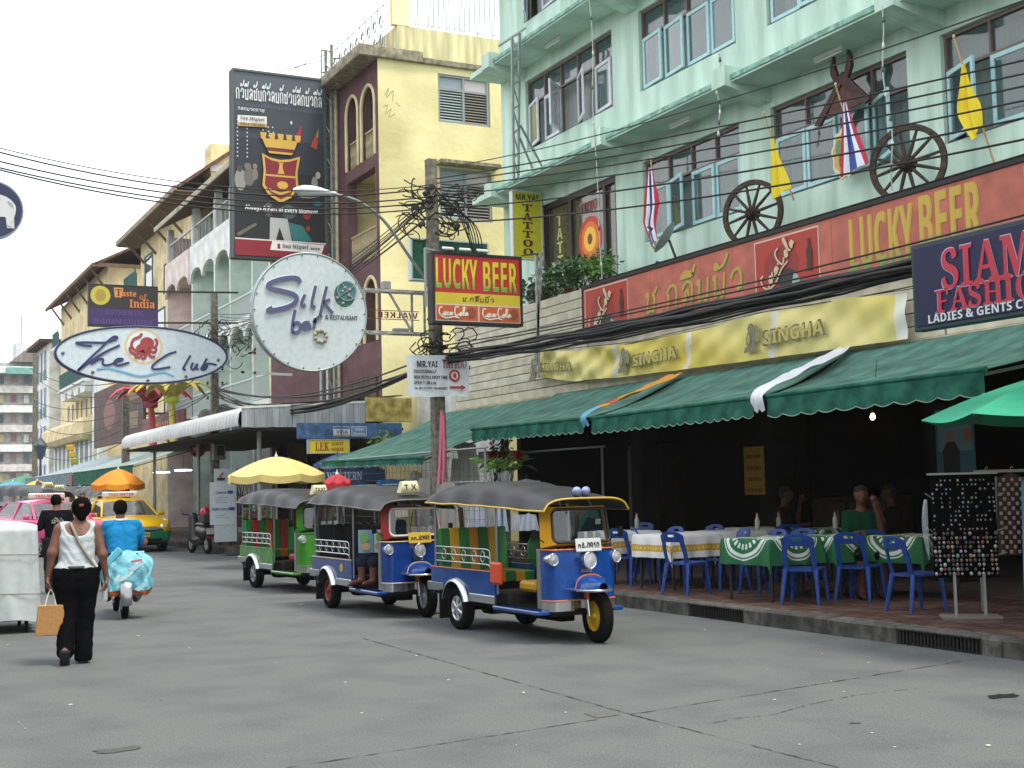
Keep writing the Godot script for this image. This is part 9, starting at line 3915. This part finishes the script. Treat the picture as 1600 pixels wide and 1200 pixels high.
func rider():
	var at := V(3.2, 0, -17.36)
	var k := 1.0
	var mo := thing("delivery_motorcycle", "small motorcycle ridden away under a big blue bag", "motorcycle", V(at.x, 0, at.z - 0.28), deg_to_rad(-6))
	var g: Geo
	var dk := mt("1b1b1d", 0.5)
	road_wheel(mo, V(0, 0.27, 0.28), 0.27, 0.085, "c9ccce", 8)
	road_wheel(mo, V(-0.02, 0.27, -0.92), 0.27, 0.075, "c9ccce", 8)
	g = geo()
	g.tube(v3([0, 0.27, 0.28, 0, 0.34, -0.1, 0, 0.45, -0.4, 0, 0.80, -0.66]), [0.03, 0.07, 0.06, 0.05], 8)
	g.bb(-0.09, 0.09, 0.24, 0.44, -0.45, -0.1, 0.03)
	part("frame", g, dk, mo)
	g = geo()
	g.bb(-0.12, 0.12, 0.60, 0.69, -0.42, 0.32, 0.03)
	part("saddle", g, dk, mo)
	for s in [-1.0, 1.0]:
		g = geo()
		g.cyl(V(s * 0.07, 0.27, -0.92), V(s * 0.06, 0.78, -0.68), 0.02, -1, 8)
		part("fork_leg", g, mt("c2c5c7", 0.2, 0.9), mo)
		g = geo()
		g.cyl(V(s * 0.09, 0.30, 0.26), V(s * 0.09, 0.58, 0.15), 0.024, -1, 8)
		part("shock_absorber", g, mt("c2c5c7", 0.2, 0.9), mo)
	g = geo()
	g.tube(v3([-0.32, 0.98, -0.56, -0.1, 0.94, -0.66, 0.1, 0.94, -0.66, 0.32, 0.98, -0.56]), 0.014, 6)
	part("handlebar", g, dk, mo)
	g = geo()
	var rows := []
	for i in 9:
		var a := lerpf(-0.3, 2.2, i / 8.0)
		rows.append(PA([V(-0.07, 0.27 + sin(a) * 0.30, 0.28 + cos(a) * 0.30), V(0, 0.27 + sin(a) * 0.32, 0.28 + cos(a) * 0.32), V(0.07, 0.27 + sin(a) * 0.30, 0.28 + cos(a) * 0.30)]))
	g.sheet(rows, 0.006, false, [], UP)
	part("rear_mudguard", g, mt("8a8d90", 0.25, 0.9), mo)
	g = geo()
	g.tube(v3([0.14, 0.26, -0.2, 0.15, 0.24, 0.2, 0.16, 0.30, 0.46]), [0.03, 0.05, 0.04], 10)
	part("exhaust", g, mt("2a2a2c", 0.4, 0.5), mo)
	# rider (local z towards the camera, faces away)
	var r := thing("person", "rider in bright blue polo shirt steering the motorcycle away", "person", mo.position, mo.rotation.y)
	var hc := V(-0.02, 1.40, -0.18)
	var torso := [bone([-0.08, 1.06, -0.14], [-0.065, 0.78, -0.06], 0.115, 0.105), bone([0.08, 1.06, -0.14], [0.065, 0.78, -0.06], 0.115, 0.105), bone([-0.16, 1.18, -0.16], [0.14, 1.18, -0.16], 0.065, 0.065)]
	var arms := [bone([-0.19, 1.17, -0.16], [-0.28, 0.94, -0.22], 0.058, 0.05), bone([-0.28, 0.94, -0.22], [-0.31, 0.98, -0.50], 0.042, 0.03), bone([0.18, 1.17, -0.16], [0.28, 0.94, -0.22], 0.058, 0.05), bone([0.28, 0.94, -0.22], [0.31, 0.98, -0.50], 0.042, 0.03)]
	var legs := [bone([-0.09, 0.74, -0.05], [-0.19, 0.66, -0.42], 0.11, 0.08), bone([-0.19, 0.66, -0.42], [-0.17, 0.28, -0.30], 0.075, 0.055), bone([0.09, 0.74, -0.05], [0.19, 0.66, -0.42], 0.11, 0.08), bone([0.19, 0.66, -0.42], [0.17, 0.28, -0.30], 0.075, 0.055)]
	g = geo()
	blend(g, torso + arms + [bone([-0.02, 1.17, -0.16], [-0.02, 1.33, -0.17], 0.062, 0.055)] + head_bones(hc, Basis(UP, PI)), 0.015, 0.035)
	for s in [-1.0, 1.0]:
		hand(g, V(s * 0.31, 0.985, -0.50), V(0, 0, -1), DOWN, s, 0.9)
	part("body", g, mt("7c5540", 0.6), r)
	crease = 0.0035
	var polo := wm("1f78aa", 0.8, "cloth", 1.5, 0.0, "fold_bump", 1.3)
	g = geo()
	blend(g, torso + [arms[0], arms[2]], 0.015, 0.035, [[V(0, 1, 0), 1.245], [V(0, -1, 0), -0.72], [V(-1, -0.2, 0), 0.09], [V(1, -0.2, 0), 0.09]], 0.016)
	part("polo_shirt", g, polo, r)
	crease = 0.0
	g = geo()
	var col := PackedVector3Array()
	for i in 16:
		col.append(V(-0.02 + cos(TAU * i / 16) * 0.072, 1.255 - 0.012 * sin(TAU * i / 16), -0.165 + sin(TAU * i / 16) * 0.066))
	g.tube(col, 0.018, 6, true)
	part("collar", g, mt("c9ced2", 0.8), r)
	g = geo()
	blend(g, legs, 0.016, 0.03, [], 0.012)
	part("trousers", g, mt("0a0a0d", 0.9), r)
	g = geo()
	blend(g, [[hc + V(0, 0.025, 0.012), hc + V(0, -0.01, 0.022), 0.088, 0.086]], 0.012, 0.0, [[V(0, -0.8, -0.6).normalized(), 0.075 - (hc.y * 0.8 - 0.108)]])
	part("hair", g, mt("0e0c0a", 0.85), r)
	for s in [-1.0, 1.0]:
		g = geo()
		g.box(V(s * 0.17, 0.22, -0.34), V(0.09, 0.07, 0.25), 0.025)
		part("shoe", g, mt("1d1d20", 0.7), r)
	# bulging bag tied across the carrier
	var bg := thing("carrier_bag", "large bright blue printed carrier bag with orange base tied behind the rider", "bag", mo.position + V(0.0, 0.28, 0.34), mo.rotation.y)
	for part_no in 2:
		var rw := []
		var j0 := 0 if part_no == 0 else 2
		var j1 := 2 if part_no == 0 else 16
		for j in range(j0, j1 + 1):
			var v := j / 16.0
			var row := PackedVector3Array()
			for i in 33:
				var a := TAU * i / 32.0
				var hx := (0.265 + 0.05 * sin(v * PI)) * (1.0 if v < 0.85 else 1.0 - (v - 0.85) * 2.2)
				var hz := 0.17 * sqrt(maxf(0.03, 1.0 - pow(absf(v - 0.45) / 0.6, 3.0)))
				var cx := signf(cos(a)) * pow(absf(cos(a)), 0.55)
				var cz := signf(sin(a)) * pow(absf(sin(a)), 0.75)
				row.append(V(cx * hx + 0.02 * sin(v * 9.0 + a * 2.0), 0.58 * v - 0.07 * absf(cx) * (0.5 - v) * -1.0 + 0.015 * sin(a * 5.0), cz * hz + 0.02 * sin(a * 7.0 + v * 8.0) + 0.012 * sin(a * 13.0 - v * 17.0)))
			rw.append(row)
		g = geo()
		g.sheet(rw, 0.0, true, [], ZERO)
		part("base_cloth" if part_no == 0 else "bag_side", g, wm("a8562c" if part_no == 0 else "78bccb", 0.55, "cloth", 1.5, 0.0, "fold_bump", 1.6), bg)
	g = geo()
	g.sheet([v3([-0.2, 0.55, -0.05, 0.2, 0.55, -0.05]), v3([-0.2, 0.57, 0.0, 0.2, 0.57, 0.0]), v3([-0.2, 0.55, 0.05, 0.2, 0.55, 0.05])], 0.0, false, [], UP)
	part("bag_top", g, wm("78bccb", 0.55, "cloth", 1.5), bg)
	g = geo()
	g.box(V(-0.20, 0.50, 0.14), V(0.09, 0.30, 0.05), 0.015, Basis(BACK, -0.75))
	part("side_strap", g, wm("5aaec2", 0.55, "cloth", 1.5), bg)
	printed("print", bg, [["b9cfd2", v2([-0.14, 0.20, -0.05, 0.22, 0.05, 0.30, 0.07, 0.36, 0.03, 0.36, 0.0, 0.30, -0.10, 0.26])], ["a9c9d2", v2([-0.02, 0.36, 0.14, 0.44, 0.2, 0.42, 0.06, 0.33])], ["8fc0cc", v2([0.06, 0.10, 0.2, 0.2, 0.22, 0.14, 0.12, 0.07])], ["b86a6a", v2([0.02, 0.43, 0.16, 0.45, 0.16, 0.48, 0.02, 0.46])], ["b9cfd2", v2([-0.18, 0.22, -0.14, 0.30, -0.10, 0.28, -0.14, 0.20])]], 0.198)
# ---------------------------------------------------------------- cart, parked motorbike, boards, distant market
func build_market():
	var g: Geo
	# cart wrapped in a pale tarpaulin
	var c := thing("covered_cart", "vendor cart wrapped in a pale grey tarpaulin at the left edge", "cart", V(1.35, 0, -16.9), deg_to_rad(-4))
	var rows := []
	for j in 19:
		var row := PackedVector3Array()
		for i in 81:
			var a: float = i / 80.0 * 4.0
			var sd := int(a) % 4
			var t := a - int(a)
			var hx := 0.66
			var hz := 0.62
			var p := ZERO
			match sd:
				0: p = V(lerpf(-hx, hx, t), 0, hz)
				1: p = V(hx, 0, lerpf(hz, -hz, t))
				2: p = V(lerpf(hx, -hx, t), 0, -hz)
				3: p = V(-hx, 0, lerpf(-hz, hz, t))
			var v := j / 14.0
			if j <= 14:
				var f := 0.04 * sin(i * 0.9 + 0.6 * sin(v * 3.0)) * (1.0 - v) + 0.012 * sin(i * 2.1 + v * 5.0) + 0.01 * sin(i * 0.37)
				p *= 1.0 + f + 0.05 * (1.0 - v)
				p.y = 0.14 + 1.10 * v + 0.02 * sin(i * 0.5) * (1.0 - v)
			else:
				var q := (j - 14) / 4.0
				p *= 1.0 - q
				p.y = 1.24 + 0.06 * sin(q * PI * 0.5) + 0.02 * sin(i * 0.4) * (1.0 - q)
			row.append(p)
		rows.append(row)
	g = geo()
	g.sheet(rows, 0.0, true, [], ZERO)
	part("tarpaulin", g, wm("b3bab9", 0.45, "cloth", 0.6, 0.0, "fold_bump", 0.25), c)
	g = geo()
	g.bb(-0.6, 0.6, 0.14, 0.2, -0.56, 0.56)
	part("chassis", g, mt("4a4845", 0.7), c)
	for y in [0.5, 0.95]:
		g = geo()
		g.tube(v3([-0.70, y, 0.66, 0.70, y - 0.05, 0.66, 0.70, y, -0.66, -0.70, y, -0.66]), 0.006, 5, true)
		part("cord", g, mt("8a8578", 0.8), c)
	for q in [[-0.5, -0.45], [0.52, -0.45], [-0.5, 0.5], [0.56, 0.5]]:
		road_wheel(c, V(q[0], 0.085, q[1]), 0.085, 0.04, "8a8f95", 0)
	# parked scooter by the kerb
	var s := thing("parked_scooter", "black scooter parked at the kerb beside the white banner stand", "scooter", V(8.36, 0, -34.43) + V(0, 0, -0.5), 0.12)
	var dk := mt("1c1c1e", 0.4)
	road_wheel(s, V(0, 0.25, 0.45), 0.25, 0.09, "8a8f95", 6)
	road_wheel(s, V(0, 0.25, -0.7), 0.25, 0.09, "8a8f95", 6)
	g = geo()
	blend(g, [bone([0, 0.55, 0.5], [0, 0.6, 0.0], 0.17, 0.17), bone([0, 0.36, 0.1], [0, 0.32, -0.4], 0.14, 0.13), bone([0, 0.42, -0.5], [0, 0.95, -0.62], 0.17, 0.13)], 0.03, 0.05)
	part("bodywork", g, dk, s)
	g = geo()
	g.bb(-0.13, 0.13, 0.72, 0.82, -0.15, 0.6, 0.04)
	part("saddle", g, dk, s)
	g = geo()
	g.bb(-0.18, 0.18, 0.80, 1.06, 0.42, 0.66, 0.03)
	part("rear_basket", g, wm("3a3a3a", 0.7, "speck", 3.0), s)
	g = geo()
	g.bb(-0.1, 0.1, 0.52, 0.68, 0.66, 0.672)
	part("number_plate", g, mt("b9bab6", 0.6), s)
	g = geo()
	g.bb(-0.09, 0.09, 0.40, 0.48, 0.60, 0.66, 0.02)
	part("tail_lamp", g, mt("7a2424", 0.3), s)
	g = geo()
	g.tube(v3([-0.34, 1.05, -0.5, 0, 1.0, -0.6, 0.34, 1.05, -0.5]), 0.016, 6)
	for q in [-0.3, 0.3]:
		g.tube(v3([q, 1.05, -0.52, q * 1.3, 1.2, -0.5]), 0.008, 5)
	part("handlebar", g, dk, s)
	var hm := thing("crash_helmet", "red crash helmet resting on the parked scooter", "helmet", s.position + V(0.12, 0.98, -0.05))
	g = geo()
	g.lathe([P(0, 0.25), P(0.09, 0.22), P(0.135, 0.14), P(0.14, 0.05), P(0.12, 0.0), P(0.10, 0.0)], 16)
	part("shell", g, mt("b5242c", 0.25), hm)
	g = geo()
	g.box(V(-0.02, 0.07, 0.13), V(0.16, 0.02, 0.08), 0.008)
	part("peak", g, mt("8a1f26", 0.4), hm)
	# upright banner stand
	var b := thing("banner_stand", "tall white printed banner stand on the kerb", "banner", V(8.55, 0.0, -33.2), -0.1)
	g = geo()
	g.bb(-0.27, 0.30, 0.35, 2.2, -0.01, 0.01)
	part("banner", g, wm("b9c6c8", 0.6, "cloth", 1.0), b)
	g = geo()
	g.bb(-0.38, 0.26, 0.78, 1.86, 0.012, 0.02)
	part("sheet", g, wm("c3cdd2", 0.6, "cloth", 1.0), b)
	printed("mark", b, [["2c2c30", rect(-0.2, 0.0, 1.9, 1.97)], ["b5323c", v2([-0.16, 1.98, -0.10, 1.98, -0.02, 2.10, -0.08, 2.10])], ["39407c", rect(0.06, 0.2, 1.56, 1.64)], ["39407c", rect(0.1, 0.24, 1.14, 1.22)]], 0.024)
	var ink := mt("343a70", 0.6)
	text(b, "Central", V(-0.10, 1.60, 0.024), 0.26, 0.08, ink, "sans_bold", 0.004)
	text(b, "Phuket Central", V(-0.12, 1.18, 0.024), 0.42, 0.08, ink, "sans_bold", 0.004)
	for i in 5:
		g = geo()
		g.bb(-0.24, 0.08 - (i % 2) * 0.06, 1.46 - i * 0.06 - (0.26 if i > 2 else 0.0), 1.475 - i * 0.06 - (0.26 if i > 2 else 0.0), 0.022, 0.025)
		part("text_line", g, mt("8f989c", 0.7), b)
	g = geo()
	g.cyl(V(0.31, 0.0, 0), V(0.31, 2.2, 0), 0.018, -1, 8)
	g.bb(0.0, 0.5, 0.0, 0.03, -0.22, 0.22, 0.01)
	part("stand", g, mt("2b2b2d", 0.5), b)
	# goods stall by the kerb: benches with heaps, hanging bags
	for q in [[9.6, -37.0, "wooden bench stall with heaps of fruit beside the taxi"], [9.7, -34.9, "wooden bench stall with flowers behind the scooter"]]:
		var st := thing("goods_bench", q[2], "stall", V(q[0], KH, q[1]), 0.0, "goods benches on the pavement")
		g = geo()
		g.bb(-0.45, 0.45, 0.52, 0.72, -0.8, 0.8, 0.02)
		part("bench_top", g, wm("4f3628", 0.8, "grime", 1.5), st)
		for k in [[-0.38, -0.7], [0.38, -0.7], [-0.38, 0.7], [0.38, 0.7]]:
			g = geo()
			g.bb(k[0] - 0.04, k[0] + 0.04, 0, 0.52, k[1] - 0.04, k[1] + 0.04)
			part("leg", g, wm("4f3628", 0.8, "grime", 1.5), st)
		for k in 4:
			g = geo()
			leaf_clump(g, V(-0.2 + 0.3 * (k % 2), 0.84, -0.6 + 0.4 * k), V(0.2, 0.16, 0.2), 50, 0.12)
			part("produce", g, mt(["a8a83c", "b9b4a8", "8a8c3a", "a85a3c"][k], 0.7), st)
	var tn := ["8a3a5c", "3f4a6a", "b9b09a", "6a3c30", "2c2c34", "a83c34", "5a4a6a", "3a4a3a"]
	var bn := ["magenta", "navy", "cream", "brown", "black", "red", "violet", "olive"]
	for i in 8:
		var h := thing("shoulder_bag", bn[i] + " shoulder bag hanging at the stall behind the scooter", "bag", V(9.15 + 0.12 * (i % 3), 1.45 + 0.16 * (i % 2), -36.2 + i * 0.34), -0.8, "bags hanging at the stall")
		g = geo()
		g.box(V(0, -0.25, 0), V(0.3, 0.34, 0.12), 0.05, Basis(BACK, 0.1 * (i % 3 - 1)))
		part("pouch", g, wm(tn[i], 0.8, "cloth", 2.0), h)
		g = geo()
		g.tube(smooth3(v3([-0.12, -0.1, 0, -0.03, 0.3, 0, 0.03, 0.3, 0, 0.12, -0.1, 0]), 5), 0.014, 5)
		part("strap", g, wm(tn[i], 0.8, "cloth", 2.0), h)
	var hr := thing("bag_rail", "steel rail from which the shoulder bags hang", "rack", V(9.25, KH, -35.0))
	for z in [-1.4, 1.6]:
		g = geo()
		g.cyl(V(0, 0, z), V(0, 1.75, z), 0.025, -1, 8)
		part("post", g, mt("8a8c8a", 0.5, 0.4), hr)
	g = geo()
	g.cyl(V(0, 1.75, -1.5), V(0, 1.75, 1.7), 0.02, -1, 8)
	part("rail", g, mt("8a8c8a", 0.5, 0.4), hr)
	# shop interior lamps under the metal canopy, switch box on the post
	var lk := 0
	for p in [V(9.43, 2.36, -45), V(9.71, 2.38, -43)]:
		var t := thing("strip_light", ["lit strip light deep in the shop behind the taxi", "lit strip light above the bag stall"][lk], "lamp", p, 0.0, "strip lights in the shops")
		g = geo()
		g.bb(-0.3, 0.3, 0.0, 0.05, -0.04, 0.04, 0.01)
		part("housing", g, mt("c9c9c4", 0.5), t)
		g = geo()
		g.cyl(V(-0.28, -0.025, 0), V(0.28, -0.025, 0), 0.018, -1, 8)
		var em := StandardMaterial3D.new()
		em.albedo_color = Color(1, 1, 1)
		em.emission_enabled = true
		em.emission = Color(0.9, 0.97, 1.0)
		em.emission_energy_multiplier = 3.0
		part("tube", g, em, t)
		var ol := OmniLight3D.new()
		ol.name = "tube_light"
		ol.light_color = Color(0.9, 0.97, 1.0)
		ol.light_energy = 0.15
		ol.omni_range = 15.0
		ol.omni_attenuation = 2.0
		ol.light_size = 0.2
		ol.shadow_enabled = true
		ol.position = V(0, -0.08, 0)
		t.add_child(ol)
		g = geo()
		g.cyl(V(0, 0.05, 0), V(0, 0.5, 0), 0.008, -1, 5)
		part("hanger", g, mt("3a3a3a", 0.6), t)
		lk += 1
	var mb := thing("meter_box", "grey meter box on the post under the metal canopy", "box", V(9.21, 2.73, -36.4))
	g = geo()
	g.bb(-0.17, 0.17, -0.22, 0.22, -0.1, 0.1, 0.02)
	part("case", g, mt("8a8c8a", 0.6), mb)
	g = geo()
	g.bb(-0.08, 0.12, -0.1, 0.16, 0.101, 0.106)
	part("window", g, mt("25282a", 0.3), mb)
	var rs := thing("round_shop_sign", "round orange and green shop sign under the canopy", "sign", V(9.48, 2.93, -40))
	g = geo()
	g.prism(ellipse(0, 0, 0.24, 0.24, 24), -0.05, 0.0)
	part("disc", g, mt("8a2a1c", 0.5), rs)
	printed("mark", rs, [["a8502c", ellipse(-0.06, 0.02, 0.12, 0.15, 14)], ["4a7a3c", ellipse(0.06, 0.10, 0.08, 0.06, 10)], ["c9b89a", ellipse(-0.1, 0.03, 0.04, 0.09, 10)]], 0.003)
	# umbrellas and sheets of the market up the street
	var o1 := V(7.3, 1.94, -41)
	umbrella("market_umbrella", "orange parasol above the yellow taxi", V(o1.x, 0, o1.z), 0.84, o1.y, 0.45, ["d08a1f", "c97c1a"], 0.16, 0.2)
	var o2 := V(6.3, 1.84, -52)
	umbrella("market_umbrella", "yellow parasol with dark band above the pink taxi", V(o2.x, 0, o2.z), 0.72, o2.y, 0.38, ["cfae3f", "cfae3f", "3a3128"], 0.2, 0.5)
	var ti := 0
	for q in [[110, 752, -70, "4f8f86", 1.6, "teal stall roof left of the orange parasol"], [20, 764, -66, "4a8aa8", 1.3, "blue stall roof at the far left"], [140, 754, -64, "5a94a8", 1.1, "pale blue stall roof next to the orange parasol"], [45, 752, -82, "3f7a5a", 1.8, "green stall roof behind the yellow parasol"], [85, 756, -78, "6a9aa8", 1.7, "grey blue stall roof behind the standing man"]]:
		var p := ZERO
		match ti:
			0: p = V(10.09, 2.39, -70)
			1: p = V(6.91, 2.03, -66)
			2: p = V(10.09, 2.24, -64)
			3: p = V(9.47, 2.57, -82)
			4: p = V(10.38, 2.35, -78)
		umbrella("stall_roof", q[5], V(p.x, 0, p.z), q[4], p.y - 0.1, 0.45, [q[3]], 0.0, 0.39, "stall roofs up the street")
		ti += 1
	# small figure of a passer-by between the taxis
	sitter("far person in pale shirt sitting between the two taxis", V(6.47, 0, -42.44) + V(0, 0, 0), 0.0, 0.85, "9aa8b8", "3a3c44", "6a4a3a", 0.3, false)
	# artificial palms on the restaurant front
	var pi := 0
	for q in [["a83238", "red artificial palm beneath the oval sign", 0.0], ["b5a53c", "yellow artificial palm right of the red one", 0.35]]:
		var foot := V(9.9, 3.52, -48.57) if pi == 0 else V(10.1, 3.42, -46.11)
		var head := V(9.9, 4.91, -49.02) if pi == 0 else V(10.1, 4.92, -46.5)
		var pm := thing("artificial_palm", q[1], "palm", foot, 0.0, "artificial palms")
		var hd := head - foot
		g = geo()
		g.cyl(V(0, -foot.y + 3.15, 0), hd, 0.14, 0.11, 8)
		part("trunk", g, mt(q[0], 0.5), pm)
		g = geo()
		g.lathe([P(0, -0.2), P(0.25, -0.1), P(0.25, 0.1), P(0, 0.2)], 10, hd)
		part("coconut", g, mt(q[0] if pi == 0 else "b9c43a", 0.5), pm)
		for i in 8:
			var a: float = TAU * i / 8.0 + q[2]
			var d := V(cos(a), 0, sin(a))
			var rows2 := []
			for j in 7:
				var v := j / 6.0
				var ctr := hd + d * 1.5 * v + V(0, 0.75 * sin(v * 2.4) - 0.25 * v * v, 0)
				var w := 0.22 * sin(PI * (0.12 + 0.85 * v))
				var sdv := d.cross(UP)
				rows2.append(PA([ctr - sdv * w - V(0, 0.08, 0), ctr, ctr + sdv * w - V(0, 0.08, 0)]))
			g = geo()
			g.sheet(rows2, 0.02, false, [], UP)
			part("frond", g, mt(q[0], 0.5), pm)
		pi += 1

# ---------------------------------------------------------------- the other side of the street, beside and behind the camera
func build_opposite_side():  # unseen row, added and kept low to shade undersides and interiors
	var tone := ["c9b9a0", "a9b5b0", "d0c8b8", "b8a294", "c2c6c2"]
	for i in 5:
		var r := thing("added_opposite_shophouse", "low " + ["tan", "grey green", "cream", "dusty pink", "pale grey"][i] + " shophouse added across the street for its shade, outside the view", "building", V(-7, 0, 14.0 - i * 13.0), PI / 2, "unseen shophouses added for shade")
		var g := geo()
		g.bb(0, 12.9, 0, 7.4, -8, 0)
		part("wall", g, wm(tone[i], 0.85, "grime", 0.3), r)
		g = geo()
		g.bb(-0.05, 12.95, 7.4, 7.6, -8, 0.6)
		part("roof", g, wm("77706a", 0.9), r)
		for k in 4:
			simple_window(r, 0.8 + k * 3.1, 2.6 + k * 3.1, 4.2, 6.0, 0.0, mt("cfd2d0", 0.6), glass("39464a", 0.6))
			g = geo()
			g.bb(0.5 + k * 3.1, 2.9 + k * 3.1, 0.15, 2.6, 0.0, 0.06)
			part("shutter", g, wm("6f6a64", 0.6, "grime", 0.6), r)
		g = geo()
		g.sheet([v3([0.1, 3.5, 0.02, 12.8, 3.5, 0.02]), v3([0.1, 2.9, 2.0, 12.8, 2.9, 2.0])], 0.02, false, [], UP)
		part("awning", g, wm(["3f6b8a", "8a4a3c", "4a7a5c", "9a8a4a", "5a6a8a"][i], 0.8, "canvas", 0.4), r)
